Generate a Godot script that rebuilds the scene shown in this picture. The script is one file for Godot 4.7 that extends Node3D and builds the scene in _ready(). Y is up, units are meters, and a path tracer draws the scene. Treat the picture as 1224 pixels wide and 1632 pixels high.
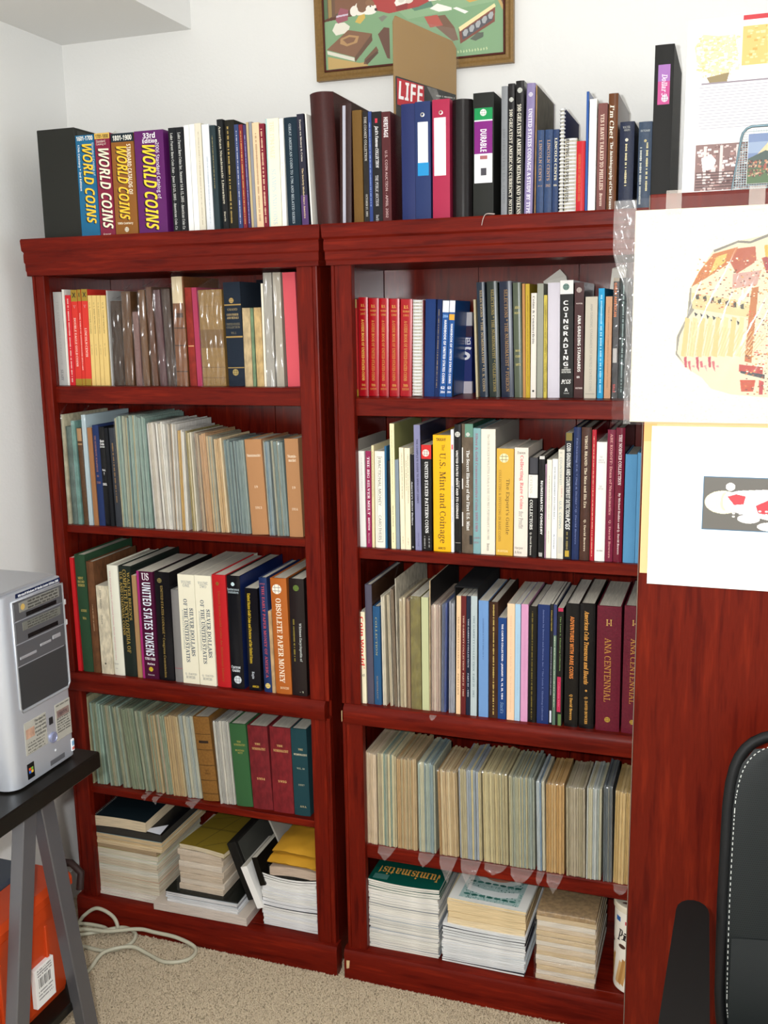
extends Node3D

var MATS := {}
var TEX := {}
var FONTS := {}
var rng := RandomNumberGenerator.new()
var used := {}

# ---------------------------------------------------------------- materials
func noise_tex(key: String, freq: float, lo: float, hi: float, oct: int, kind: int, as_normal := false, bump := 4.0) -> NoiseTexture2D:
	if TEX.has(key): return TEX[key]
	var n := FastNoiseLite.new()
	n.noise_type = kind as FastNoiseLite.NoiseType
	n.seed = key.hash() % 1000
	n.frequency = freq
	n.fractal_octaves = oct
	var t := NoiseTexture2D.new()
	t.width = 512
	t.height = 512
	t.seamless = true
	t.noise = n
	if as_normal:
		t.as_normal_map = true
		t.bump_strength = bump
	else:
		var g := Gradient.new()
		g.set_color(0, Color(lo, lo, lo))
		g.set_color(1, Color(hi, hi, hi))
		t.color_ramp = g
	TEX[key] = t
	return t

func wood(key: String, axis: int, a: String, b: String, rough := 0.3, spec := 0.24) -> StandardMaterial3D:
	if MATS.has(key): return MATS[key]
	var n := FastNoiseLite.new()
	n.noise_type = FastNoiseLite.TYPE_SIMPLEX_SMOOTH
	n.seed = 5
	n.frequency = 0.012
	n.fractal_octaves = 5
	n.fractal_gain = 0.6
	var tk := "wood" + a + b
	if not TEX.has(tk):
		var t := NoiseTexture2D.new()
		t.width = 512
		t.height = 512
		t.seamless = true
		t.noise = n
		var g := Gradient.new()
		g.offsets = PackedFloat32Array([0.15, 0.45, 0.55, 0.85])
		var ca := Color(a)
		var cb := Color(b)
		g.colors = PackedColorArray([ca, ca.lerp(cb, 0.6), ca.lerp(cb, 0.45), cb])
		t.color_ramp = g
		TEX[tk] = t
	var m := StandardMaterial3D.new()
	m.albedo_texture = TEX[tk]
	m.roughness = rough
	m.metallic_specular = spec
	m.uv1_triplanar = true
	m.uv1_world_triplanar = true
	m.uv1_scale = [Vector3(0.5, 6, 6), Vector3(6, 0.5, 6), Vector3(6, 6, 0.5)][axis]
	MATS[key] = m
	return m

func mat(hex: String, surf := "plain") -> StandardMaterial3D:
	var key := hex + surf
	if MATS.has(key): return MATS[key]
	var m := StandardMaterial3D.new()
	var c := Color(hex)
	if surf in ["plain", "gloss", "cloth", "leather", "paper", "worn", "old"]:
		c = c * (0.76 + 0.24 * maxf(c.r, maxf(c.g, c.b)))
		c.a = 1.0
	m.albedo_color = c
	m.roughness = 0.6
	m.metallic_specular = 0.36
	match surf:
		"gloss":
			m.roughness = 0.26
		"cloth":
			m.roughness = 0.85
			m.normal_enabled = true
			m.normal_texture = noise_tex("weave", 0.35, 0, 1, 1, FastNoiseLite.TYPE_VALUE, true, 3.0)
			m.normal_scale = 0.35
			m.uv1_triplanar = true
			m.uv1_scale = Vector3(9, 9, 9)
		"leather":
			m.roughness = 0.42
			m.albedo_texture = noise_tex("hide", 0.03, 0.86, 1.0, 4, FastNoiseLite.TYPE_SIMPLEX)
			m.normal_enabled = true
			m.normal_texture = noise_tex("pores", 0.12, 0, 1, 2, FastNoiseLite.TYPE_CELLULAR, true, 3.0)
			m.normal_scale = 0.3
			m.uv1_triplanar = true
			m.uv1_scale = Vector3(7, 7, 7)
		"worn":
			m.roughness = 0.75
			m.albedo_texture = noise_tex("worn", 0.012, 0.8, 1.05, 6, FastNoiseLite.TYPE_SIMPLEX)
			m.uv1_triplanar = true
			m.uv1_scale = Vector3(9, 4, 9)
		"old":
			m.roughness = 0.8
			m.albedo_texture = noise_tex("oldpaper", 0.03, 0.84, 1.06, 5, FastNoiseLite.TYPE_SIMPLEX)
			m.uv1_triplanar = true
			m.uv1_scale = Vector3(40, 1.2, 12)
		"paper":
			m.roughness = 0.6
		"pages":
			m.roughness = 0.85
			m.albedo_texture = noise_tex("leaves", 0.04, 0.8, 1.05, 3, FastNoiseLite.TYPE_VALUE)
			m.uv1_triplanar = true
			m.uv1_scale = Vector3(60, 1.5, 1.5)
		"stack":
			m.roughness = 0.85
			m.albedo_texture = noise_tex("leaves", 0.04, 0.8, 1.05, 3, FastNoiseLite.TYPE_VALUE)
			m.uv1_triplanar = true
			m.uv1_scale = Vector3(1.5, 60, 1.5)
		"ink":
			m.roughness = 0.5
		"metal":
			m.roughness = 0.32
			m.metallic = 0.9
		"satin":
			m.roughness = 0.38
			m.metallic = 0.55
		"clear":
			m.transparency = BaseMaterial3D.TRANSPARENCY_ALPHA
			m.albedo_color.a = 0.012
			m.roughness = 0.16
			m.metallic_specular = 0.42
			m.cull_mode = BaseMaterial3D.CULL_DISABLED
		"glassy":
			m.transparency = BaseMaterial3D.TRANSPARENCY_ALPHA
			m.albedo_color.a = 0.01
			m.roughness = 0.06
			m.cull_mode = BaseMaterial3D.CULL_DISABLED
		"cloudy":
			m.transparency = BaseMaterial3D.TRANSPARENCY_ALPHA
			m.albedo_color.a = 0.16
			m.roughness = 0.16
			m.cull_mode = BaseMaterial3D.CULL_DISABLED
	MATS[key] = m
	return m

func tex_mat(key: String, t: Texture2D, rough := 0.5) -> StandardMaterial3D:
	var m := StandardMaterial3D.new()
	m.albedo_texture = t
	m.roughness = rough
	m.cull_mode = BaseMaterial3D.CULL_DISABLED
	MATS[key] = m
	return m

# ---------------------------------------------------------------- mesh helpers
func mk() -> SurfaceTool:
	var st := SurfaceTool.new()
	st.begin(Mesh.PRIMITIVE_TRIANGLES)
	return st

func tri(st: SurfaceTool, a: Vector3, b: Vector3, c: Vector3, n: Vector3) -> void:
	# front faces run clockwise: swap when the winding looks along the normal
	if (b - a).cross(c - a).dot(n) > 0.0:
		var k := b
		b = c
		c = k
	for v in [a, b, c]:
		st.set_normal(n)
		st.set_uv(Vector2(v.x + v.z, -v.y))
		st.add_vertex(v)

func face(st: SurfaceTool, p: Array, centre: Vector3) -> void:
	var n: Vector3 = (p[1] - p[0]).cross(p[2] - p[0]).normalized()
	if n.length() < 0.5: return
	if n.dot((p[0] + p[2]) * 0.5 - centre) < 0.0: n = -n
	for i in range(1, p.size() - 1): tri(st, p[0], p[i], p[i + 1], n)

func box(st: SurfaceTool, a: Vector3, b: Vector3, bev := 0.0) -> void:
	var c := (a + b) * 0.5
	var h := (b - a) * 0.5
	h = h.abs()
	bev = minf(bev, minf(h.x, minf(h.y, h.z)) * 0.6)
	for ax in 3:
		var u := (ax + 1) % 3
		var w := (ax + 2) % 3
		for s in [-1.0, 1.0]:
			var q := []
			for k in [[-1, -1], [1, -1], [1, 1], [-1, 1]]:
				var v := c
				v[ax] += s * h[ax]
				v[u] += k[0] * (h[u] - bev)
				v[w] += k[1] * (h[w] - bev)
				q.append(v)
			face(st, q, c)
	if bev <= 0.0: return
	for ax in 3:
		var u := (ax + 1) % 3
		var w := (ax + 2) % 3
		for s in [-1.0, 1.0]:
			for r in [-1.0, 1.0]:
				var q := []
				for k in [[-1, 0], [1, 0], [1, 1], [-1, 1]]:
					var v := c
					v[ax] += k[0] * (h[ax] - bev)
					v[u] += s * (h[u] - bev * (1 - k[1]))
					v[w] += r * (h[w] - bev * k[1])
					q.append(v)
				face(st, q, c)
	for sx in [-1.0, 1.0]:
		for sy in [-1.0, 1.0]:
			for sz in [-1.0, 1.0]:
				var o := Vector3(sx * h.x, sy * h.y, sz * h.z)
				face(st, [c + o - Vector3(0, sy, sz) * bev, c + o - Vector3(sx, 0, sz) * bev, c + o - Vector3(sx, sy, 0) * bev], c)

# closed counter-clockwise outline in local XY, pushed along local +Z by h
func extrude(st: SurfaceTool, pts: PackedVector2Array, xf: Transform3D, h: float, smooth := 40.0, caps := true) -> void:
	var n := pts.size()
	var area := 0.0
	for i in n: area += pts[i].cross(pts[(i + 1) % n])
	if area < 0.0:
		var r := pts.duplicate()
		r.reverse()
		pts = r
	var en := PackedVector2Array()
	for i in n:
		var e := (pts[(i + 1) % n] - pts[i]).normalized()
		en.append(Vector2(e.y, -e.x))
	for i in n:
		var j := (i + 1) % n
		var na := en[i]
		var nb := en[i]
		var pr := en[(i + n - 1) % n]
		var nx := en[j]
		if absf(rad_to_deg(pr.angle_to(na))) < smooth: na = (pr + na).normalized()
		if absf(rad_to_deg(nx.angle_to(nb))) < smooth: nb = (nx + nb).normalized()
		var A := xf * Vector3(pts[i].x, pts[i].y, 0)
		var B := xf * Vector3(pts[j].x, pts[j].y, 0)
		var C := xf * Vector3(pts[j].x, pts[j].y, h)
		var D := xf * Vector3(pts[i].x, pts[i].y, h)
		var NA := xf.basis * Vector3(na.x, na.y, 0)
		var NB := xf.basis * Vector3(nb.x, nb.y, 0)
		for q in [[A, NA], [C, NB], [B, NB], [A, NA], [D, NA], [C, NB]]:
			st.set_normal((q[1] as Vector3).normalized())
			st.set_uv(Vector2(q[0].x + q[0].z, -q[0].y))
			st.add_vertex(q[0])
	if caps:
		var idx := Geometry2D.triangulate_polygon(pts)
		for k in range(0, idx.size(), 3):
			var p := [pts[idx[k]], pts[idx[k + 1]], pts[idx[k + 2]]]
			for z in [0.0, h]:
				var nn: Vector3 = (xf.basis * Vector3(0, 0, -1 if z == 0.0 else 1)).normalized()
				tri(st, xf * Vector3(p[0].x, p[0].y, z), xf * Vector3(p[1].x, p[1].y, z), xf * Vector3(p[2].x, p[2].y, z), nn)

const UP := Transform3D(Vector3(1, 0, 0), Vector3(0, 0, -1), Vector3(0, 1, 0), Vector3.ZERO)  # outline (across, back), pushed up

func tube(st: SurfaceTool, path: Array, r: float, sides := 8, closed := false, r2 := -1.0) -> void:
	var n := path.size()
	var rings := []
	var side := Vector3.ZERO
	for i in n:
		var a: Vector3 = path[(i - 1 + n) % n] if closed or i > 0 else path[i]
		var b: Vector3 = path[(i + 1) % n] if closed or i < n - 1 else path[i]
		var t := (b - a).normalized()
		if side == Vector3.ZERO: side = t.cross(Vector3(0.3, 1, 0.2)).normalized()
		side = (side - t * side.dot(t)).normalized()
		var up := t.cross(side)
		var ring := []
		for k in sides:
			var an := TAU * k / sides
			ring.append([path[i], side * cos(an) * r + up * sin(an) * (r if r2 < 0 else r2)])
		rings.append(ring)
	for i in (n if closed else n - 1):
		var R0: Array = rings[i]
		var R1: Array = rings[(i + 1) % n]
		for k in sides:
			var l := (k + 1) % sides
			for q in [R0[k], R1[l], R0[l], R0[k], R1[k], R1[l]]:
				st.set_normal((q[1] as Vector3).normalized())
				st.set_uv(Vector2(q[0].x, q[0].y))
				st.add_vertex(q[0] + q[1])
	if not closed:
		for e in [0, n - 1]:
			var c: Vector3 = path[e]
			var out: Vector3 = (path[0] - path[1]).normalized() if e == 0 else (path[n - 1] - path[n - 2]).normalized()
			for k in sides:
				tri(st, c, c + rings[e][k][1], c + rings[e][(k + 1) % sides][1], out)

func lathe(st: SurfaceTool, prof: Array, segs := 32, at := Vector3.ZERO) -> void:
	for i in prof.size() - 1:
		var p: Vector2 = prof[i]
		var q: Vector2 = prof[i + 1]
		var d := (q - p).normalized()
		var nr := Vector2(d.y, -d.x)
		for k in segs:
			var a := TAU * k / segs
			var b := TAU * (k + 1) / segs
			var A := Vector3(cos(a), 0, sin(a))
			var B := Vector3(cos(b), 0, sin(b))
			var vs := [[A * p.x + Vector3.UP * p.y, A * nr.x + Vector3.UP * nr.y], [B * p.x + Vector3.UP * p.y, B * nr.x + Vector3.UP * nr.y], [B * q.x + Vector3.UP * q.y, B * nr.x + Vector3.UP * nr.y], [A * q.x + Vector3.UP * q.y, A * nr.x + Vector3.UP * nr.y]]
			for j in [0, 1, 2, 0, 2, 3]:
				st.set_normal((vs[j][1] as Vector3).normalized())
				st.set_uv(Vector2(float(k + (1 if j in [1, 2] else 0)) / segs, 1.0 - vs[j][0].y))
				st.add_vertex(at + vs[j][0])

# flat rectangle facing local +Z with texture coordinates 0..1
func card(st: SurfaceTool, x0: float, y0: float, x1: float, y1: float, z: float) -> void:
	for q in [[x0, y0, 0, 1], [x1, y1, 1, 0], [x1, y0, 1, 1], [x0, y0, 0, 1], [x0, y1, 0, 0], [x1, y1, 1, 0]]:
		st.set_normal(Vector3(0, 0, 1))
		st.set_uv(Vector2(q[2], q[3]))
		st.add_vertex(Vector3(q[0], q[1], z))

func grid(st: SurfaceTool, nx: int, ny: int, fn: Callable) -> void:
	st.set_smooth_group(0)
	for i in nx:
		for j in ny:
			for q in [[0, 0], [1, 0], [1, 1], [0, 0], [1, 1], [0, 1]]:
				var u := float(i + q[0]) / nx
				var v := float(j + q[1]) / ny
				st.set_uv(Vector2(u, 1.0 - v))
				st.add_vertex(fn.call(u, v))
	st.generate_normals()

# ---------------------------------------------------------------- objects
func numbered(n: String) -> String:
	var k: int = used.get(n, -1) + 1
	used[n] = k
	return n if k == 0 else "%s_%03d" % [n, k]

func put(called: String, st: SurfaceTool, m: Material, parent: Node = self) -> MeshInstance3D:
	var o := MeshInstance3D.new()
	o.mesh = st.commit()
	o.mesh.surface_set_material(0, m)
	o.name = numbered(called) if parent == self else called
	parent.add_child(o, true)
	return o

func tag(o: Node, label: String, category: String, group := "") -> Node:
	o.set_meta("label", label)
	o.set_meta("category", category)
	if group: o.set_meta("group", group)
	return o

func thing(called: String, label: String, category: String, at := Vector3.ZERO, group := "") -> Node3D:
	var o := Node3D.new()
	o.name = numbered(called)
	add_child(o, true)
	o.position = at
	tag(o, label, category, group)
	return o

func struct(called: String, st: SurfaceTool, m: Material) -> MeshInstance3D:
	var o := put(called, st, m)
	o.set_meta("kind", "structure")
	return o

func stuff(o: Node) -> void:
	o.set_meta("kind", "stuff")

# ---------------------------------------------------------------- lettering
func font(k: String) -> Font:
	if FONTS.has(k): return FONTS[k]
	var f := SystemFont.new()
	f.font_names = PackedStringArray(["Droid Sans" if k[0] == "S" else "Droid Serif"])
	f.font_weight = 700 if k[1] in ["B", "I"] else 400
	FONTS[k] = f
	return f

# text filling the rectangle (w by h, centred on the origin) of xf, read along its +X
func letters(text: String, fk: String, color: String, w: float, h: float, xf: Transform3D, parent: Node, called := "lettering", maxstretch := 0.0) -> void:
	var key := "txt" + text + fk
	var tm: ArrayMesh
	if TEX.has(key): tm = TEX[key]
	else:
		var t := TextMesh.new()
		t.text = text
		t.font = font(fk)
		t.font_size = 20
		t.pixel_size = 0.01
		t.depth = 0.0
		t.curve_step = 3.0
		tm = ArrayMesh.new()
		var ar := t.get_mesh_arrays()
		if ar.is_empty() or ar[0] == null or (ar[0] as PackedVector3Array).is_empty(): return
		tm.add_surface_from_arrays(Mesh.PRIMITIVE_TRIANGLES, ar)
		TEX[key] = tm
	var bb := tm.get_aabb()
	var sx := w / maxf(bb.size.x, 0.001)
	var sy := h / maxf(bb.size.y, 0.001)
	if maxstretch > 0.0:
		sx = minf(sx, sy * maxstretch)
		sy = minf(sy, sx * maxstretch)
	var o := MeshInstance3D.new()
	o.name = called
	o.mesh = tm
	o.material_override = mat(color, "ink")
	var c := bb.get_center()
	var slant := 0.2 if fk[1] == "I" else 0.0
	o.transform = xf * Transform3D(Basis(Vector3(sx, 0, 0), Vector3(slant * sy, sy, 0), Vector3(0, 0, 1)), Vector3(-c.x * sx - slant * c.y * sy, -c.y * sy, 0))
	parent.add_child(o, true)

# illegible small print: a line of word-length dashes along local +X
func dashes(w: float, h: float, xf: Transform3D, color: String, parent: Node, sd: int) -> void:
	rng.seed = sd
	h = minf(h, 0.0042)
	var st := mk()
	var x := -w / 2
	while x < w / 2 - h * 0.4:
		var l := minf(h * rng.randf_range(0.35, 0.6), w / 2 - x)
		var hh := h * rng.randf_range(0.3, 0.5)
		box(st, Vector3(x, -hh, 0), Vector3(x + l, hh, 0.00015))
		x += l + h * (0.2 if rng.randf() < 0.8 else 0.9)
	var o := put("lettering", st, mat(color, "ink"), parent)
	o.transform = xf

# deco: "kind;text;v0;v1;u0;u1;colour;font" joined by |   (v from the top, u from the left of the spine)
func decorate(root: Node3D, deco: String, w: float, h: float, zf: float, bulge: float) -> void:
	if deco == "": return
	var layer := 0
	for item in deco.split("|"):
		var f := item.split(";")
		var v0 := float(f[2])
		var v1 := float(f[3])
		var u0 := float(f[4])
		var u1 := float(f[5])
		var cx := ((u0 + u1) / 2 - 0.5) * w
		var cy := h * (1 - (v0 + v1) / 2)
		var hh := h * (v1 - v0)
		var ww := w * (u1 - u0)
		layer += 1
		var z := zf + 0.00035 + 0.00002 * layer
		match f[0]:
			"b":
				var st := mk()
				var n := 6
				var prev := Vector2.ZERO
				var poly := PackedVector2Array()
				for i in n + 1:
					var x: float = cx - ww / 2 + ww * i / n
					poly.append(Vector2(x, -(zf - bulge * pow(2 * x / w, 2) + 0.00005 + 0.00004 * layer)))
				for i in n + 1:
					var x: float = cx + ww / 2 - ww * i / n
					poly.append(Vector2(x, -(zf - bulge * pow(2 * x / w, 2) - 0.0006)))
				extrude(st, poly, UP.translated(Vector3(0, cy - hh / 2, 0)), hh)
				put("colour_band", st, mat(f[6], "paper"), root)
			"h":
				letters(f[1], f[7], f[6], ww, hh, Transform3D(Basis(), Vector3(cx, cy, z)), root, "lettering", 1.6)
			"D":
				var sx := Transform3D(Basis(Vector3(0, 0, 1), -PI / 2), Vector3(cx - ww * 0.1, cy - ww * 0.05, z - 0.00008))
				letters(f[1], f[7], "1c1410", hh, ww, sx, root, "lettering_shadow", 2.4)
				letters(f[1], f[7], f[6], hh, ww, Transform3D(Basis(Vector3(0, 0, 1), -PI / 2), Vector3(cx, cy, z)), root, "lettering", 2.4)
			"d":
				letters(f[1], f[7], f[6], hh, ww, Transform3D(Basis(Vector3(0, 0, 1), -PI / 2), Vector3(cx, cy, z)), root, "lettering", 2.4)
			"l":
				dashes(hh, ww, Transform3D(Basis(Vector3(0, 0, 1), -PI / 2), Vector3(cx, cy, z)), f[6], root, hash(item) % 9999)
			"e":
				var st := mk()
				var r := minf(ww, hh) / 2
				var c := Vector3(cx, cy, z)
				for k in 20:
					tri(st, c, c + Vector3(cos(TAU * k / 20), sin(TAU * k / 20), 0) * r, c + Vector3(cos(TAU * (k + 1) / 20), sin(TAU * (k + 1) / 20), 0) * r, Vector3(0, 0, 1))
				var e := put("emblem", st, mat(f[6], "paper"), root)
				var s2 := mk()
				for y in [-0.35, 0.35]: box(s2, c + Vector3(-r * 0.85, y * r - r * 0.06, 0), c + Vector3(r * 0.85, y * r + r * 0.06, 0.0001))
				for x in [-0.4, 0.4]: box(s2, c + Vector3(x * r - r * 0.05, -r * 0.85, 0), c + Vector3(x * r + r * 0.05, r * 0.85, 0.0001))
				put("emblem_line", s2, mat(Color(f[6]).darkened(0.45).to_html(false), "ink"), e)

# crumpled clear film: up the front, over the top; tip = pinched corner above, flap = pointed corner hanging below
func film(w: float, h: float, d: float, amp: float, tip: float, sd: int) -> SurfaceTool:
	var n := FastNoiseLite.new()
	n.seed = sd
	n.noise_type = FastNoiseLite.TYPE_SIMPLEX
	n.frequency = 30.0
	n.fractal_octaves = 2
	var st := mk()
	var off := 0.0008
	var lean := 0.2 + 0.6 * float(sd % 7) / 7.0
	var top := d * 0.75
	var nx := clampi(int(w / 0.0022), 8, 34)
	grid(st, nx, 30, func(u: float, v: float) -> Vector3:
		var x := (u - 0.5) * (w - 0.0006)
		var ph: float = 5.0 * n.get_noise_2d(v * 0.06 + sd * 0.7, sd * 0.3) + sd
		var a := amp * (0.35 + 0.45 * sin(x * 480.0 + ph) + 0.5 * n.get_noise_2d(x * 1.5 + sd * 0.37, v * 0.2 + sd))
		a = maxf(a, 0.0)
		if v < 0.7:
			var y := h * v / 0.7
			return Vector3(x, y, off + a)
		var s := (v - 0.7) / 0.3
		if tip > 0.0:
			var px := lerpf(x, (lean - 0.5) * w * 0.5, s * s)
			return Vector3(px, h + tip * s + a * 0.5, off + a - s * minf(0.03, d * 0.3))
		return Vector3(x, h + off + a * 0.7, off - s * top))
	return st

# crumpled corner of a bag hanging over the shelf edge
func bag_corner(w: float, flap: float, sd: int) -> SurfaceTool:
	var n := FastNoiseLite.new()
	n.seed = sd
	n.frequency = 30.0
	var lean := 0.25 + 0.5 * float(sd % 7) / 7.0
	var st := mk()
	grid(st, 14, 14, func(u: float, v: float) -> Vector3:
		var x0 := lerpf(-0.44, 0.46, u) * w
		var x := lerpf(x0, (lean - 0.5) * w * 0.5, v)
		return Vector3(x, -flap * v, 0.0225 - 0.02 * (1.0 - minf(1.0, v * 5.0)) + 0.004 * sin(v * 3.0) + 0.006 * n.get_noise_2d(x + sd, v * flap * 1.5) * minf(1.0, v * 4.0)))
	return st

# ---------------------------------------------------------------- books
func case_outline(w: float, d: float, t: float, bulge: float) -> PackedVector2Array:
	var p := PackedVector2Array()
	var n := 8
	for i in n + 1:
		var x := w * (float(i) / n - 0.5)
		p.append(Vector2(x, bulge * pow(2 * x / w, 2)))
	p.append(Vector2(w / 2, d))
	p.append(Vector2(w / 2 - t, d))
	p.append(Vector2(w / 2 - t, t * 1.2 + bulge))
	p.append(Vector2(-w / 2 + t, t * 1.2 + bulge))
	p.append(Vector2(-w / 2 + t, d))
	p.append(Vector2(-w / 2, d))
	return p

# x, y, z: middle of the spine's foot; lean in degrees (positive: the top leans to the left); yaw in degrees
func book(called: String, kind: String, x: float, y: float, z: float, w: float, h: float, d: float, lean: float, yaw: float, col: String, surf: String, label: String, category: String, group: String, deco := "", cov := "", bagged := false) -> Node3D:
	var root := thing(called, label, category, Vector3(x, y, z), group)
	root.rotation = Vector3(0, deg_to_rad(yaw), deg_to_rad(lean))
	var m := mat(col, surf)
	var sd := absi(hash(label)) % 9973
	rng.seed = sd
	var bw := w
	var bh := h
	if bagged:
		bw = w - 0.0016
		bh = h - 0.001
	var bulge := 0.0
	var hard := kind in ["h", "ring", "round"]
	var t := 0.0005
	match kind:
		"h":
			t = minf(0.0024, bw * 0.14)
			bulge = minf(0.0022, bw * 0.1)
		"ring":
			t = 0.0026
			bulge = 0.0012
		"round":
			t = 0.0026
			bulge = bw * 0.3
	if kind == "box":
		var st := mk()
		box(st, Vector3(-w / 2, 0, -d), Vector3(w / 2, h, 0), 0.0015)
		put("case", st, m, root)
		var s2 := mk()
		box(s2, Vector3(w / 2 - 0.003, 0.006, -d + 0.01), Vector3(w / 2 + 0.0006, h - 0.006, -0.012), 0.0003)
		put("side_label", s2, mat("4a4a44", "paper"), root)
	elif kind == "comb":
		var st := mk()
		for s in [-1.0, 1.0]: box(st, Vector3(s * bw / 2 - (0.0006 if s > 0 else 0.0), 0, -d), Vector3(s * bw / 2 + (0.0 if s > 0 else 0.0006), h, -0.006))
		put("cover", st, m, root)
		var s3 := mk()
		box(s3, Vector3(-bw / 2 + 0.0008, 0.001, -d + 0.002), Vector3(bw / 2 - 0.0008, h - 0.001, -0.008))
		put("page_block", s3, mat("ece6d4", "pages"), root)
		var s2 := mk()
		var k := int(h / 0.0072)
		for i in k:
			var yy := (i + 0.5) * h / k
			var path := []
			for q in 9:
				var a := PI * q / 8.0
				path.append(Vector3(-cos(a) * bw * 0.47, yy + 0.0006 * q / 8.0, -0.008 + sin(a) * 0.0075))
			tube(s2, path, 0.0023, 5)
		var c := put("comb_binding", s2, mat("f0f0ee", "gloss"), root)
		stuff(c)
		var s4 := mk()
		box(s4, Vector3(-bw / 2 + 0.001, 0.001, -0.0095), Vector3(bw / 2 - 0.001, h - 0.001, -0.0082))
		put("binding_edge", s4, mat("2a2a30", "paper"), root)
	else:
		var st := mk()
		extrude(st, case_outline(bw, d, t, bulge), UP, bh)
		put("cover" if cov == "" else "spine", st, m, root)
		var inset := 0.003 if hard else 0.0004
		var s2 := mk()
		box(s2, Vector3(-bw / 2 + t + 0.0002, inset, -d + inset), Vector3(bw / 2 - t - 0.0002, bh - inset, -t * 1.2 - bulge - 0.0003))
		if bw > 2 * t + 0.0012: put("page_block", s2, mat(["e4dece", "dcd6c6", "ece6d8"][sd % 3], "pages"), root)
		if cov != "":
			for s in [-1.0, 1.0]:
				var s5 := mk()
				box(s5, Vector3(s * bw / 2 - 0.0002, 0.0003, -d), Vector3(s * bw / 2 + 0.0003, bh - 0.0003, -bulge - 0.002))
				put("cover_board", s5, mat(cov, surf), root)
		if kind == "ring":
			var s3 := mk()
			var r := minf(0.0045, bw * 0.16)
			var yy := h * 0.89
			for i in 14:
				for q in [[0.55, 1.0]]:
					var a := TAU * i / 14
					var b := TAU * (i + 1) / 14
					face(s3, [Vector3(cos(a) * r * 0.55, yy + sin(a) * r * 0.55, 0.0012), Vector3(cos(b) * r * 0.55, yy + sin(b) * r * 0.55, 0.0012), Vector3(cos(b) * r, yy + sin(b) * r, 0.0006), Vector3(cos(a) * r, yy + sin(a) * r, 0.0006)], Vector3(0, yy, -0.05))
			if deco == "" or not deco.begins_with("b;;.12"): put("finger_ring", s3, mat("c8c4b8", "metal"), root)
	decorate(root, deco, bw, bh, 0.0 if kind != "comb" else 0.0018, bulge)
	if bagged:
		var tip := 0.012 + 0.02 * float(sd % 5) / 5.0
		var f := put("clear_sleeve", film(w, h, d, 0.004, tip, sd), mat("ffffff", "clear"), root)
	return root

func bundle(called: String, x: float, y: float, z: float, w: float, h: float, d: float, lean: float, n: int, pal: String, bag: int, flap: float, label: String, category: String, group: String) -> void:
	var root := thing(called, label, category, Vector3(x, y, z), group)
	root.rotation.z = deg_to_rad(lean)
	var sd := absi(hash(label)) % 9973
	var cols := pal.split(",")
	rng.seed = sd
	var ws := []
	var tot := 0.0
	for i in n:
		ws.append(rng.randf_range(0.55, 1.5))
		tot += ws[i]
	var at := -w / 2 + 0.0006
	var usable := w - 0.0012
	for i in n:
		var ww: float = usable * ws[i] / tot
		var hh := h - 0.002 - rng.randf() * 0.006
		var zz := -rng.randf() * 0.004
		var dd := d - rng.randf() * 0.008 + zz
		var st := mk()
		var r := ww * 0.3
		var g := 0.00012
		extrude(st, PackedVector2Array([Vector2(at + g, -zz + r), Vector2(at + r, -zz), Vector2(at + ww - r, -zz), Vector2(at + ww - g, -zz + r), Vector2(at + ww - g, dd), Vector2(at + g, dd)]), UP, hh, 10.0)
		put("magazine", st, mat(cols[rng.randi() % cols.size()], "old"), root)
		at += ww
	if bag > 0:
		put("clear_bag", film(w, h, d, 0.002 if bag == 1 else 0.0034, 0.0, sd), mat("ffffff", "clear"), root)
		if flap > 0.0: put("bag_corner", bag_corner(w, flap * 1.25, sd), mat("e8dcd8", "cloudy"), root)

# a magazine or paper lying flat: cover round a page block, bowed by sag
func flat_paper(called: String, at: Vector3, w: float, d: float, t: float, yaw: float, sag: float, cover: String, pages: String, label: String, category: String, group := "", surf := "paper") -> Node3D:
	var root := thing(called, label, category, at, group)
	root.rotation.y = deg_to_rad(yaw)
	var n := 8
	var g := minf(0.0005, t * 0.2)
	for layer in 2:
		var st := mk()
		var y0 := g if layer == 1 else 0.0
		var y1 := t - g if layer == 1 else t
		var poly := PackedVector2Array()
		var inset := 0.0009 if layer == 1 else 0.0
		for i in n + 1:
			var u := float(i) / n * 2 - 1
			poly.append(Vector2(u * (w / 2 - inset), y0 + sag * (1 - u * u) - sag))
		for i in n + 1:
			var u := 1 - float(i) / n * 2
			poly.append(Vector2(u * (w / 2 - inset), y1 + sag * (1 - u * u) - sag))
		if layer == 1:
			extrude(st, poly, Transform3D(Basis(), Vector3(0, 0, -d + 0.001)), d - 0.0012)
			put("page_block", st, mat(pages, "stack"), root)
		else:
			# cover: two leaves joined along the back
			for s in 2:
				var p2 := PackedVector2Array()
				var ya := 0.0 if s == 0 else t - g
				for i in n + 1:
					var u := float(i) / n * 2 - 1
					p2.append(Vector2(u * w / 2, ya + sag * (1 - u * u) - sag))
				for i in n + 1:
					var u := 1 - float(i) / n * 2
					p2.append(Vector2(u * w / 2, ya + g + sag * (1 - u * u) - sag))
				extrude(st, p2, Transform3D(Basis(), Vector3(0, 0, -d)), d)
			box(st, Vector3(-w / 2, -sag, -d), Vector3(-w / 2 + 0.0004, t - sag, 0))
			put("cover", st, mat(cover, surf), root)
	return root

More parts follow.
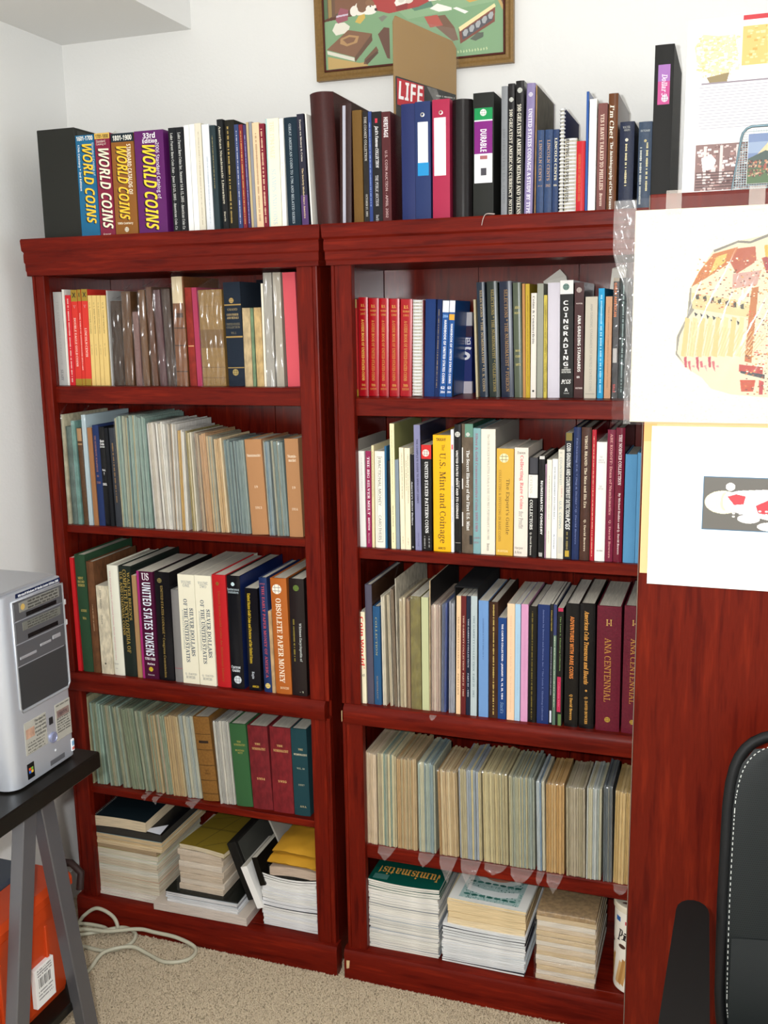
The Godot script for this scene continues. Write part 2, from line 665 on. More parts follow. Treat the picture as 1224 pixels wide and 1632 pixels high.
# ---------------------------------------------------------------- painting on images
func pl(im: Image, col: String, p: Array) -> void:
	var c := Color(col)
	var lo := 1e9
	var hi := -1e9
	for v in p:
		lo = minf(lo, v.y)
		hi = maxf(hi, v.y)
	for y in range(maxi(0, int(lo)), mini(im.get_height(), int(hi) + 1)):
		var xs := []
		for i in p.size():
			var a: Vector2 = p[i]
			var b: Vector2 = p[(i + 1) % p.size()]
			var yy := y + 0.5
			if (a.y <= yy) != (b.y <= yy): xs.append(a.x + (yy - a.y) / (b.y - a.y) * (b.x - a.x))
		xs.sort()
		for k in range(0, xs.size() - 1, 2):
			im.fill_rect(Rect2i(int(xs[k]), y, maxi(1, int(xs[k + 1]) - int(xs[k])), 1), c)

func el(im: Image, col: String, x: float, y: float, rx: float, ry: float) -> void:
	var p := []
	for k in 24: p.append(Vector2(x + cos(TAU * k / 24) * rx, y + sin(TAU * k / 24) * ry))
	pl(im, col, p)

func qd(im: Image, col: String, x0: float, y0: float, x1: float, y1: float) -> void:
	im.fill_rect(Rect2i(int(x0), int(y0), maxi(1, int(x1 - x0)), maxi(1, int(y1 - y0))), Color(col))

func speckle(im: Image, x0: int, y0: int, x1: int, y1: int, cols: Array, n: int, size: int, sd: int) -> void:
	rng.seed = sd
	for i in n:
		var s := rng.randi_range(1, size)
		im.fill_rect(Rect2i(rng.randi_range(x0, x1), rng.randi_range(y0, y1), s, s), Color(cols[rng.randi() % cols.size()]))

func canvas(w: int, h: int, col: String) -> Image:
	var im := Image.create(w, h, false, Image.FORMAT_RGB8)
	im.fill(Color(col))
	return im

func pts(a: Array) -> Array:
	var r := []
	for i in range(0, a.size(), 2): r.append(Vector2(a[i], a[i + 1]))
	return r

# ---------------------------------------------------------------- the scene
func _ready() -> void:
	var cam := Camera3D.new()
	cam.name = "camera"
	add_child(cam)
	cam.position = Vector3(0, 1.626, 2.11)
	cam.rotation = Vector3(-0.18976, 0.33582, -0.0172)
	cam.fov = 53.98
	cam.near = 0.05
	cam.far = 30
	cam.current = true

	var we := WorldEnvironment.new()
	we.name = "world"
	var e := Environment.new()
	e.background_mode = Environment.BG_COLOR
	e.background_color = Color(0.75, 0.82, 0.9)
	e.tonemap_mode = Environment.TONE_MAPPER_LINEAR
	e.tonemap_exposure = 1.04
	e.sdfgi_enabled = true
	e.ssao_enabled = true
	e.ssil_enabled = true
	we.environment = e
	add_child(we)

	# the camera's own flash, beside the lens of the upright camera
	var fl := OmniLight3D.new()
	fl.name = "camera_flash"
	fl.position = Vector3(-0.075, 1.655, 2.11)
	fl.light_energy = 2.45
	fl.light_color = Color(0.985, 0.995, 1.0)
	fl.light_size = 0.02
	fl.omni_range = 12
	fl.omni_attenuation = 2
	fl.shadow_enabled = true
	add_child(fl)
	# daylight through the window in the right wall
	var wl := AreaLight3D.new()
	wl.name = "window_daylight"
	wl.area_size = Vector2(1.3, 1.1)
	wl.position = Vector3(2.14, 1.6, 1.5)
	wl.rotation = Vector3(0, PI / 2, 0)
	wl.light_energy = 1.5
	wl.light_color = Color(0.93, 0.97, 1.0)
	wl.area_range = 14
	wl.area_attenuation = 2
	wl.shadow_enabled = true
	add_child(wl)
	# the ceiling lamp behind the photographer
	var cl := AreaLight3D.new()
	cl.name = "ceiling_lamp_light"
	cl.area_size = Vector2(0.5, 0.5)
	cl.position = Vector3(0.1, 2.66, 2.3)
	cl.rotation = Vector3(-PI / 2, 0, 0)
	cl.light_energy = 1.7
	cl.light_color = Color(1.0, 0.995, 0.985)
	cl.area_range = 14
	cl.area_attenuation = 2
	cl.shadow_enabled = true
	add_child(cl)

	room()
	bookcases()
	cabinet()
	stand_and_tower()
	picture()
	chair()
	cables()
	books()
	piles()
	small_things()

func room() -> void:
	var wm := mat("efeeeb", "plain").duplicate() as StandardMaterial3D
	wm.roughness = 0.85
	wm.normal_enabled = true
	wm.normal_texture = noise_tex("plaster", 0.05, 0, 1, 3, FastNoiseLite.TYPE_SIMPLEX, true, 2.0)
	wm.normal_scale = 0.12
	wm.uv1_triplanar = true
	wm.uv1_world_triplanar = true
	wm.uv1_scale = Vector3(3, 3, 3)
	var B := func(called: String, a: Vector3, b: Vector3, m: Material) -> void:
		var st := mk()
		box(st, a, b)
		struct(called, st, m)
	B.call("wall_back", Vector3(-1.87, -0.1, -0.46), Vector3(2.3, 2.8, -0.335), wm)
	B.call("wall_left", Vector3(-1.87, -0.1, -0.335), Vector3(-1.745, 2.8, 3.8), wm)
	B.call("wall_front", Vector3(-1.87, -0.1, 3.8), Vector3(2.3, 2.8, 3.92), wm)
	# right wall with the window opening
	var st := mk()
	box(st, Vector3(2.18, -0.1, -0.335), Vector3(2.3, 2.8, 0.8))
	box(st, Vector3(2.18, -0.1, 2.2), Vector3(2.3, 2.8, 3.8))
	box(st, Vector3(2.18, -0.1, 0.8), Vector3(2.3, 1.0, 2.2))
	box(st, Vector3(2.18, 2.2, 0.8), Vector3(2.3, 2.8, 2.2))
	struct("wall_right", st, wm)
	B.call("ceiling", Vector3(-1.87, 2.7, -0.46), Vector3(2.3, 2.82, 3.92), wm)
	B.call("trim_soffit", Vector3(-1.745, 2.36, -0.335), Vector3(-1.352, 2.7, 3.8), wm)
	var fm := mat("d8c6a8", "plain").duplicate() as StandardMaterial3D
	fm.roughness = 0.95
	fm.albedo_texture = noise_tex("pile", 0.09, 0.62, 1.15, 4, FastNoiseLite.TYPE_SIMPLEX)
	fm.normal_enabled = true
	fm.normal_texture = noise_tex("tufts", 0.2, 0, 1, 2, FastNoiseLite.TYPE_SIMPLEX, true, 6.0)
	fm.normal_scale = 0.8
	fm.uv1_triplanar = true
	fm.uv1_world_triplanar = true
	fm.uv1_scale = Vector3(2.5, 2.5, 2.5)
	B.call("floor", Vector3(-1.87, -0.1, -0.46), Vector3(2.3, 0.0, 3.92), fm)
	# carpet tufts along the foot of the bookcases and out to the edge of the view
	var tuft := mk()
	for k in 5:
		var a := TAU * k / 5
		var b := TAU * (k + 1) / 5
		tri(tuft, Vector3(cos(a) * 0.0024, -0.001, sin(a) * 0.0024), Vector3(cos(b) * 0.0024, -0.001, sin(b) * 0.0024), Vector3(0.0008, 0.0055, 0.0004), Vector3(cos(a), 0.9, sin(a)).normalized())
	var tm := tuft.commit()
	tm.surface_set_material(0, mat("d8c6aa", "worn"))
	var mm := MultiMesh.new()
	mm.transform_format = MultiMesh.TRANSFORM_3D
	mm.mesh = tm
	mm.instance_count = 110000
	rng.seed = 77
	for i in 110000:
		var x := rng.randf_range(-1.74, -0.1)
		var z := rng.randf_range(-0.33, 0.42)
		var s := rng.randf_range(0.45, 0.95)
		mm.set_instance_transform(i, Transform3D(Basis.from_euler(Vector3(rng.randf_range(-0.6, 0.6), rng.randf() * TAU, rng.randf_range(-0.6, 0.6))) * Basis.from_scale(Vector3(s, s, s)), Vector3(x, 0, z)))
	var mi := MultiMeshInstance3D.new()
	mi.multimesh = mm
	mi.name = "carpet_pile"
	add_child(mi)
	tag(mi, "short beige carpet pile in front of the bookcases", "carpet")
	stuff(mi)
	var bm := mat("f2f1ec", "plain")
	B.call("baseboard_left", Vector3(-1.745, 0, -0.335), Vector3(-1.733, 0.085, 3.8), bm)
	B.call("baseboard_back", Vector3(-1.733, 0, -0.335), Vector3(2.18, 0.085, -0.323), bm)
	# window in the right wall
	var w := mk()
	for q in [[0.8, 0.86, 1.0, 2.2], [2.14, 2.2, 1.0, 2.2], [0.86, 2.14, 1.0, 1.06], [0.86, 2.14, 2.14, 2.2], [1.475, 1.525, 1.06, 2.14]]:
		box(w, Vector3(2.2, q[2], q[0]), Vector3(2.26, q[3], q[1]), 0.004)
	var win := struct("window_1", w, mat("f4f4f2", "plain"))
	for q in [[0.86, 1.475], [1.525, 2.14]]:
		var p := mk()
		box(p, Vector3(2.226, 1.06, q[0]), Vector3(2.23, 2.14, q[1]))
		put("pane", p, mat("f4fbff", "clear"), win)
	# ceiling lamp
	var l := thing("ceiling_lamp", "square flush ceiling lamp behind the photographer", "lamp", Vector3(0.1, 2.7, 2.3))
	var s1 := mk()
	box(s1, Vector3(-0.29, -0.02, -0.29), Vector3(0.29, 0, 0.29), 0.004)
	put("frame", s1, mat("d8d8d4", "satin"), l)
	var s2 := mk()
	box(s2, Vector3(-0.25, -0.032, -0.25), Vector3(0.25, -0.02, 0.25), 0.004)
	var lm := mat("fff6e8", "plain").duplicate() as StandardMaterial3D
	lm.emission_enabled = true
	lm.emission = Color(1.0, 0.95, 0.86)
	lm.emission_energy_multiplier = 1.2
	put("lamp_diffuser", s2, lm, l)

const WA := "480a05"
const WB := "761d0d"

func bookcase(x0: float, x1: float, sh: Array, thick: Array, label: String, left_inner: float) -> void:
	var root := thing("bookcase", label, "bookcase", Vector3.ZERO, "")
	var v := wood("wood_y", 1, WA, WB, 0.34)
	var hx := wood("wood_x", 0, WA, WB, 0.34)
	var dz := wood("wood_z", 2, WA, WB, 0.22)
	var bk := wood("wood_back", 1, WA, WB, 0.2, 0.5)
	var P := func(called: String, a: Vector3, b: Vector3, m: Material, bev := 0.0012) -> Node3D:
		var st := mk()
		box(st, a, b, bev)
		return put(called, st, m, root)
	P.call("side_panel", Vector3(x0 + 0.003, 0.0, -0.312), Vector3(x0 + 0.019, 1.745, -0.02), bk)
	P.call("side_panel", Vector3(x1 - 0.019, 0.0, -0.312), Vector3(x1 - 0.003, 1.745, -0.02), bk)
	# folding back panel in three boards with narrow seams
	var bw := (x1 - x0 - 0.038) / 3
	for i in 3:
		P.call("back_board", Vector3(x0 + 0.019 + bw * i + 0.0006, 0.02, -0.312), Vector3(x0 + 0.019 + bw * (i + 1) - 0.0006, 1.745, -0.306), bk, 0.0008)
	# stiles with a bead and groove down the outer edge
	for s in 2:
		for seg in 2:
			var y0 := 0.075 if seg == 0 else 0.727
			var y1 := 0.682 if seg == 0 else 1.75
			var wdt := 0.05
			if s == 0: wdt = (left_inner - x0) if seg == 1 else 0.0515
			var st := mk()
			var o := PackedVector2Array([Vector2(0, 0.02), Vector2(0, 0.003), Vector2(0.0008, 0.001), Vector2(0.003, 0), Vector2(0.0085, 0), Vector2(0.0095, 0.0022), Vector2(0.0115, 0.0022), Vector2(0.0125, 0), Vector2(wdt - 0.0015, 0), Vector2(wdt, 0.0015), Vector2(wdt, 0.02)])
			if s == 1:
				var r := PackedVector2Array()
				for q in o: r.append(Vector2(-q.x, q.y))
				r.reverse()
				o = r
			extrude(st, o, UP.translated(Vector3(x0 if s == 0 else x1, y0, 0)), y1 - y0, 20.0)
			put("stile", st, v, root)
	# crown: stepped moulding round front and sides, and the top board
	var prof := [[1.743, 0.007], [1.752, 0.007], [1.756, 0.0085], [1.772, 0.0085], [1.776, 0.0105], [1.793, 0.0105], [1.798, 0.0095], [1.803, 0.013], [1.827, 0.0145], [1.831, 0.0125]]
	var cr := mk()
	for i in prof.size() - 1:
		var ya: float = prof[i][0]
		var yb: float = prof[i + 1][0]
		var a: float = prof[i][1]
		var b: float = prof[i + 1][1]
		var q := [[Vector3(x0 - a, ya, a), Vector3(x1 + a, ya, a), Vector3(x1 + b, yb, b), Vector3(x0 - b, yb, b)],
			[Vector3(x0 - a, ya, -0.312), Vector3(x0 - a, ya, a), Vector3(x0 - b, yb, b), Vector3(x0 - b, yb, -0.312)],
			[Vector3(x1 + a, ya, a), Vector3(x1 + a, ya, -0.312), Vector3(x1 + b, yb, -0.312), Vector3(x1 + b, yb, b)]]
		for f in q: face(cr, f, Vector3((x0 + x1) / 2, (ya + yb) / 2, -0.15))
	box(cr, Vector3(x0 - 0.007, 1.743, -0.312), Vector3(x1 + 0.007, 1.7435, 0.007))
	put("crown", cr, hx, root)
	P.call("top_board", Vector3(x0 - 0.0122, 1.81, -0.312), Vector3(x1 + 0.0122, 1.8308, 0.0122), hx)
	for i in sh.size():
		var y: float = sh[i]
		var t: float = thick[i]
		var st := mk()
		var yy := y - t
		box(st, Vector3(x0 + 0.0195, y - 0.019, -0.305), Vector3(x1 - 0.0195, y, -0.015), 0.0015)
		var shf := put("shelf", st, hx, root)
		if t > 0.022:
			var s2 := mk()
			box(s2, Vector3(x0 + 0.0195, yy, -0.03), Vector3(x1 - 0.0195, y - 0.0005, -0.014), 0.0015)
			put("shelf_edge", s2, hx, shf)
	# fixed rail with a rounded nose
	var rl := mk()
	var nose := PackedVector2Array([Vector2(0.02, 0.676), Vector2(0.0, 0.676), Vector2(-0.009, 0.68), Vector2(-0.0125, 0.689), Vector2(-0.0125, 0.712), Vector2(-0.010, 0.721), Vector2(-0.003, 0.7275), Vector2(0.02, 0.7275)])
	extrude(rl, nose, Transform3D(Vector3(0, 0, -1), Vector3(0, 1, 0), Vector3(1, 0, 0), Vector3(x0 + 0.008, 0, 0)), x1 - x0 - 0.016, 35.0)
	put("rail", rl, hx, root)
	P.call("fixed_shelf", Vector3(x0 + 0.0195, 0.707, -0.305), Vector3(x1 - 0.0195, 0.7265, -0.0195), hx)
	# plinth
	var pb := mk()
	var pp := PackedVector2Array([Vector2(0.02, 0.0), Vector2(-0.013, 0.0), Vector2(-0.013, 0.07), Vector2(-0.009, 0.078), Vector2(-0.002, 0.081), Vector2(0.02, 0.081)])
	extrude(pb, pp, Transform3D(Vector3(0, 0, -1), Vector3(0, 1, 0), Vector3(1, 0, 0), Vector3(x0 - 0.006, 0, 0)), x1 - x0 + 0.012, 35.0)
	put("plinth", pb, hx, root)
	P.call("bottom_shelf", Vector3(x0 + 0.0195, 0.063, -0.305), Vector3(x1 - 0.0195, 0.0815, -0.0205), hx)
	# shelf pins and the pale chips at the shelf ends
	for i in sh.size():
		var y: float = sh[i]
		for s in 2:
			var pn := mk()
			box(pn, Vector3(x0 + 0.0195 if s == 0 else x1 - 0.0275, y - 0.0245, -0.06), Vector3(x0 + 0.0275 if s == 0 else x1 - 0.0195, y - 0.0195, -0.052), 0.001)
			put("shelf_pin", pn, mat("b8a878", "metal"), root)

func bookcases() -> void:
	bookcase(-1.642, -0.884, [1.474, 1.119, 0.40], [0.042, 0.0195, 0.0195], "cherry-stained bookcase beside the white side wall, left of the pair", -1.607)
	bookcase(-0.852, -0.094, [1.452, 1.106, 0.361], [0.04, 0.025, 0.036], "cherry-stained bookcase partly hidden by the tall cabinet, right of the pair", -0.803)
	# worn corners where the pale core shows
	for q in [[-0.9385, 1.437, -0.0138, 0.0022, 0.03, "pale chipped shelf end in the left bookcase upper shelf"], [-0.848, 0.684, 0.0128, 0.0016, 0.03, "pale chipped rail end of the right bookcase"], [-0.852, 0.028, 0.0132, 0.007, 0.024, "pale chipped plinth corner of the right bookcase"]]:
		var st := mk()
		face(st, [Vector3(0, 0, 0.0004), Vector3(q[3], q[4] * 0.1, 0.0004), Vector3(q[3] * 1.3, q[4], 0.0004), Vector3(0, q[4] * 0.95, 0.0004)], Vector3(0, 0, -0.1))
		var o := put("bare_chip", st, mat("d8b98a", "worn"))
		o.position = Vector3(q[0], q[1], q[2])
		tag(o, q[5], "chip")

func cabinet() -> void:
	var root := thing("tall_cabinet", "tall cherry-stained cabinet with papers taped to its plain panel", "cabinet", Vector3(0, 0, 0))
	var v := wood("wood_tall", 1, "480e07", "691d0d", 0.36, 0.22)
	var x0 := -0.143
	var x1 := 0.62
	for q in [["front_panel", Vector3(x0, 0, 0.345), Vector3(x1, 1.817, 0.361)], ["side_panel", Vector3(x0 + 0.002, 0, 0.04), Vector3(x0 + 0.018, 1.799, 0.345)], ["side_panel", Vector3(x1 - 0.018, 0, 0.04), Vector3(x1 - 0.002, 1.799, 0.345)], ["top_board", Vector3(x0 + 0.001, 1.799, 0.04), Vector3(x1, 1.817, 0.345)], ["bottom_board", Vector3(x0 + 0.018, 0.05, 0.04), Vector3(x1 - 0.018, 0.07, 0.345)], ["back_panel", Vector3(x0 + 0.018, 0.07, 0.042), Vector3(x1 - 0.018, 1.799, 0.048)]]:
		var st := mk()
		box(st, q[1], q[2], 0.0012)
		put(q[0], st, v, root)
	var ed := mk()
	box(ed, Vector3(x0 - 0.0016, 0.0, 0.346), Vector3(x0 - 0.0001, 1.816, 0.3605), 0.0003)
	put("edge_strip", ed, mat("7c6a5c", "paper"), root)
	# bagged fabric picture taped to the panel
	var im := canvas(512, 720, "e2d4b6")
	speckle(im, 0, 0, 511, 719, ["dccdac", "e6dac0", "d8c8a6"], 5000, 3, 3)
	var S := func(col: String, a: Array) -> void:
		var r := []
		var r2 := []
		for i in range(0, a.size(), 2):
			r.append(Vector2((a[i] - 150) * 0.325, (a[i + 1] - 110) * 0.486))
			r2.append(Vector2((1970 - a[i]) * 0.325, (a[i + 1] - 110) * 0.486))
		pl(im, Color(col).darkened(0.22).to_html(false), r)
		pl(im, Color(col).darkened(0.22).to_html(false), r2)
	S.call("f2e3c2", [620, 395, 760, 340, 930, 305, 1090, 325, 1090, 1420, 760, 1390, 640, 1350, 580, 1270, 480, 1200, 420, 1110, 430, 980, 480, 840, 490, 650, 540, 540])
	S.call("8a8478", [620, 395, 760, 337, 830, 345, 930, 300, 1090, 318, 1090, 335, 930, 320, 830, 360, 760, 352, 625, 410])
	S.call("9a9484", [490, 650, 500, 650, 500, 740, 520, 800, 490, 850, 440, 980, 428, 1100, 470, 1170, 420, 1110, 424, 980, 480, 840])
	S.call("d07838", [620, 420, 760, 380, 740, 470, 560, 600, 500, 640, 540, 540])
	S.call("e8c868", [640, 440, 700, 420, 690, 480, 600, 560])
	S.call("c06040", [760, 390, 860, 380, 870, 480, 760, 560, 720, 480])
	S.call("b04848", [900, 460, 960, 440, 1010, 480, 1010, 560, 930, 560])
	S.call("e6b848", [910, 375, 970, 370, 960, 470, 920, 450])
	S.call("d8a898", [740, 560, 900, 540, 880, 640, 740, 660])
	S.call("e8d498", [500, 680, 860, 760, 850, 860, 510, 790])
	for i in 7: S.call("4a4638", [525 + i * 44, 700 + i * 12, 545 + i * 44, 690 + i * 12, 548 + i * 44, 728 + i * 12, 530 + i * 44, 726 + i * 12])
	for i in 8: S.call("10161e", [522 + i * 36, 815 + i * 9, 542 + i * 36, 830 + i * 9, 530 + i * 36, 845 + i * 9])
	for i in 8: S.call(["e8cf86", "f0dca0"][i % 2], [470 + i * 46, 850, 496 + i * 46, 860, 484 + i * 46, 1130, 452 + i * 46, 1120])
	S.call("c8783c", [850, 660, 890, 650, 870, 1170, 830, 1160])
	S.call("c04038", [985, 690, 1040, 680, 1040, 730, 985, 730])
	S.call("b87038", [1000, 790, 1040, 780, 1035, 1200, 1000, 1200])
	S.call("7a3a30", [990, 450, 1020, 450, 1020, 500, 985, 490])
	for i in 9: S.call(["c84858", "d86a70", "e0a0a0"][i % 3], [470 + i * 24, 1130 + (i % 3) * 30, 486 + i * 24, 1125 + (i % 3) * 30, 492 + i * 24, 1200 + (i % 2) * 30, 478 + i * 24, 1200])
	S.call("c8463c", [800, 1180, 940, 1200, 940, 1250, 800, 1230])
	S.call("d0502c", [810, 1290, 900, 1290, 890, 1370, 820, 1370])
	S.call("c84848", [920, 1290, 950, 1300, 945, 1390, 925, 1390])
	S.call("3a3c44", [810, 1225, 950, 1250, 950, 1280, 810, 1240])
	S.call("d86a38", [1000, 1240, 1040, 1230, 1040, 1280, 1000, 1280])
	speckle(im, 120, 160, 480, 330, ["8a4a26", "b88444", "5a3024", "e0d2b4", "a85838"], 900, 4, 9)
	speckle(im, 220, 330, 380, 620, ["8a4a26", "c84838", "5a3024", "e0d2b4", "b88444"], 700, 4, 10)
	for i in 26: pl(im, "b8a070", pts([110 + i * 6, 372 + i * 2, 111.5 + i * 6, 372 + i * 2, 107 + i * 5, 490, 105.5 + i * 5, 490]))
	var t := ImageTexture.create_from_image(im)
	var pic := thing("wrapped_picture", "cream fabric picture of an embroidered garment in a clear bag, taped to the cabinet", "picture", Vector3(0.042, 1.62, 0.3655))
	var s := mk()
	box(s, Vector3(-0.207, -0.172, -0.004), Vector3(0.207, 0.172, 0.004), 0.001)
	put("backing_card", s, mat("efe2c8", "paper"), pic)
	var s2 := mk()
	card(s2, -0.206, -0.171, 0.206, 0.171, 0.0043)
	put("printed_sheet", s2, tex_mat("garment", t, 0.6), pic)
	var nz := FastNoiseLite.new()
	nz.frequency = 9.0
	nz.seed = 4
	nz.fractal_type = FastNoiseLite.FRACTAL_RIDGED
	nz.noise_type = FastNoiseLite.TYPE_SIMPLEX
	var s3 := mk()
	grid(s3, 60, 40, func(u: float, v: float) -> Vector3:
		var x := lerpf(-0.236, 0.23, u)
		var y := lerpf(-0.176, 0.19, v)
		var edge := clampf((-0.2 - x) / 0.03, 0, 1)
		return Vector3(x, y, 0.0062 + 0.006 * (0.5 + 0.5 * nz.get_noise_2d(x * 1.1 - y * 0.45, y * 0.18)) + 0.01 * edge * nz.get_noise_2d(x * 9, y * 6)))
	put("clear_bag", s3, mat("ffffff", "glassy"), pic)
	var s4 := mk()
	grid(s4, 10, 34, func(u: float, v: float) -> Vector3:
		var y := lerpf(-0.175, 0.188, v)
		var wd := 0.012 + 0.024 * smoothstep(0.55, 0.8, v)
		var x := -0.205 - wd * u
		return Vector3(x, y, 0.009 + 0.006 * nz.get_noise_2d(x * 14, y * 7)))
	put("bag_fold", s4, mat("f0ece8", "cloudy"), pic)
	for q in [-0.147, -0.022]:
		var tp := mk()
		box(tp, Vector3(q - 0.012, 0.165, 0.0105), Vector3(q + 0.012, 0.2, 0.0108))
		put("tape_strip", tp, mat("e8dcd0", "cloudy"), pic)
	# white sheet with the fish print
	var k := canvas(512, 360, "fbfbfa")
	qd(k, "2e5a7a", 126, 108, 512, 228)
	qd(k, "5a5650", 128, 110, 512, 226)
	el(k, "e8e0b8", 175, 165, 44, 26)
	pl(k, "f3efe8", pts([160, 150, 210, 138, 300, 132, 400, 128, 511, 126, 511, 220, 400, 212, 300, 205, 230, 192, 180, 182]))
	el(k, "f4f0ea", 190, 130, 11, 9)
	el(k, "f0ece6", 235, 200, 26, 10)
	el(k, "f0ece6", 285, 216, 30, 10)
	el(k, "c8b8a0", 178, 163, 10, 20)
	el(k, "f3efe8", 186, 163, 12, 20)
	pl(k, "d8323a", pts([184, 152, 204, 146, 226, 150, 222, 168, 200, 170]))
	pl(k, "d8303a", pts([250, 170, 280, 156, 330, 152, 330, 196, 290, 192, 256, 186]))
	pl(k, "3a3436", pts([280, 162, 300, 158, 296, 172, 284, 174]))
	pl(k, "d8303a", pts([380, 140, 470, 140, 460, 180, 390, 178]))
	for i in 60: el(k, "e2dcd2", 200 + (i % 20) * 15, 182 + (i / 20) * 7, 4, 2)
	var sheet := thing("poster_sheet", "white sheet with a red and white koi print, taped below the wrapped picture", "poster", Vector3(0.047, 1.304, 0.3632))
	var a1 := mk()
	box(a1, Vector3(-0.175, -0.137, -0.0004), Vector3(0.175, 0.137, 0.0004))
	put("sheet", a1, mat("fafaf8", "paper"), sheet)
	var a2 := mk()
	card(a2, -0.1745, -0.1365, 0.1745, 0.1365, 0.0006)
	put("printed_face", a2, tex_mat("koi", ImageTexture.create_from_image(k), 0.5), sheet)
	var tn := thing("card_folder", "tan card sheet peeping out behind the white koi poster", "folder", Vector3(0.03, 1.315, 0.3618))
	var b1 := mk()
	box(b1, Vector3(-0.171, -0.13, -0.0005), Vector3(0.171, 0.135, 0.0005))
	put("sheet", b1, mat("e2b884", "paper"), tn)
	var b2 := mk()
	box(b2, Vector3(-0.171, 0.1, 0.0005), Vector3(-0.15, 0.13, 0.0008))
	put("tape_strip", b2, mat("d8a868", "paper"), tn)

func stand_and_tower() -> void:
	var blk := mat("17140f", "worn").duplicate() as StandardMaterial3D
	blk.roughness = 0.35
	var stnd := thing("computer_stand", "black topped stand with silver A-shaped legs beside the bookcase", "stand", Vector3.ZERO)
	var s := mk()
	box(s, Vector3(-1.735, 0.717, 0.455), Vector3(-1.212, 0.753, 0.86), 0.003)
	put("table_top", s, blk, stnd)
	var lo := mk()
	box(lo, Vector3(-1.72, 0.185, 0.47), Vector3(-1.275, 0.207, 0.82), 0.002)
	put("lower_shelf", lo, blk, stnd)
	for x in [-1.265, -1.715]:
		for q in [[0.63, 0.76], [0.586, 0.482]]:
			var l := mk()
			var dir := (Vector3(0, 0.001, q[1]) - Vector3(0, 0.716, q[0]))
			var ln := dir.length()
			dir /= ln
			var xf := Transform3D(Vector3(1, 0, 0), Vector3(1, 0, 0).cross(-dir).normalized() * -1.0, -dir, Vector3(x, 0.001, q[1]))
			xf.basis = Basis(Vector3(1, 0, 0), (-dir).cross(Vector3(1, 0, 0)).normalized(), -dir)
			extrude(l, PackedVector2Array([Vector2(-0.012, -0.02), Vector2(0.012, -0.02), Vector2(0.014, -0.018), Vector2(0.014, 0.018), Vector2(0.012, 0.02), Vector2(-0.012, 0.02), Vector2(-0.014, 0.018), Vector2(-0.014, -0.018)]), xf, ln, 10.0)
			put("leg", l, mat("66666a", "satin"), stnd)
	# orange tote on the lower shelf
	var tote := thing("storage_tote", "translucent orange tote with a grey lid and white barcode label, under the stand", "tote", Vector3(-1.5, 0.2075, 0.627))
	var om := mat("c4431a", "gloss")
	var b := mk()
	var hw := 0.195
	var hd := 0.165
	var rings := []
	for k in [[0.0, 0.94], [0.012, 0.955], [0.2, 1.0], [0.205, 1.03], [0.235, 1.035], [0.24, 1.02]]:
		var ring := []
		for c in 24:
			var a := TAU * (c + 0.5) / 24
			var cx := clampf(cos(a) * 1.35, -1, 1)
			var cz := clampf(sin(a) * 1.35, -1, 1)
			ring.append(Vector3(cx * hw * k[1], k[0], cz * hd * k[1]))
		rings.append(ring)
	for i in rings.size() - 1:
		for c in 24:
			var d := (c + 1) % 24
			face(b, [rings[i][c], rings[i][d], rings[i + 1][d], rings[i + 1][c]], Vector3(0, 0.12, 0))
	face(b, rings[0], Vector3(0, 0.1, 0))
	put("tub", b, om, tote)
	var rib := mk()
	for z in [-0.07, 0.07]: box(rib, Vector3(hw * 0.97, 0.03, z - 0.004), Vector3(hw * 1.0 + 0.002, 0.19, z + 0.004), 0.0015)
	put("side_rib", rib, om, tote)
	var lid := mk()
	box(lid, Vector3(-0.19, 0.238, -0.16), Vector3(0.1, 0.266, 0.16), 0.006)
	put("lid", lid, mat("4e5866", "gloss"), tote)
	var rim := mk()
	box(rim, Vector3(0.1, 0.228, -0.166), Vector3(0.205, 0.268, 0.165), 0.018)
	put("lid_end", rim, om, tote)
	var hn := mk()
	tube(hn, [Vector3(0.14, 0.27, -0.172), Vector3(0.19, 0.272, -0.176), Vector3(0.214, 0.255, -0.174), Vector3(0.214, 0.22, -0.166)], 0.008, 8)
	put("latch_handle", hn, mat("2e1a16", "plain"), tote)
	var lb := mk()
	box(lb, Vector3(0.19, 0.03, -0.078), Vector3(0.2015, 0.118, -0.018), 0.0005)
	var lab := put("barcode_label", lb, mat("e8e6e2", "paper"), tote)
	var bars := mk()
	for i in 9: box(bars, Vector3(0.2012, 0.072, -0.028 - i * 0.0044), Vector3(0.2018, 0.094, -0.028 - i * 0.0044 - [0.0012, 0.0024, 0.0018][i % 3]))
	put("barcode", bars, mat("3a3638", "ink"), lab)
	for i in 6:
		dashes(0.045, 0.0035, Transform3D(Basis(Vector3.UP, PI / 2), Vector3(0.2017, [0.112, 0.106, 0.1, 0.064, 0.056, 0.048][i], -0.048)), "6a6668", lab, 40 + i)
	# computer tower: front on the plane x = -1.25, facing +x
	var pc := thing("computer_tower", "silver computer tower on the black stand with dark drive bays and stickers", "computer", Vector3(-1.25, 0.7535, 0.58))
	var side := mk()
	box(side, Vector3(-0.4, 0.012, -0.092), Vector3(-0.035, 0.378, 0.092), 0.002)
	put("case", side, mat("c0c8d4", "satin"), pc)
	var bz := mk()
	# front bezel, rounded along both upright edges
	var o := PackedVector2Array()
	for k in 7:
		var a := PI / 2 * k / 6
		o.append(Vector2(-0.03 + 0.03 * sin(a), 0.068 + 0.028 * cos(a)))
	for k in 7:
		var a := PI / 2 * k / 6
		o.append(Vector2(-0.014 + 0.014 * cos(a), -0.082 - 0.014 * sin(a)))
	o.append(Vector2(-0.04, -0.096))
	o.append(Vector2(-0.04, 0.096))
	var flip := PackedVector2Array()
	for q in o: flip.append(Vector2(q.x, -q.y))
	extrude(bz, flip, UP.translated(Vector3(0, 0.004, 0)), 0.376, 40.0)
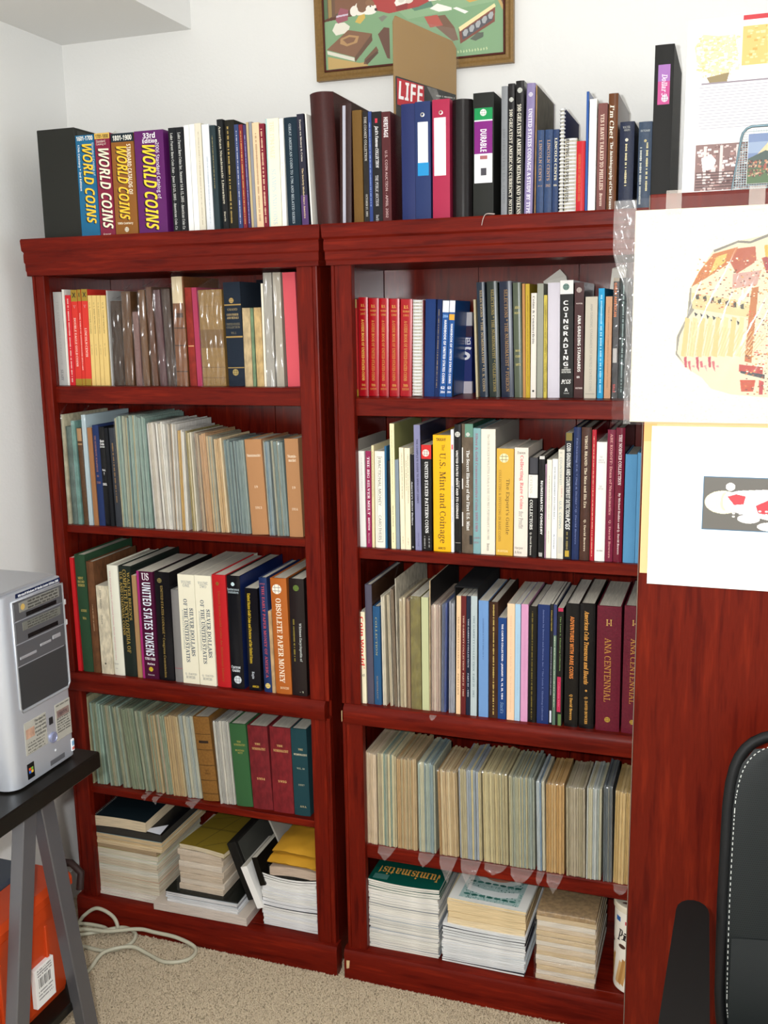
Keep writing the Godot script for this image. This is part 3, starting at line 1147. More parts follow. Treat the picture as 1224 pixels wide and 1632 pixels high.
	put("front_bezel", bz, mat("bcc0c8", "satin"), pc)
	var TP := mk()
	box(TP, Vector3(-0.4, 0.378, -0.09), Vector3(-0.012, 0.386, 0.09), 0.004)
	put("top_cover", TP, mat("a8aaae", "satin"), pc)
	# in face coordinates: u = -z offset to the right, from the centre; y from the foot
	var F := func(called: String, u0: float, y0: float, u1: float, y1: float, z0: float, z1: float, m: Material, par: Node) -> MeshInstance3D:
		var st := mk()
		box(st, Vector3(z0, y0, -u1), Vector3(z1, y1, -u0), 0.0012)
		return put(called, st, m, par)
	var dk := mat("6a6c70", "satin")
	var fr := mk()
	tube(fr, [Vector3(0.0005, 0.366, 0.058), Vector3(0.0005, 0.366, -0.092), Vector3(0.0005, 0.16, -0.0925), Vector3(0.0005, 0.15, -0.085), Vector3(0.0005, 0.15, 0.052), Vector3(0.0005, 0.158, 0.058)], 0.0028, 6, true)
	put("bay_surround", fr, mat("b4b8be", "satin"), pc)
	var dr1: Node = F.call("drive_door", -0.055, 0.328, 0.089, 0.364, -0.004, 0.0022, dk, pc)
	var dr2: Node = F.call("drive_door", -0.055, 0.284, 0.089, 0.3255, -0.004, 0.0022, dk, pc)
	var cr: Node = F.call("card_reader", -0.055, 0.24, 0.089, 0.2815, -0.004, 0.0012, dk, pc)
	F.call("bay_panel", -0.055, 0.153, 0.089, 0.2385, -0.004, 0.001, mat("4a4c4e", "satin"), pc)
	F.call("disc_slot", -0.022, 0.33, 0.07, 0.339, 0.0, 0.0026, mat("121214", "gloss"), dr1)
	F.call("disc_slot", -0.022, 0.2865, 0.07, 0.296, 0.0, 0.0026, mat("121214", "gloss"), dr2)
	F.call("sticker", -0.04, 0.342, 0.08, 0.362, 0.0, 0.0026, mat("8a8880", "paper"), dr1)
	F.call("sticker", -0.035, 0.305, 0.08, 0.3225, 0.0, 0.0026, mat("77776f", "paper"), dr2)
	for q in [[-0.048, 0.252, 0.0, 0.2575], [0.012, 0.26, 0.045, 0.265], [0.05, 0.262, 0.075, 0.27]]:
		F.call("card_slot", q[0], q[1], q[2], q[3], 0.0, 0.0022, mat("b8bac0", "satin"), cr)
	var face_xf := func(u: float, y: float, x := 0.003) -> Transform3D: return Transform3D(Basis(Vector3.UP, PI / 2), Vector3(x, y, -u))
	for i in 3: dashes(0.09, 0.004, face_xf.call(0.03, 0.358 - i * 0.006, 0.0028), "3a3834", dr1, i + 1)
	for i in 3: dashes(0.09, 0.003, face_xf.call(0.025, 0.319 - i * 0.005, 0.0028), "44423e", dr2, i + 4)
	el_disc(pc, Vector3(0.0029, 0.352, 0.03), 0.006, "c8a860")
	var strip: Node = F.call("name_strip", -0.045, 0.3705, 0.088, 0.3795, -0.002, 0.0012, mat("16244a", "gloss"), pc)
	letters("Microsoft Windows XP Media Center Edition 2005", "SB", "f0f2f6", 0.12, 0.0048, face_xf.call(0.0215, 0.375, 0.0015), strip)
	var st1: Node = F.call("sticker", -0.053, 0.06, 0.012, 0.126, -0.001, 0.0007, mat("b0ada2", "paper"), pc)
	for i in 5: letters(["The ideal PC", "for digital", "photography,", "music and", "videos"][i], "SB", "2c2a28", 0.034, 0.0052, face_xf.call(-0.006, 0.12 - i * 0.0075, 0.001), st1, "lettering", 1.3)
	for i in 4: dashes(0.05, 0.0032, face_xf.call(-0.022, 0.082 - i * 0.006, 0.001), "66645e", st1, 20 + i)
	F.call("photo_patch", -0.05, 0.092, -0.024, 0.112, -0.001, 0.0009, mat("c8a088", "worn"), st1)
	var st2: Node = F.call("sticker", 0.04, 0.052, 0.088, 0.128, -0.001, 0.0007, mat("b0ada2", "paper"), pc)
	F.call("photo_patch", 0.044, 0.098, 0.084, 0.114, -0.001, 0.0009, mat("9a8078", "worn"), st2)
	letters("CREATOR", "SB", "3a2430", 0.028, 0.006, face_xf.call(0.062, 0.106, 0.0011), st2)
	for i in 7: dashes(0.04, 0.0032, face_xf.call(0.064, 0.124 - i * 0.0055 - (0.022 if i > 0 else 0.0), 0.001), "55534e", st2, 30 + i)
	F.call("media_port", 0.02, 0.094, 0.032, 0.109, -0.002, 0.0014, mat("2c2c2e", "gloss"), pc)
	el_disc(pc, Vector3(0.0012, 0.1015, -0.026), 0.0036, "c8ccd0")
	var pw := mk()
	lathe(pw, [Vector2(0.011, 0), Vector2(0.011, 0.003), Vector2(0.0085, 0.0042), Vector2(0.0075, 0.003), Vector2(0.0001, 0.0032)], 24)
	var pwr := put("power_button", pw, mat("9aa0c0", "satin"), pc)
	pwr.transform = Transform3D(Basis(Vector3(0, 0, 1), -PI / 2), Vector3(0, 0.066, -0.028))
	el_disc(pc, Vector3(0.0012, 0.0375, -0.031), 0.0026, "e8eaf0")
	F.call("vent_slot", 0.014, 0.01, 0.06, 0.021, -0.002, 0.0006, mat("75777c", "satin"), pc)
	var ws: Node = F.call("badge", -0.054, 0.012, -0.034, 0.043, -0.001, 0.0012, mat("121216", "gloss"), pc)
	for i in 4: F.call("badge_square", -0.0505 + (i % 2) * 0.0065, 0.029 - (i / 2) * 0.006, -0.0445 + (i % 2) * 0.0065, 0.0345 - (i / 2) * 0.006, 0.0, 0.0016, mat(["d8522a", "7aa83a", "3a6ac8", "e0b03a"][i], "paper"), ws)
	var ib: Node = F.call("badge", 0.082, 0.012, 0.0915, 0.038, -0.002, 0.0014, mat("e4e6ea", "gloss"), pc)
	F.call("badge_square", 0.083, 0.024, 0.0905, 0.034, 0.0, 0.0018, mat("7aa6c8", "paper"), ib)
	F.call("badge_square", 0.083, 0.015, 0.0905, 0.021, 0.0, 0.0018, mat("c86a60", "paper"), ib)
	for y in [0.326, 0.284]: F.call("door_catch", 0.0925, y - 0.005, 0.099, y + 0.006, -0.008, 0.003, mat("e0e2e4", "satin"), pc)

func el_disc(parent: Node, c: Vector3, r: float, col: String) -> void:
	var st := mk()
	for k in 20: tri(st, c, c + Vector3(0, cos(TAU * k / 20), sin(TAU * k / 20)) * r, c + Vector3(0, cos(TAU * (k + 1) / 20), sin(TAU * (k + 1) / 20)) * r, Vector3(1, 0, 0))
	put("disc", st, mat(col, "gloss"), parent)

func picture() -> void:
	# framed painting on the back wall; only its lower part is in view
	var W := 0.489
	var H := 0.42
	var p := thing("framed_painting", "framed painting of books and a coin stand on a green table, above the bookcases", "painting", Vector3(-0.7585, 2.201, -0.334))
	p.rotation.x = 0.035
	var prof := PackedVector2Array([Vector2(0, 0), Vector2(0.024, 0), Vector2(0.024, 0.006), Vector2(0.018, 0.014), Vector2(0.012, 0.012), Vector2(0.006, 0.018), Vector2(0, 0.016)])
	var gold := mat("a07c48", "leather")
	for i in 4:
		var st := mk()
		var half := (W if i % 2 == 0 else H) / 2
		for k in prof.size():
			var a := prof[k]
			var b := prof[(k + 1) % prof.size()]
			face(st, [Vector3(-half + a.x, a.x, a.y), Vector3(half - a.x, a.x, a.y), Vector3(half - b.x, b.x, b.y), Vector3(-half + b.x, b.x, b.y)], Vector3(0, 0.012, 0.008))
		var o := put("frame_side", st, gold, p)
		var c := Vector3(0, H / 2, 0)
		var rot := Basis(Vector3(0, 0, 1), PI / 2 * i)
		o.transform = Transform3D(rot, c + rot * Vector3(0, -(H if i % 2 == 0 else W) / 2, 0))
	for i in 4:
		var st := mk()
		var a := -W / 2 + 0.02
		match i:
			0: box(st, Vector3(a, 0.02, 0.011), Vector3(-a, 0.0245, 0.0135), 0.0008)
			1: box(st, Vector3(a, H - 0.0245, 0.011), Vector3(-a, H - 0.02, 0.0135), 0.0008)
			2: box(st, Vector3(a, 0.02, 0.011), Vector3(a + 0.0045, H - 0.02, 0.0135), 0.0008)
			3: box(st, Vector3(-a - 0.0045, 0.02, 0.011), Vector3(-a, H - 0.02, 0.0135), 0.0008)
		put("inner_moulding", st, mat("5a2218", "gloss"), p)
	var im := canvas(640, 540, "5a3424")
	var S := func(col: String, a: Array) -> void:
		var r := []
		for i in range(0, a.size(), 2):
			var s: float = (a[i] - 135.0) / 970.0
			var t: float = (390.0 - 90.0 * s - a[i + 1]) / 970.0
			r.append(Vector2(s * 640, 540 - t * 640))
		pl(im, Color(col).lightened(0.16).to_html(false), r)
	S.call("4a2c1c", [130, -300, 1200, -300, 1200, 60, 130, 130])
	for i in 8: S.call(["3c5a34", "8a6a30", "55351f", "2c4a30"][i % 4], [135 + i * 24, -200, 155 + i * 24, -200, 158 + i * 24, 130 - i * 8, 138 + i * 24, 140 - i * 8])
	S.call("6a3a22", [200, 30, 420, 0, 420, 60, 200, 110])
	S.call("6a9464", [130, 150, 300, 120, 560, 75, 1060, -5, 1110, 120, 1120, 400, 130, 420])
	S.call("7aa070", [540, 90, 1040, 10, 1060, 60, 600, 140])
	S.call("b8904a", [540, 70, 1060, -10, 1110, 90, 1100, 100, 1050, 8, 545, 84])
	S.call("3f6e52", [600, 70, 720, 40, 740, 80, 640, 100])
	S.call("9c1f1c", [420, -200, 820, -200, 800, 20, 660, 80, 500, 110, 410, 90])
	S.call("7a1614", [520, -100, 620, -100, 600, 90, 540, 100])
	S.call("efe8dc", [530, 60, 560, 10, 600, -10, 640, 10, 640, 40, 590, 64, 540, 76])
	S.call("efe8dc", [690, 30, 720, -10, 770, -20, 800, 20, 795, 46, 720, 56])
	S.call("eee6d8", [300, 110, 320, 60, 360, 50, 430, 70, 430, 95, 400, 108, 330, 118])
	S.call("6a4026", [325, 60, 350, 40, 390, 36, 410, 60, 380, 84, 340, 100])
	S.call("3a2416", [330, 70, 350, 56, 350, 96, 334, 104])
	S.call("e2dccb", [180, 190, 200, 155, 250, 150, 280, 170, 270, 200, 200, 215])
	var E := func(col: String, x: float, y: float, rx: float, ry: float, ang := 0.0) -> void:
		var q := []
		for k in 20:
			var v := Vector2(cos(TAU * k / 20) * rx, sin(TAU * k / 20) * ry).rotated(ang)
			q.append(x + v.x)
			q.append(y + v.y)
		S.call(col, q)
	E.call("efe8dc", 590, 22, 62, 34, -0.2)
	E.call("d8cfc0", 572, 44, 22, 14, -0.5)
	E.call("d8cfc0", 612, 50, 22, 13, -0.3)
	E.call("efe8dc", 746, 18, 58, 30, 0.1)
	E.call("d8cfc0", 726, 40, 20, 11, 0.1)
	E.call("d8cfc0", 768, 40, 20, 11, 0.2)
	E.call("f0e8da", 372, 84, 62, 30, 0.15)
	E.call("6a4026", 352, 70, 30, 34, 0.3)
	E.call("7a4c2e", 396, 60, 26, 16, 0.2)
	E.call("f0e8da", 402, 90, 30, 20, 0.2)
	E.call("1e1410", 428, 90, 8, 7)
	E.call("1e1410", 398, 74, 4, 4)
	E.call("ece4d6", 306, 96, 22, 26, 0.4)
	S.call("8a3a4a", [200, 140, 230, 80, 275, 90, 270, 140, 215, 156])
	S.call("c8b8c8", [206, 118, 272, 108, 272, 116, 204, 128])
	S.call("caa23c", [310, 150, 330, 120, 365, 110, 368, 130, 340, 158])
	S.call("b8924a", [150, 320, 330, 350, 360, 345, 380, 365, 150, 384])
	S.call("6e4226", [145, 285, 270, 188, 402, 206, 302, 322])
	S.call("4e2c18", [302, 322, 402, 206, 404, 240, 304, 346])
	S.call("dcd6c4", [146, 290, 300, 324, 302, 342, 148, 308])
	S.call("a87a44", [225, 230, 275, 212, 330, 218, 318, 250, 260, 268, 222, 256])
	S.call("6e4226", [238, 236, 275, 222, 312, 226, 300, 246, 262, 256])
	S.call("5a331c", [358, 330, 425, 268, 436, 290, 372, 356, 352, 356])
	S.call("3a2010", [360, 340, 430, 290, 436, 300, 372, 358])
	S.call("4c2818", [436, 210, 470, 176, 500, 180, 500, 330, 484, 326])
	S.call("5f3a24", [800, 120, 850, 180, 870, 240, 840, 244, 690, 130])
	S.call("a83a2c", [690, 128, 760, 120, 790, 170, 720, 180])
	S.call("f0ece0", [720, 90, 760, 66, 836, 86, 836, 98, 770, 106])
	S.call("f2eee4", [842, 90, 862, 84, 925, 106, 905, 116])
	S.call("6a6a5a", [440, 130, 470, 118, 492, 124, 460, 150])
	S.call("c8983a", [890, 40, 930, 10, 980, 34, 975, 54, 930, 64])
	S.call("8a6424", [918, 20, 935, -60, 950, 22])
	S.call("6a2a1c", [872, 186, 1062, 78, 1060, 154, 880, 258])
	S.call("e8d898", [872, 180, 1058, 70, 1066, 84, 878, 200])
	S.call("33343a", [888, 200, 1052, 104, 1050, 146, 892, 240])
	for i in 5: S.call("9a9c9e", [893 + i * 33, 205 - i * 20, 904 + i * 33, 190 - i * 20, 918 + i * 33, 188 - i * 20, 922 + i * 33, 202 - i * 20, 912 + i * 33, 222 - i * 20, 898 + i * 33, 222 - i * 20])
	S.call("3a4436", [930, 236, 970, 205, 1002, 204, 1000, 226, 960, 244])
	for i in 12: S.call("b8c890", [848 + i * 15, 302 - i * 1.6 - (i % 3) * 5, 853 + i * 15, 290 - i * 1.6, 858 + i * 15, 300 - i * 1.6, 852 + i * 15, 306 - i * 1.6])
	var cv := mk()
	card(cv, -W / 2 + 0.0235, 0.0235, W / 2 - 0.0235, H - 0.0235, 0.0105)
	put("canvas", cv, tex_mat("painting", ImageTexture.create_from_image(im), 0.45), p)

func chair() -> void:
	var c := thing("office_chair", "black mesh-backed office chair in front of the tall cabinet", "chair", Vector3(0.25, 0, 0.56))
	var bm := mat("0c0d0e", "plain")
	var w := 0.235
	# back frame: rounded outline, leaning slightly back
	var ring := []
	var outline := []
	for k in 40:
		var a := TAU * k / 40
		var ex := 0.32
		var x := signf(cos(a)) * pow(absf(cos(a)), ex) * (w - 0.006)
		var y := signf(sin(a)) * pow(absf(sin(a)), ex) * 0.27
		if y < 0: x *= 1.0 + y * 0.06
		outline.append(Vector2(x, y))
	var shape := func(x: float, y: float) -> Vector3: return Vector3(x, 0.68 + y, -0.075 - 0.06 * (y / 0.27) + 0.03 * pow(absf(x) / w, 2))
	for q in outline: ring.append(shape.call(q.x, q.y))
	var f := mk()
	tube(f, ring, 0.007, 8, true, 0.012)
	put("back_frame", f, bm, c)
	var pipe := mk()
	var pr := []
	for q in outline: pr.append(shape.call(q.x * 0.955, q.y * 0.962) + Vector3(0, 0, 0.012))
	pr.append(pr[0])
	var fine := smooth_path(pr, 420)
	for i in range(0, 420, 2): tube(pipe, [fine[i], fine[i + 1]], 0.0009, 5)
	stuff(put("piping_stitch", pipe, mat("c4c6c0", "gloss"), c))
	var mesh_mat := mat("23282a", "plain").duplicate() as StandardMaterial3D
	var im := canvas(64, 64, "3a4040")
	for i in 8:
		for j in 8:
			el(im, "0c0d0e", i * 8 + 4 + (4 if j % 2 == 1 else 0), j * 8 + 4, 2.4, 2.4)
			if j % 2 == 1 and i == 7: el(im, "0c0d0e", 0, j * 8 + 4, 2.4, 2.4)
	var tx := ImageTexture.create_from_image(im)
	mesh_mat.albedo_color = Color("6c7472")
	mesh_mat.albedo_texture = tx
	mesh_mat.uv1_scale = Vector3(16, 20, 1)
	mesh_mat.roughness = 0.55
	var pan := mk()
	grid(pan, 20, 20, func(u: float, v: float) -> Vector3:
		var x := (u * 2 - 1)
		var y := (v * 2 - 1)
		var lim := pow(maxf(0.0, 1.0 - pow(absf(y), 5)), 0.2)
		return shape.call(x * lim * (w - 0.006), y * 0.269) + Vector3(0, 0, 0.009 - 0.008 * pow(maxf(absf(x), absf(y)), 8)))
	put("mesh_panel", pan, mesh_mat, c)
	var lum := mk()
	grid(lum, 16, 8, func(u: float, v: float) -> Vector3:
		var x := (u * 2 - 1)
		var y := lerpf(-0.262, -0.055, v)
		return shape.call(x * (w - 0.022), y) + Vector3(0, 0, 0.012 + 0.012 * sin(v * PI)))
	put("lumbar_pad", lum, mesh_mat, c)
	var se := mk()
	box(se, Vector3(-0.22, 0.43, -0.02), Vector3(0.22, 0.49, 0.42), 0.022)
	put("seat", se, mat("1a1c1d", "cloth"), c)
	for s in [-1.0, 1.0]:
		var arm := mk()
		var o := PackedVector2Array()
		for k in 9: o.append(Vector2(cos(PI * k / 8) * 0.026, -0.05 - sin(PI * k / 8) * 0.035))
		o.append(Vector2(-0.034, 0.24))
		for k in 9: o.append(Vector2(-cos(PI * k / 8) * 0.034, 0.24 + sin(PI * k / 8) * 0.04))
		var fl := PackedVector2Array()
		for q in o: fl.append(Vector2(q.x, -q.y))
		extrude(arm, fl, UP.translated(Vector3(s * 0.275, 0.645, 0.03)), 0.02, 40.0)
		put("armrest", arm, mat("0f0f0e", "plain"), c)
		var po := mk()
		tube(po, [Vector3(s * 0.275, 0.646, 0.13), Vector3(s * 0.275, 0.5, 0.14), Vector3(s * 0.262, 0.425, 0.15), Vector3(s * 0.15, 0.415, 0.15)], 0.016, 8)
		put("arm_post", po, bm, c)
	var sp := mk()
	tube(sp, [Vector3(0, 0.415, 0.02), Vector3(0, 0.42, -0.05), Vector3(0, 0.5, -0.07)], 0.022, 8)
	put("back_bracket", sp, bm, c)
	var col := mk()
	lathe(col, [Vector2(0.03, 0.07), Vector2(0.03, 0.25), Vector2(0.02, 0.25), Vector2(0.02, 0.43)], 20, Vector3(0, 0, 0.18))
	put("gas_column", col, bm, c)
	for k in 5:
		var a := TAU * k / 5 + 0.3
		var lg := mk()
		tube(lg, [Vector3(0, 0.1, 0.18), Vector3(cos(a) * 0.15, 0.09, 0.18 + sin(a) * 0.15), Vector3(cos(a) * 0.26, 0.066, 0.18 + sin(a) * 0.26)], 0.018, 8)
		var l := put("base_leg", lg, bm, c)
		var ca := mk()
		lathe(ca, [Vector2(0.0001, -0.012), Vector2(0.022, -0.012), Vector2(0.024, -0.008), Vector2(0.024, 0.008), Vector2(0.022, 0.012), Vector2(0.0001, 0.012)], 18)
		var cs := put("caster", ca, bm, l)
		cs.transform = Transform3D(Basis(Vector3(cos(a), 0, sin(a)), 0) * Basis(Vector3(1, 0, 0), PI / 2), Vector3(cos(a) * 0.27, 0.0245, 0.18 + sin(a) * 0.27))

func smooth_path(p: Array, n: int) -> Array:
	var c := Curve3D.new()
	for i in p.size():
		var a: Vector3 = p[maxi(0, i - 1)]
		var b: Vector3 = p[mini(p.size() - 1, i + 1)]
		var t: Vector3 = (b - a) / 6.0
		c.add_point(p[i], -t, t)
	var out := []
	var ln := c.get_baked_length()
	for i in n + 1: out.append(c.sample_baked(ln * i / n, true))
	return out

func cables() -> void:
	var a := [Vector3(-1.66, 0.006, 0.1), Vector3(-1.64, 0.006, 0.035), Vector3(-1.622, 0.03, 0.02), Vector3(-1.58, 0.058, 0.018), Vector3(-1.53, 0.045, 0.02), Vector3(-1.51, 0.02, 0.03), Vector3(-1.53, 0.006, 0.034), Vector3(-1.566, 0.006, 0.02), Vector3(-1.633, 0.008, 0.03), Vector3(-1.68, 0.006, 0.07)]
	var st := mk()
	tube(st, smooth_path(a, 90), 0.0052, 8)
	var o := put("loose_cable", st, mat("c4c0aa", "gloss"))
	tag(o, "pale cable standing up in a small loop against the left bookcase plinth", "cable")
	var b := [Vector3(-1.67, 0.017, 0.13), Vector3(-1.596, 0.017, 0.086), Vector3(-1.55, 0.017, 0.055), Vector3(-1.5, 0.017, 0.02), Vector3(-1.452, 0.017, 0.034), Vector3(-1.446, 0.012, 0.075), Vector3(-1.497, 0.0065, 0.11), Vector3(-1.58, 0.0065, 0.115), Vector3(-1.66, 0.0065, 0.16)]
	var s2 := mk()
	tube(s2, smooth_path(b, 90), 0.0052, 8)
	tag(put("loose_cable", s2, mat("c4c0aa", "gloss")), "pale cable lying in the tighter inner loop on the carpet", "cable")
	var d := [Vector3(-1.7, 0.028, 0.16), Vector3(-1.6, 0.028, 0.08), Vector3(-1.52, 0.028, 0.062), Vector3(-1.447, 0.028, 0.028), Vector3(-1.40, 0.024, 0.022), Vector3(-1.33, 0.02, 0.02), Vector3(-1.272, 0.008, 0.03), Vector3(-1.268, 0.0065, 0.075), Vector3(-1.318, 0.0065, 0.103), Vector3(-1.379, 0.0065, 0.088), Vector3(-1.43, 0.0178, 0.088), Vector3(-1.484, 0.0178, 0.129), Vector3(-1.489, 0.0065, 0.184), Vector3(-1.485, 0.0065, 0.24), Vector3(-1.44, 0.0065, 0.34)]
	var s3 := mk()
	tube(s3, smooth_path(d, 120), 0.0052, 8)
	tag(put("loose_cable", s3, mat("c4c0aa", "gloss")), "pale cable swinging out in the wide loop on the carpet before the bookcase", "cable")
	var g := [Vector3(-1.71, 0.735, 0.45), Vector3(-1.705, 0.6, 0.42), Vector3(-1.70, 0.5, 0.44), Vector3(-1.71, 0.35, 0.44), Vector3(-1.72, 0.1, 0.42), Vector3(-1.71, 0.006, 0.36), Vector3(-1.66, 0.006, 0.25), Vector3(-1.6, 0.006, 0.24)]
	var s4 := mk()
	tube(s4, smooth_path(g, 60), 0.004, 8)
	tag(put("hanging_cable", s4, mat("8a8c92", "gloss")), "grey cable hanging behind the stand by the side wall", "cable")

func books() -> void:
	book("slipcase", "box", -1.5564, 1.8312, -0.020, 0.1062, 0.2520, 0.250, 0.00, 0, "2c2d28", "plain", "wide black slipcase at the far end of the row nearest the side wall", "slipcase", "books standing on top of the bookcases", "", "", false)
	book("paperback_book", "p", -1.4758, 1.8312, -0.020, 0.0509, 0.2324, 0.200, 0.00, 0, "1f6f9c", "gloss", "blue catalogue with yellow WORLD COINS lettering and 1601-1700 at the top", "book", "books standing on top of the bookcases", "h;1601-1700;.01;.055;.06;.94;f3f1e6;SB|D;WORLD COINS;.08;.86;.34;.86;f2c63a;SI|d;Standard Catalog of;.08;.4;.84;.97;d9e6ee;SA|d;17th Century * 3rd Edition;.09;.54;.06;.2;e6eef2;SB", "", false)
	book("paperback_book", "p", -1.4279, 1.8312, -0.020, 0.0408, 0.2335, 0.200, 0.00, 0, "8f2444", "gloss", "maroon catalogue with pale WORLD COINS lettering under a yellow 1701-1800 band", "book", "books standing on top of the bookcases", "b;;0;.055;0;1;e0b85a|h;1701-1800;.012;.05;.08;.92;3a2a18;SB|h;Standard;.065;.09;.1;.7;f0dcd0;SA|h;Catalog of;.095;.12;.1;.75;f0dcd0;SA|D;WORLD COINS;.14;.92;.2;.9;f6ead0;SI|h;Krause;.97;.99;.2;.7;f0dcd0;SA", "", false)
	book("paperback_book", "p", -1.3754, 1.8315, -0.020, 0.0606, 0.2291, 0.200, -0.52, 0, "9a6126", "gloss", "brown catalogue with yellow WORLD COINS lettering under a black 1801-1900 band", "book", "books standing on top of the bookcases", "b;;0;.085;0;1;20303a|h;1801-1900;.02;.07;.08;.92;f3f1e6;SB|D;WORLD COINS;.12;.84;.22;.68;f2c63a;SI|d;STANDARD CATALOG OF;.11;.6;.68;.86;efe3c8;SB|h;19th Century;.87;.9;.1;.8;efe3c8;SB|e;;.92;.97;.35;.65;e9dfc8", "", false)
	book("paperback_book", "p", -1.3032, 1.8313, -0.020, 0.0766, 0.2300, 0.210, -0.22, 0, "6a2170", "gloss", "thick purple catalogue with WORLD COINS and 33rd Edition lettering", "book", "books standing on top of the bookcases", "h;33rd;.02;.075;.3;.72;f5f0f2;SB|h;Edition;.08;.12;.28;.78;f5f0f2;SB|D;WORLD COINS;.13;.95;.26;.7;f4d43a;SI|d;2006 Standard Catalog of;.12;.66;.68;.84;efe2f0;SA", "", false)
	book("paperback_book", "p", -1.2400, 1.8312, -0.020, 0.0184, 0.2313, 0.200, 0.24, 0, "15181f", "gloss", "thin black paperback with tiny white lettering just right of the purple catalogue", "book", "books standing on top of the bookcases", "d;Lake Forest Rare Coin Fair - June 23-25, 2005 - American Coin Co;.05;.97;.15;.6;e8e8e2;TA", "", false)
	book("paperback_book", "p", -1.2206, 1.8312, -0.020, 0.0183, 0.2312, 0.200, 0.30, 0, "15181f", "gloss", "second thin black paperback with tiny white lettering, beside the white magazines", "book", "books standing on top of the bookcases", "d;Lake Forest Rare Coins Inc. Summer 14 & 15, 2005 - American Coin Co;.05;.97;.2;.65;e8e8e2;TA", "", false)
	book("paperback_book", "p", -1.2028, 1.8312, -0.020, 0.0129, 0.2340, 0.200, 0.07, 0, "f2f2ee", "paper", "white magazine leaning on the thin black paperbacks", "book", "books standing on top of the bookcases", "", "", false)
	book("paperback_book", "p", -1.1881, 1.8312, -0.020, 0.0132, 0.2346, 0.200, 0.18, 0, "f6f5f0", "paper", "second white magazine right of the thin black paperbacks", "book", "books standing on top of the bookcases", "", "", false)
	book("paperback_book", "p", -1.1730, 1.8312, -0.020, 0.0155, 0.2361, 0.200, 0.19, 0, "e4ddc9", "paper", "cream catalogue with a faded spine among the white magazines", "book", "books standing on top of the bookcases", "l;;.08;.94;.45;.6;b9ac94", "", false)
	book("paperback_book", "p", -1.1531, 1.8313, -0.020, 0.0176, 0.2323, 0.200, 0.49, 0, "e3e6ea", "paper", "bluish white catalogue beside the dark grey-green book", "book", "books standing on top of the bookcases", "l;;.3;.94;.5;.62;a9b4c4", "", false)
	book("hardcover_book", "h", -1.1361, 1.8313, -0.020, 0.0140, 0.2290, 0.170, 0.54, 0, "34454a", "cloth", "dark grey-green book with a dull gilt spine line next to the black literature volume", "book", "books standing on top of the bookcases", "l;;.1;.6;.4;.55;9a8c5a", "", false)
	book("hardcover_book", "h", -1.1135, 1.8314, -0.020, 0.0143, 0.2402, 0.180, 1.35, 0, "26282a", "cloth", "black volume lettered American Numismatic Literature", "book", "books standing on top of the bookcases", "d;American Numismatic Literature;.06;.76;.3;.68;d0c9b4;TB|d;Davis;.83;.92;.35;.65;d0c9b4;TB", "", false)
	book("hardcover_book", "h", -1.0942, 1.8312, -0.020, 0.0224, 0.2374, 0.200, 0.11, 0, "2c2a22", "cloth", "black book with a narrow gilt title line right of the literature volume", "book", "books standing on top of the bookcases", "l;;.06;.95;.22;.42;b79b58", "", false)
	book("paperback_book", "p", -1.0758, 1.8312, -0.020, 0.0103, 0.2262, 0.170, 0.35, 0, "3a4a7c", "paper", "thin slate blue auction catalogue", "book", "books standing on top of the bookcases", "l;;.06;.95;.35;.6;c8c8d8", "", false)
	book("paperback_book", "p", -1.0641, 1.8313, -0.020, 0.0090, 0.2253, 0.170, 0.64, 0, "8d2a36", "paper", "thin dark red auction catalogue beside the slate blue one", "book", "books standing on top of the bookcases", "l;;.06;.95;.35;.62;e0b060", "", false)
	book("paperback_book", "p", -1.0535, 1.8313, -0.020, 0.0066, 0.2239, 0.170, 0.95, 0, "4d3f74", "paper", "thin purple auction catalogue", "book", "books standing on top of the bookcases", "l;;.1;.95;.35;.6;b8a8d8", "", false)
	book("paperback_book", "p", -1.0457, 1.8313, -0.020, 0.0053, 0.2288, 0.170, 1.07, 0, "c9b489", "paper", "narrow tan booklet left of the grey booklet", "book", "books standing on top of the bookcases", "", "", false)
	book("paperback_book", "p", -1.0389, 1.8313, -0.020, 0.0069, 0.2292, 0.170, 0.90, 0, "9a9aa0", "paper", "narrow grey booklet left of the peach catalogue", "book", "books standing on top of the bookcases", "", "", false)
	book("paperback_book", "p", -1.0264, 1.8313, -0.020, 0.0163, 0.2266, 0.170, 0.91, 0, "eec9a2", "paper", "peach catalogue with a faint title running down the spine", "book", "books standing on top of the bookcases", "l;;.1;.95;.35;.6;a88a6a", "", false)
	book("paperback_book", "p", -1.0114, 1.8313, -0.020, 0.0123, 0.2234, 0.170, 0.92, 0, "8a1f33", "paper", "maroon catalogue with pale lettering between the peach and the big white catalogue", "book", "books standing on top of the bookcases", "l;;.05;.95;.25;.6;e2c0a0", "", false)
	book("paperback_book", "p", -0.9888, 1.8312, -0.020, 0.0308, 0.2320, 0.180, 0.06, 0, "efead2", "paper", "broad cream auction catalogue with a pale blue title", "book", "books standing on top of the bookcases", "b;;0;1;0;.1;a9d0cc|d;THE 1794 SALE;.03;.36;.3;.62;d8cfa8;TA|d;STAMPS AND COINS;.46;.97;.34;.66;b7cdd6;TA", "", false)
	book("paperback_book", "p", -0.9670, 1.8312, -0.020, 0.0098, 0.2302, 0.180, 0.15, 0, "f4f2ea", "paper", "narrow white catalogue beside the broad cream one", "book", "books standing on top of the bookcases", "d;A NAME;.32;.6;.3;.55;d4c79a;TA", "", false)
	book("hardcover_book", "h", -0.9431, 1.8314, -0.020, 0.0307, 0.2315, 0.200, 0.74, 0, "1d3342", "cloth", "dark teal volume with a thin white vertical title", "book", "books standing on top of the bookcases", "d;GREAT AMERICAN COINS TO 1796 AND RELATED SERIES;.06;.97;.38;.56;c7d2d8;TA", "", false)
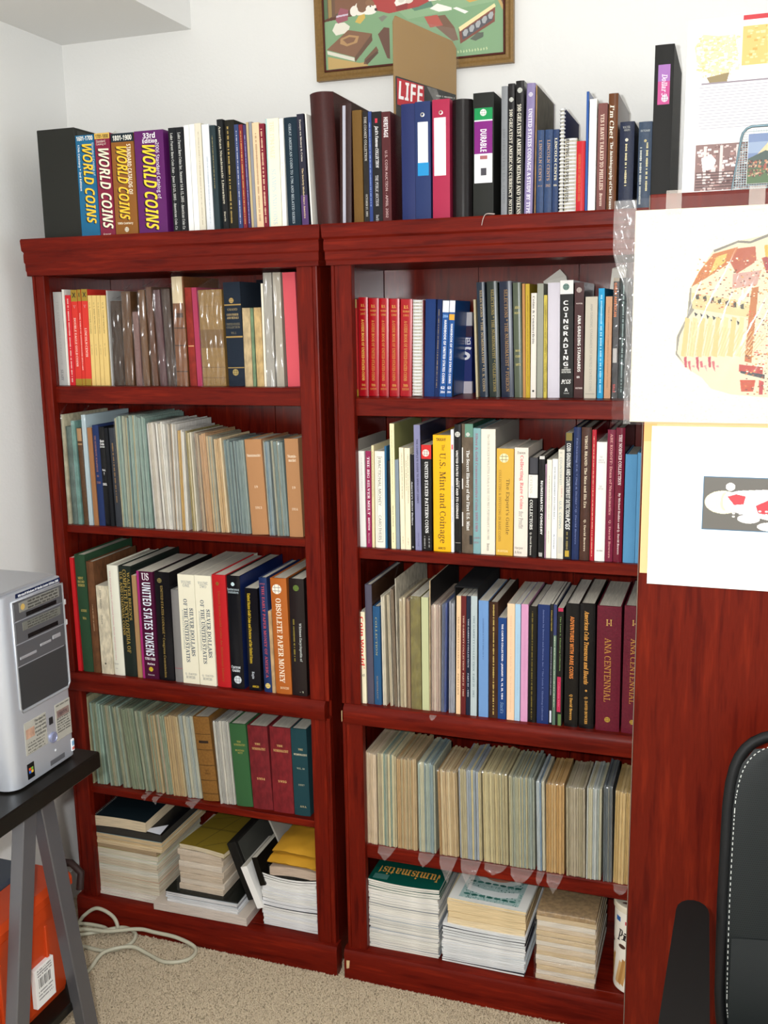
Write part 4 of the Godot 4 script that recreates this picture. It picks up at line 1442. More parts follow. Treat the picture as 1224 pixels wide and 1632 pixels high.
	book("paperback_book", "p", -0.9159, 1.8314, -0.020, 0.0160, 0.2363, 0.200, 1.43, 0, "2a2a3e", "paper", "dark booklet with pale lettering fading to purple at the foot", "book", "books standing on top of the bookcases", "b;;.72;1;0;1;5d3f76|d;Essays on Money & Coins;.05;.42;.28;.6;d8cfc0;TB|d;The Society Medal Since America;.48;.93;.28;.6;e0c89a;TB", "", false)
	book("paperback_book", "p", -0.9004, 1.8313, -0.020, 0.0032, 0.2357, 0.200, 1.95, 0, "eeeae0", "paper", "very thin white magazine leaning on the dark red album", "book", "books standing on top of the bookcases", "", "", false)
	book("coin_album", "round", -0.8660, 1.8323, -0.020, 0.0546, 0.2775, 0.270, 2.24, 0, "4c1a17", "leather", "tall dark red leather album with a broad rounded spine", "album", "books standing on top of the bookcases", "", "", false)
	book("hardcover_book", "h", -0.8210, 1.8315, -0.020, 0.0261, 0.2499, 0.250, -1.26, 0, "3e1d19", "leather", "dark red leather binder with a bright steel strip along its spine", "book", "books standing on top of the bookcases", "b;;.02;1;.25;.52;b9b9c6", "", false)
	book("hardcover_book", "h", -0.7903, 1.8312, -0.020, 0.0215, 0.2337, 0.200, 0.00, 0, "7d5c2c", "cloth", "olive brown cloth book without lettering right of the red leather binder", "book", "books standing on top of the bookcases", "", "", false)
	book("paperback_book", "p", -0.7706, 1.8312, -0.020, 0.0114, 0.2300, 0.130, 0.00, 0, "26201e", "gloss", "thin black catalogue with a white vertical title next to the olive brown book", "book", "books standing on top of the bookcases", "d;THE COONEY COLLECTION;.05;.44;.25;.7;dcd6cc;TA|d;OCTOBER 27, 1993;.74;.94;.25;.7;dcd6cc;TA", "", false)
	book("paperback_book", "p", -0.7605, 1.8312, -0.020, 0.0074, 0.2288, 0.130, 0.00, 0, "2f4688", "gloss", "very thin royal blue catalogue", "book", "books standing on top of the bookcases", "l;;.1;.85;.3;.6;8fa6d8", "", false)
	book("paperback_book", "p", -0.7455, 1.8312, -0.020, 0.0211, 0.2273, 0.120, 0.00, 0, "17151a", "gloss", "black catalogue with white script and a small red mark near its top", "book", "books standing on top of the bookcases", "b;;.06;.1;.35;.6;d0354a|d;Jack's Famous COLLECTION;.13;.5;.25;.68;f0eeee;TI|d;THE PUBLIC AUCTION;.57;.85;.3;.6;e2e0e0;TA|d;Stack's;.93;.99;.3;.6;e2e0e0;TA", "", false)
	book("paperback_book", "p", -0.7242, 1.8312, -0.020, 0.0197, 0.2256, 0.120, 0.00, 0, "5c2226", "gloss", "shiny maroon catalogue with HERITAGE in white capitals at the top", "book", "books standing on top of the bookcases", "d;HERITAGE;.05;.23;.25;.72;f2e6e6;SB|d;U.S. COIN AUCTION - APRIL 2002;.35;.96;.35;.62;d8b8b8;SA", "", false)
	book("folder", "h", -0.6757, 1.8312, -0.020, 0.0298, 0.2374, 0.110, 0.00, 0, "23306a", "plain", "plain navy folder standing in front of the cardboard-backed magazine", "folder", "books standing on top of the bookcases", "", "", false)
	book("ring_binder", "ring", -0.6432, 1.8312, -0.020, 0.0336, 0.2394, 0.115, 0.00, 0, "26386e", "plain", "navy ring binder with a white and blue label on the spine", "binder", "books standing on top of the bookcases", "b;;.17;.62;.18;.84;f1f3f4|b;;.51;.62;.16;.88;2492d0|d;Membership - Medal;.19;.48;.36;.62;c2c9d0;SA", "", false)
	book("ring_binder", "ring", -0.6033, 1.8312, -0.020, 0.0373, 0.2406, 0.120, 0.00, 0, "b0284c", "plain", "crimson ring binder with a blank white label", "binder", "books standing on top of the bookcases", "b;;.15;.63;.1;.78;fbfafa", "", false)
	book("ring_binder", "round", -0.5604, 1.8312, -0.020, 0.0418, 0.2378, 0.240, 0.00, 0, "241f20", "gloss", "glossy black binder with a rounded spine between the crimson and the green-labelled binder", "binder", "books standing on top of the bookcases", "", "", false)
	book("ring_binder", "ring", -0.5127, 1.8312, -0.020, 0.0431, 0.2459, 0.260, 0.00, 0, "22241f", "plain", "black ring binder with a green, purple and white DURABLE label", "binder", "books standing on top of the bookcases", "b;;.12;.72;.06;.94;f4f3f6|b;;.12;.215;.06;.94;159a55|b;;.225;.485;.06;.94;8a1f86|d;DURABLE;.29;.47;.36;.66;f6eef6;SB|e;;.13;.185;.34;.66;e6f0e0|b;;.6;.66;.38;.66;55525a|b;;.5;.53;.34;.7;b06a70", "", false)
	book("hardcover_book", "h", -0.4686, 1.8312, -0.020, 0.0127, 0.2545, 0.230, 0.00, 0, "8d9094", "gloss", "grey volume lettered 100 Greatest U.S. Coins in faint letters", "book", "books standing on top of the bookcases", "d;100 GREATEST U.S. COINS;.32;.9;.25;.68;6a6d70;TB", "", false)
	book("hardcover_book", "h", -0.4547, 1.8312, -0.020, 0.0136, 0.2583, 0.230, 0.00, 0, "1a1719", "gloss", "black volume lettered 100 Greatest American Currency with a globe emblem", "book", "books standing on top of the bookcases", "e;;.09;.15;.2;.85;cfd0c8|d;100 GREATEST AMERICAN CURRENCY NOTES;.19;.99;.25;.72;d8d2c2;TB", "", false)
	book("hardcover_book", "h", -0.4371, 1.8312, -0.020, 0.0167, 0.2622, 0.230, 0.00, 0, "171516", "gloss", "black volume lettered 100 Greatest American Medals with a globe emblem", "book", "books standing on top of the bookcases", "e;;.04;.1;.2;.8;cfd0c8|d;100 GREATEST AMERICAN MEDALS AND TOKENS;.17;.99;.22;.68;ded8c8;TB", "", false)
	book("hardcover_book", "h", -0.4183, 1.8313, -0.020, 0.0173, 0.2557, 0.230, -0.86, 0, "8d80ac", "gloss", "lavender volume lettered United States Coinage", "book", "books standing on top of the bookcases", "b;;0;1;0;.1;7a6f96|e;;.06;.11;.25;.75;d8d2e4|d;UNITED STATES COINAGE A STUDY BY TYPE;.19;.99;.3;.72;f0eaf6;TB", "", false)
	book("paperback_book", "p", -0.4041, 1.8312, -0.020, 0.0020, 0.2506, 0.200, -0.24, 0, "b08a5c", "worn", "thin tan booklet in a clear bag standing tall behind the Lincoln Cents folders", "book", "books standing on top of the bookcases", "", "6f685a", false)
	book("coin_folder", "h", -0.3941, 1.8312, -0.020, 0.0146, 0.1644, 0.140, -0.10, 0, "35507e", "leather", "first of three blue Lincoln Cents coin folders, beside the lavender volume", "coin folder", "books standing on top of the bookcases", "d;LINCOLN CENTS;.12;.6;.32;.68;c9a27a;TA|h;1909-1940;.64;.68;.2;.8;c9a27a;TA", "", false)
	book("coin_folder", "h", -0.3780, 1.8313, -0.020, 0.0157, 0.1641, 0.140, -0.38, 0, "35507e", "leather", "second and middle of three blue Lincoln Cents coin folders", "coin folder", "books standing on top of the bookcases", "d;LINCOLN CENTS;.12;.6;.32;.68;c9a27a;TA|h;1941;.64;.68;.2;.8;c9a27a;TA", "", false)
	book("coin_folder", "h", -0.3632, 1.8312, -0.020, 0.0117, 0.1635, 0.140, -0.32, 0, "2b4474", "leather", "third blue Lincoln Cents coin folder with brighter gold letters, beside the white comb binding", "coin folder", "books standing on top of the bookcases", "d;LINCOLN CENTS;.1;.6;.3;.7;f0e6c4;TB|h;1959-;.64;.68;.2;.8;f0e6c4;TB", "", false)
	book("comb_bound_manual", "comb", -0.3513, 1.8312, -0.020, 0.0083, 0.2038, 0.200, -0.12, 0, "1d1f5c", "plain", "navy covered manual with a white comb binding, standing tall behind the cream comb-bound one", "book", "books standing on top of the bookcases", "", "", false)
	book("comb_bound_manual", "comb", -0.3334, 1.8312, -0.020, 0.0233, 0.1456, 0.130, 0.00, 0, "e8d8a4", "paper", "short cream manual with a white comb binding and black lettering", "book", "books standing on top of the bookcases", "d;BUYING LISTS PRICE GUIDES;.02;.86;.12;.4;3a3428;SB", "", false)
	book("hardcover_book", "h", -0.3122, 1.8312, -0.020, 0.0172, 0.1377, 0.130, 0.08, 0, "c81f2a", "gloss", "small red guide book with a rounded spine among the blue and white ones", "book", "books standing on top of the bookcases", "d;GUIDEBOOK OF UNITED STATES COINS;.18;.84;.24;.5;c98a4a;TA", "", false)
	book("paperback_book", "p", -0.3000, 1.8312, -0.020, 0.0047, 0.2300, 0.220, 0.18, 0, "2c5aa6", "gloss", "tall thin bright blue catalogue left of the white one", "book", "books standing on top of the bookcases", "", "", false)
	book("paperback_book", "p", -0.2895, 1.8312, -0.020, 0.0141, 0.2152, 0.200, 0.00, 0, "f4f2ea", "paper", "tall plain white catalogue between the blue and the mauve one", "book", "books standing on top of the bookcases", "", "", false)
	book("hardcover_book", "h", -0.2708, 1.8312, -0.020, 0.0182, 0.2060, 0.180, 0.00, 0, "8a5a55", "cloth", "mauve brown book lettered Yes I Have Talked To", "book", "books standing on top of the bookcases", "d;YES I HAVE TALKED TO PHILLIES;.1;.8;.3;.68;ead2c0;TB|d;Bowers;.83;.95;.35;.65;ead2c0;TI", "", false)
	book("hardcover_book", "h", -0.2506, 1.8312, -0.020, 0.0184, 0.2226, 0.220, 0.00, 0, "6f3f1c", "gloss", "brown autobiography with white script and serif lettering", "book", "books standing on top of the bookcases", "d;I'm Chet;.1;.38;.18;.6;f2e6d2;TI|d;The Autobiography of Chet Krause;.41;.99;.2;.58;f2eee2;TB", "", false)
	book("hardcover_book", "h", -0.2227, 1.8312, -0.020, 0.0279, 0.1678, 0.170, 0.00, 0, "1c2848", "leather", "dark navy leather book with a gilt title left of the slate blue one", "book", "books standing on top of the bookcases", "h;WALTER;.05;.075;.2;.7;b9b8b0;TA|h;BREEN'S;.085;.105;.3;.7;b9b8b0;TA|e;;.185;.225;.38;.6;e8e4d0|l;;.25;.74;.32;.62;d8cda0", "", false)
	book("hardcover_book", "h", -0.1875, 1.8312, -0.020, 0.0256, 0.1652, 0.170, 0.00, 0, "44566f", "leather", "slate blue leather book with two gilt title lines beside the tall black binder", "book", "books standing on top of the bookcases", "h;DICTIONARY;.09;.115;.15;.85;c9ccc8;TA|e;;.2;.235;.42;.62;d8c890|l;;.29;.95;.12;.3;c6c8c0|l;;.24;.8;.55;.8;ddd2a0", "", false)
	book("ring_binder", "ring", -0.1559, 1.8312, -0.020, 0.0362, 0.3032, 0.260, 0.00, 0, "232220", "plain", "tall black ring binder with a pink label at the end of the row", "binder", "books standing on top of the bookcases", "b;;.12;.36;.2;.82;d05a96|b;;.12;.22;.2;.82;b07ac0|d;Dollar 5;.18;.31;.4;.68;f6e2ee;TI|e;;.3;.35;.4;.75;f2dcea", "", false)
	book("paperback_book", "p", -1.6255, 1.4742, -0.050, 0.0053, 0.2212, 0.151, 0.58, 0, "6a4a4c", "worn", "thin mottled mauve booklet against the left upright of the upper shelf", "book", "books on the upper shelf of the left bookcase", "", "", false)
	book("paperback_book", "p", -1.6094, 1.4743, -0.050, 0.0246, 0.2314, 0.158, -0.27, 0, "c9c8c4", "paper", "pale grey catalogue with a faint vertical title on the upper shelf", "book", "books on the upper shelf of the left bookcase", "d;THE STANDARD CATALOGUE;.1;.78;.35;.6;a5a5a2;TA|d;SEABY;.83;.95;.3;.6;77777a;TB", "", false)
	book("paperback_book", "p", -1.5934, 1.4742, -0.050, 0.0060, 0.2371, 0.161, -0.61, 0, "f3f0e6", "paper", "thin white booklet left of the red series on the upper shelf", "book", "books on the upper shelf of the left bookcase", "", "", false)
	book("paperback_book", "p", -1.5815, 1.4743, -0.050, 0.0160, 0.2230, 0.152, -1.04, 0, "dd3038", "gloss", "red paperback without gold bands, first of the red series", "book", "books on the upper shelf of the left bookcase", "l;;.04;.97;.35;.6;f0c8c0", "", false)
	book("paperback_book", "p", -1.5627, 1.4743, -0.050, 0.0181, 0.2354, 0.160, -0.92, 0, "df3a30", "gloss", "red paperback with gold bands lettered Double Eagle Gold Coins", "book", "books on the upper shelf of the left bookcase", "b;;0;.12;0;1;b08f35|b;;.93;1;0;1;b08f35|h;X;.03;.08;.2;.8;3a3422;SB|d;DOUBLE EAGLE GOLD COINS;.29;.8;.28;.6;f4d8cc;TB|h;V;.16;.19;.3;.7;d8a0a0;TA", "", false)
	book("paperback_book", "p", -1.5480, 1.4743, -0.050, 0.0092, 0.2359, 0.161, -1.02, 0, "dd352e", "gloss", "thin red paperback with gold bands lettered Type Table", "book", "books on the upper shelf of the left bookcase", "b;;0;.12;0;1;b08f35|b;;.93;1;0;1;b08f35|h;X;.03;.08;.2;.8;3a3422;SB|d;TYPE TABLE OF UNITED STATES DOLLARS;.24;.84;.28;.6;f4d8cc;TB", "", false)
	book("paperback_book", "p", -1.5338, 1.4744, -0.050, 0.0173, 0.2361, 0.161, -1.33, 0, "df3a30", "gloss", "red paperback with gold bands lettered Lincoln Cents on the upper shelf", "book", "books on the upper shelf of the left bookcase", "b;;0;.12;0;1;b08f35|b;;.93;1;0;1;b08f35|h;X;.03;.08;.2;.8;3a3422;SB|d;LINCOLN CENTS;.4;.7;.28;.62;f4d8cc;TB|h;V;.16;.19;.3;.7;d8a0a0;TA", "", false)
	book("paperback_book", "p", -1.5184, 1.4743, -0.050, 0.0108, 0.2209, 0.150, -1.26, 0, "e6c67c", "paper", "pale yellow paperback lettered Copper Coins, beside the red series", "book", "books on the upper shelf of the left bookcase", "d;U. S. COPPER COINS;.08;.42;.28;.56;5b4a2c;SA|d;Q. DAVID;.5;.7;.28;.5;6b5a3c;SA", "", false)
	book("paperback_book", "p", -1.5055, 1.4743, -0.050, 0.0122, 0.2206, 0.150, -1.13, 0, "e6c67c", "paper", "pale yellow paperback lettered Nickel Pieces", "book", "books on the upper shelf of the left bookcase", "d;U. S. MINT NICKEL PIECES;.08;.42;.28;.56;5b4a2c;SA|d;Q. DAVID;.5;.7;.28;.5;6b5a3c;SA", "", false)
	book("paperback_book", "p", -1.4921, 1.4743, -0.050, 0.0103, 0.2204, 0.150, -0.88, 0, "e6c67c", "paper", "pale yellow paperback lettered Dimes and Pieces", "book", "books on the upper shelf of the left bookcase", "d;U. S. DIMES AND PIECES;.08;.42;.28;.56;5b4a2c;SA|d;Q. DAVID;.5;.7;.28;.5;6b5a3c;SA", "", false)
	book("paperback_book", "p", -1.4788, 1.4743, -0.050, 0.0139, 0.2200, 0.150, -0.82, 0, "e6c67c", "paper", "pale yellow paperback nearest the wrapped leather books", "book", "books on the upper shelf of the left bookcase", "d;U. S. COIN CENTURY;.08;.42;.28;.56;5b4a2c;SA|d;Q. DAVID;.5;.7;.28;.5;6b5a3c;SA", "", false)
	book("paperback_book", "p", -1.4649, 1.4742, -0.050, 0.0038, 0.2316, 0.158, -0.34, 0, "b9b7b4", "paper", "thin grey card standing between the yellow and the wrapped leather books", "book", "books on the upper shelf of the left bookcase", "", "", false)
	book("hardcover_book", "h", -1.4461, 1.4745, -0.050, 0.0307, 0.2069, 0.141, -1.18, 0, "46301f", "leather", "squat dark brown wrapped leather book, first of the wrapped row", "book", "books on the upper shelf of the left bookcase", "", "", true)
	book("hardcover_book", "h", -1.4156, 1.4745, -0.050, 0.0273, 0.2288, 0.156, -1.05, 0, "6e4c30", "leather", "brown leather book in a clear wrapper, second of the wrapped row", "book", "books on the upper shelf of the left bookcase", "", "", true)
	book("hardcover_book", "h", -1.3878, 1.4742, -0.050, 0.0174, 0.1801, 0.123, -0.11, 0, "8d6a64", "leather", "short pinkish brown wrapped book, lowest of the wrapped row", "book", "books on the upper shelf of the left bookcase", "", "", true)
	book("hardcover_book", "h", -1.3665, 1.4742, -0.050, 0.0195, 0.2317, 0.158, 0.15, 0, "7a5638", "leather", "worn brown wrapped book left of the brightest wrapper glints", "book", "books on the upper shelf of the left bookcase", "", "", true)
	book("hardcover_book", "h", -1.3411, 1.4744, -0.050, 0.0169, 0.2380, 0.162, 1.26, 0, "6e4630", "leather", "reddish brown wrapped book with a wide glinting wrapper", "book", "books on the upper shelf of the left bookcase", "", "", true)
	book("hardcover_book", "h", -1.3186, 1.4745, -0.050, 0.0194, 0.2305, 0.157, 1.61, 0, "6a484a", "leather", "purplish brown wrapped book right of the wide glinting wrapper", "book", "books on the upper shelf of the left bookcase", "", "", true)
	book("hardcover_book", "h", -1.2959, 1.4744, -0.050, 0.0233, 0.2319, 0.158, 1.08, 0, "523c30", "leather", "dark wrapped book beside the banded tan leather volume", "book", "books on the upper shelf of the left bookcase", "", "", true)
	book("hardcover_book", "h", -1.2666, 1.4742, -0.050, 0.0330, 0.2600, 0.177, 0.00, 0, "8a5530", "leather", "tall tan leather volume with raised bands and a cream patch at the top, wrapped", "book", "books on the upper shelf of the left bookcase", "b;;0;.24;0;.9;d9c6a2|b;;.33;.37;.15;.85;4a2c1c|b;;.46;.47;0;1;4a2c1c|b;;.62;.63;0;1;4a2c1c|b;;.86;.87;0;1;4a2c1c", "", true)
	book("hardcover_book", "h", -1.2364, 1.4743, -0.050, 0.0183, 0.2330, 0.159, 0.72, 0, "9c3026", "worn", "worn brick red book with rubbed edges on the upper shelf", "book", "books on the upper shelf of the left bookcase", "b;;.585;.595;.1;.9;d8a070", "", false)
	book("paperback_book", "p", -1.2182, 1.4743, -0.050, 0.0126, 0.2325, 0.158, 0.92, 0, "b03a5c", "plain", "narrow crimson book beside the worn brick red one", "book", "books on the upper shelf of the left bookcase", "", "", false)
	book("hardcover_book", "h", -1.1793, 1.4745, -0.050, 0.0634, 0.2272, 0.155, 0.46, 0, "a07c44", "leather", "broad tan leather volume with darker bands in a clear wrapper", "book", "books on the upper shelf of the left bookcase", "b;;.17;.172;0;1;6a4a28|b;;.41;.6;0;1;7d5c30|b;;.8;.805;0;1;6a4a28|b;;.91;.915;0;1;6a4a28", "", true)
	book("hardcover_book", "h", -1.1192, 1.4746, -0.050, 0.0435, 0.2422, 0.165, 1.06, 0, "202c3c", "cloth", "thick navy volume with a gilt eagle and title panel", "book", "books on the upper shelf of the left bookcase", "e;;.15;.2;.32;.62;c0a060|b;;.21;.222;0;1;b08f50|h;GRAND;.25;.27;.2;.8;a89468;TA|h;COIN FINDER;.3;.32;.15;.85;b8a070;TB|h;AND MEDALS;.33;.35;.15;.85;b8a070;TB|h;UNITED STATES;.39;.41;.1;.9;8f8468;TA|h;COLLECTION;.42;.44;.1;.9;8f8468;TA|h;VOL 1;.475;.495;.35;.65;8f8468;TA|b;;.515;.53;0;1;b08f50|b;;.815;.825;0;1;9f8450|e;;.83;.9;.3;.66;b09a60", "", false)
	book("paperback_book", "p", -1.0868, 1.4742, -0.050, 0.0197, 0.1824, 0.124, 0.07, 0, "cdb48a", "worn", "short cream pamphlet left of the green one, in front of the dark recess", "book", "books on the upper shelf of the left bookcase", "", "", false)
	book("paperback_book", "p", -1.0719, 1.4742, -0.050, 0.0071, 0.1820, 0.124, 0.16, 0, "7f9a76", "worn", "short thin grey-green pamphlet between two cream ones", "book", "books on the upper shelf of the left bookcase", "", "", false)
	book("paperback_book", "p", -1.0564, 1.4743, -0.050, 0.0176, 0.1827, 0.124, 0.54, 0, "d2b27c", "worn", "short yellowish pamphlet with ragged pages", "book", "books on the upper shelf of the left bookcase", "", "", false)
	book("paperback_book", "p", -1.0438, 1.4742, -0.050, 0.0050, 0.2369, 0.161, 0.04, 0, "efe6d2", "paper", "thin white folder beside the silvery wrapped catalogues", "book", "books on the upper shelf of the left bookcase", "", "", false)
	book("paperback_book", "p", -1.0289, 1.4742, -0.050, 0.0224, 0.2618, 0.183, 0.10, 0, "a9a49a", "paper", "tall silvery grey wrapped catalogue, the broader of two", "book", "books on the upper shelf of the left bookcase", "", "", true)
	book("paperback_book", "p", -1.0044, 1.4743, -0.050, 0.0206, 0.2617, 0.183, 0.33, 0, "b3aa9a", "paper", "tall pale wrapped catalogue next to the pink book", "book", "books on the upper shelf of the left bookcase", "", "", true)
	book("paperback_book", "p", -0.9702, 1.4745, -0.050, 0.0314, 0.2599, 0.182, 1.11, 0, "d95560", "plain", "tall plain pink-red book at the end of the upper shelf", "book", "books on the upper shelf of the left bookcase", "", "", false)
	book("paperback_book", "p", -1.6081, 1.1192, -0.030, 0.0093, 0.2834, 0.193, -0.34, 0, "cfc6a8", "worn", "tall pale buff wrapped booklet against the left upright, second shelf", "book", "bound volumes on the second shelf of the left bookcase", "", "", true)
	book("hardcover_book", "h", -1.5911, 1.1192, -0.030, 0.0152, 0.2528, 0.172, 0.10, 0, "6f8078", "worn", "grey-green book with a rubbed spine on the second shelf", "book", "bound volumes on the second shelf of the left bookcase", "", "", false)
	book("paperback_book", "p", -1.5753, 1.1192, -0.030, 0.0131, 0.2684, 0.183, 0.19, 0, "7aa39a", "worn", "tall sea green booklet beside the brown book on the second shelf", "book", "bound volumes on the second shelf of the left bookcase", "", "", true)
	book("hardcover_book", "h", -1.5578, 1.1193, -0.030, 0.0130, 0.2485, 0.169, 0.60, 0, "6a4a30", "leather", "short brown book with a paler top band", "book", "bound volumes on the second shelf of the left bookcase", "b;;0;.13;0;1;b08a62|b;;.155;.17;0;1;b08a62", "", false)
	book("paperback_book", "p", -1.5427, 1.1192, -0.030, 0.0136, 0.2837, 0.193, 0.14, 0, "b4c6cc", "paper", "tall pale blue wrapped folder", "book", "bound volumes on the second shelf of the left bookcase", "", "", true)
	book("paperback_book", "p", -1.5267, 1.1192, -0.030, 0.0126, 0.2506, 0.171, 0.34, 0, "a8734a", "cloth", "narrow tan book left of the navy volume on the second shelf", "book", "bound volumes on the second shelf of the left bookcase", "", "", false)
	book("hardcover_book", "h", -1.5103, 1.1193, -0.030, 0.0182, 0.2571, 0.175, 0.31, 0, "26386a", "cloth", "navy volume with a gilt vertical title, second shelf", "book", "bound volumes on the second shelf of the left bookcase", "d;THE NUMISMATIC SCRAPBOOK;.1;.46;.3;.55;9a6a58;TB|h;6;.49;.51;.3;.6;9a6a58;TB|h;1940;.55;.58;.2;.8;9a6a58;TB", "", false)
	book("hardcover_book", "h", -1.4920, 1.1193, -0.030, 0.0154, 0.2527, 0.172, 0.38, 0, "101014", "gloss", "black volume with white title lines and Vol. 7", "book", "bound volumes on the second shelf of the left bookcase", "h;Rare;.125;.15;.15;.9;f2f2f0;TB|h;Coin;.155;.18;.15;.9;f2f2f0;TB|h;Journal;.185;.21;.1;.95;f2f2f0;TB|h;Vol.;.42;.44;.2;.8;f2f2f0;TB|h;7;.455;.48;.4;.6;f2f2f0;TB|h;1943.;.56;.585;.1;.9;f2f2f0;TB", "", false)
	book("hardcover_book", "h", -1.4787, 1.1192, -0.030, 0.0092, 0.2508, 0.171, 0.35, 0, "1a1c22", "cloth", "plain black volume between the Vol. 7 and the gilt slate volume", "book", "bound volumes on the second shelf of the left bookcase", "", "", false)
	book("hardcover_book", "h", -1.4606, 1.1193, -0.030, 0.0153, 0.2508, 0.171, 0.82, 0, "3c4048", "cloth", "slate volume with a dull gilt vertical title", "book", "bound volumes on the second shelf of the left bookcase", "l;;.15;.75;.4;.7;8a6a42", "", false)
	bundle("magazine_bundle", -1.4428, 1.1193, -0.030, 0.0173, 0.2827, 0.192, 0.83, 3, "8fa79c,9db0a4,7d9c98,b5ae8c,a8b5a8", 1, 0.000, "pale teal magazine run with buff corners, right of the slate volume", "magazine bundle", "wrapped magazine runs on the second shelf of the left bookcase")
	bundle("magazine_bundle", -1.4240, 1.1192, -0.030, 0.0184, 0.2848, 0.194, 0.08, 4, "9aa79a,b0b39b,87a09a,c0b58e,a3a38c", 2, 0.000, "yellowish green magazine run with a glint at its top corner", "magazine bundle", "wrapped magazine runs on the second shelf of the left bookcase")
	bundle("magazine_bundle", -1.4008, 1.1192, -0.030, 0.0241, 0.2862, 0.195, 0.18, 5, "8fa79c,9db0a4,7d9c98,b5ae8c,a8b5a8", 1, 0.000, "grey-green magazine run, third of the greenish ones", "magazine bundle", "wrapped magazine runs on the second shelf of the left bookcase")
	bundle("magazine_bundle", -1.3726, 1.1194, -0.030, 0.0224, 0.2841, 0.193, 0.97, 5, "8fa79c,9db0a4,7d9c98,b5ae8c,a8b5a8", 2, 0.000, "green magazine run beside the first white run", "magazine bundle", "wrapped magazine runs on the second shelf of the left bookcase")
	bundle("magazine_bundle", -1.3440, 1.1195, -0.030, 0.0216, 0.2688, 0.183, 1.67, 5, "e2dccf,d8d4cc,cfc7bc,e8e4da,c9bfae", 2, 0.000, "white magazine run with a brown inner spine", "magazine bundle", "wrapped magazine runs on the second shelf of the left bookcase")
	bundle("magazine_bundle", -1.3205, 1.1195, -0.030, 0.0177, 0.2712, 0.185, 1.94, 3, "e2dccf,d8d4cc,cfc7bc,e8e4da,c9bfae", 1, 0.000, "broad smooth white magazine run, second of the white ones", "magazine bundle", "wrapped magazine runs on the second shelf of the left bookcase")
	bundle("magazine_bundle", -1.3081, 1.1193, -0.030, 0.0054, 0.2690, 0.183, 1.72, 2, "e2dccf,d8d4cc,cfc7bc,e8e4da,c9bfae", 1, 0.000, "narrow white magazine run next to a tan strip", "magazine bundle", "wrapped magazine runs on the second shelf of the left bookcase")
	bundle("magazine_bundle", -1.2921, 1.1192, -0.030, 0.0085, 0.2695, 0.183, 0.00, 4, "d2b189,e2dccf,d8d4cc", 1, 0.000, "white magazine run with tan spines, fourth of the white ones", "magazine bundle", "wrapped magazine runs on the second shelf of the left bookcase")
	bundle("magazine_bundle", -1.3009, 1.1192, -0.030, 0.0075, 0.2662, 0.181, 0.62, 3, "e2dccf,d8d4cc,cfc7bc,e8e4da,c9bfae", 2, 0.000, "white magazine run under a raised clear flap", "magazine bundle", "wrapped magazine runs on the second shelf of the left bookcase")
	bundle("magazine_bundle", -1.2834, 1.1192, -0.030, 0.0077, 0.2680, 0.182, 0.00, 3, "e2dccf,d8d4cc,cfc7bc,e8e4da,c9bfae", 1, 0.000, "white magazine run left of the white paper flag", "magazine bundle", "wrapped magazine runs on the second shelf of the left bookcase")
	bundle("magazine_bundle", -1.2695, 1.1192, -0.030, 0.0185, 0.2532, 0.172, -0.11, 4, "e2dccf,d8d4cc,c9a25e", 1, 0.000, "white magazine run with one ochre spine", "magazine bundle", "wrapped magazine runs on the second shelf of the left bookcase")
	bundle("magazine_bundle", -1.2415, 1.1194, -0.030, 0.0159, 0.2505, 0.171, 1.39, 4, "b69b62,cdbd95,9a8a55,e0d8c2", 1, 0.000, "olive and cream magazine run, leaning", "magazine bundle", "wrapped magazine runs on the second shelf of the left bookcase")
	bundle("magazine_bundle", -1.2191, 1.1194, -0.030, 0.0109, 0.2468, 0.168, 2.21, 2, "c9ae86,b99b78,a58e78,d6c29c,bba98e", 2, 0.000, "pinkish tan magazine run with a glint near the top", "magazine bundle", "wrapped magazine runs on the second shelf of the left bookcase")
	bundle("magazine_bundle", -1.2019, 1.1196, -0.030, 0.0207, 0.2450, 0.167, 2.31, 3, "cfa678,c39a70", 2, 0.000, "broad tan foxed magazine run with brown stains", "magazine bundle", "wrapped magazine runs on the second shelf of the left bookcase")
	bundle("magazine_bundle", -1.1816, 1.1196, -0.030, 0.0174, 0.2406, 0.164, 2.44, 4, "a8a58f,c9ae86,8f9c90", 1, 0.000, "mixed green and tan magazine run", "magazine bundle", "wrapped magazine runs on the second shelf of the left bookcase")
	bundle("magazine_bundle", -1.1597, 1.1197, -0.030, 0.0229, 0.2354, 0.161, 2.54, 4, "d8b98c,e0c8a0,caa878", 1, 0.000, "cream foxed magazine run with dark spots", "magazine bundle", "wrapped magazine runs on the second shelf of the left bookcase")
	bundle("magazine_bundle", -1.1318, 1.1198, -0.030, 0.0246, 0.2304, 0.157, 2.96, 6, "8b9c98,7f928e,9aa8a0,a8a58f,6f8486", 1, 0.000, "grey-green magazine run, left of two before the tan volume", "magazine bundle", "wrapped magazine runs on the second shelf of the left bookcase")
	bundle("magazine_bundle", -1.1039, 1.1198, -0.030, 0.0293, 0.2316, 0.158, 2.41, 6, "8b9c98,7f928e,9aa8a0,a8a58f,6f8486", 2, 0.000, "grey-green magazine run touching the tan Numismatist volume", "magazine bundle", "wrapped magazine runs on the second shelf of the left bookcase")
	book("hardcover_book", "h", -1.0643, 1.1202, -0.030, 0.0435, 0.2308, 0.158, 2.65, 0, "b9875c", "cloth", "broad tan cloth volume lettered Numismatist, dated 1913", "book", "wrapped magazine runs on the second shelf of the left bookcase", "h;Numismatist;.15;.18;.1;.92;ecdcc4;TB|h;19;.48;.505;.4;.6;ecdcc4;TA|h;1913;.7;.725;.35;.75;ecdcc4;TA", "", false)
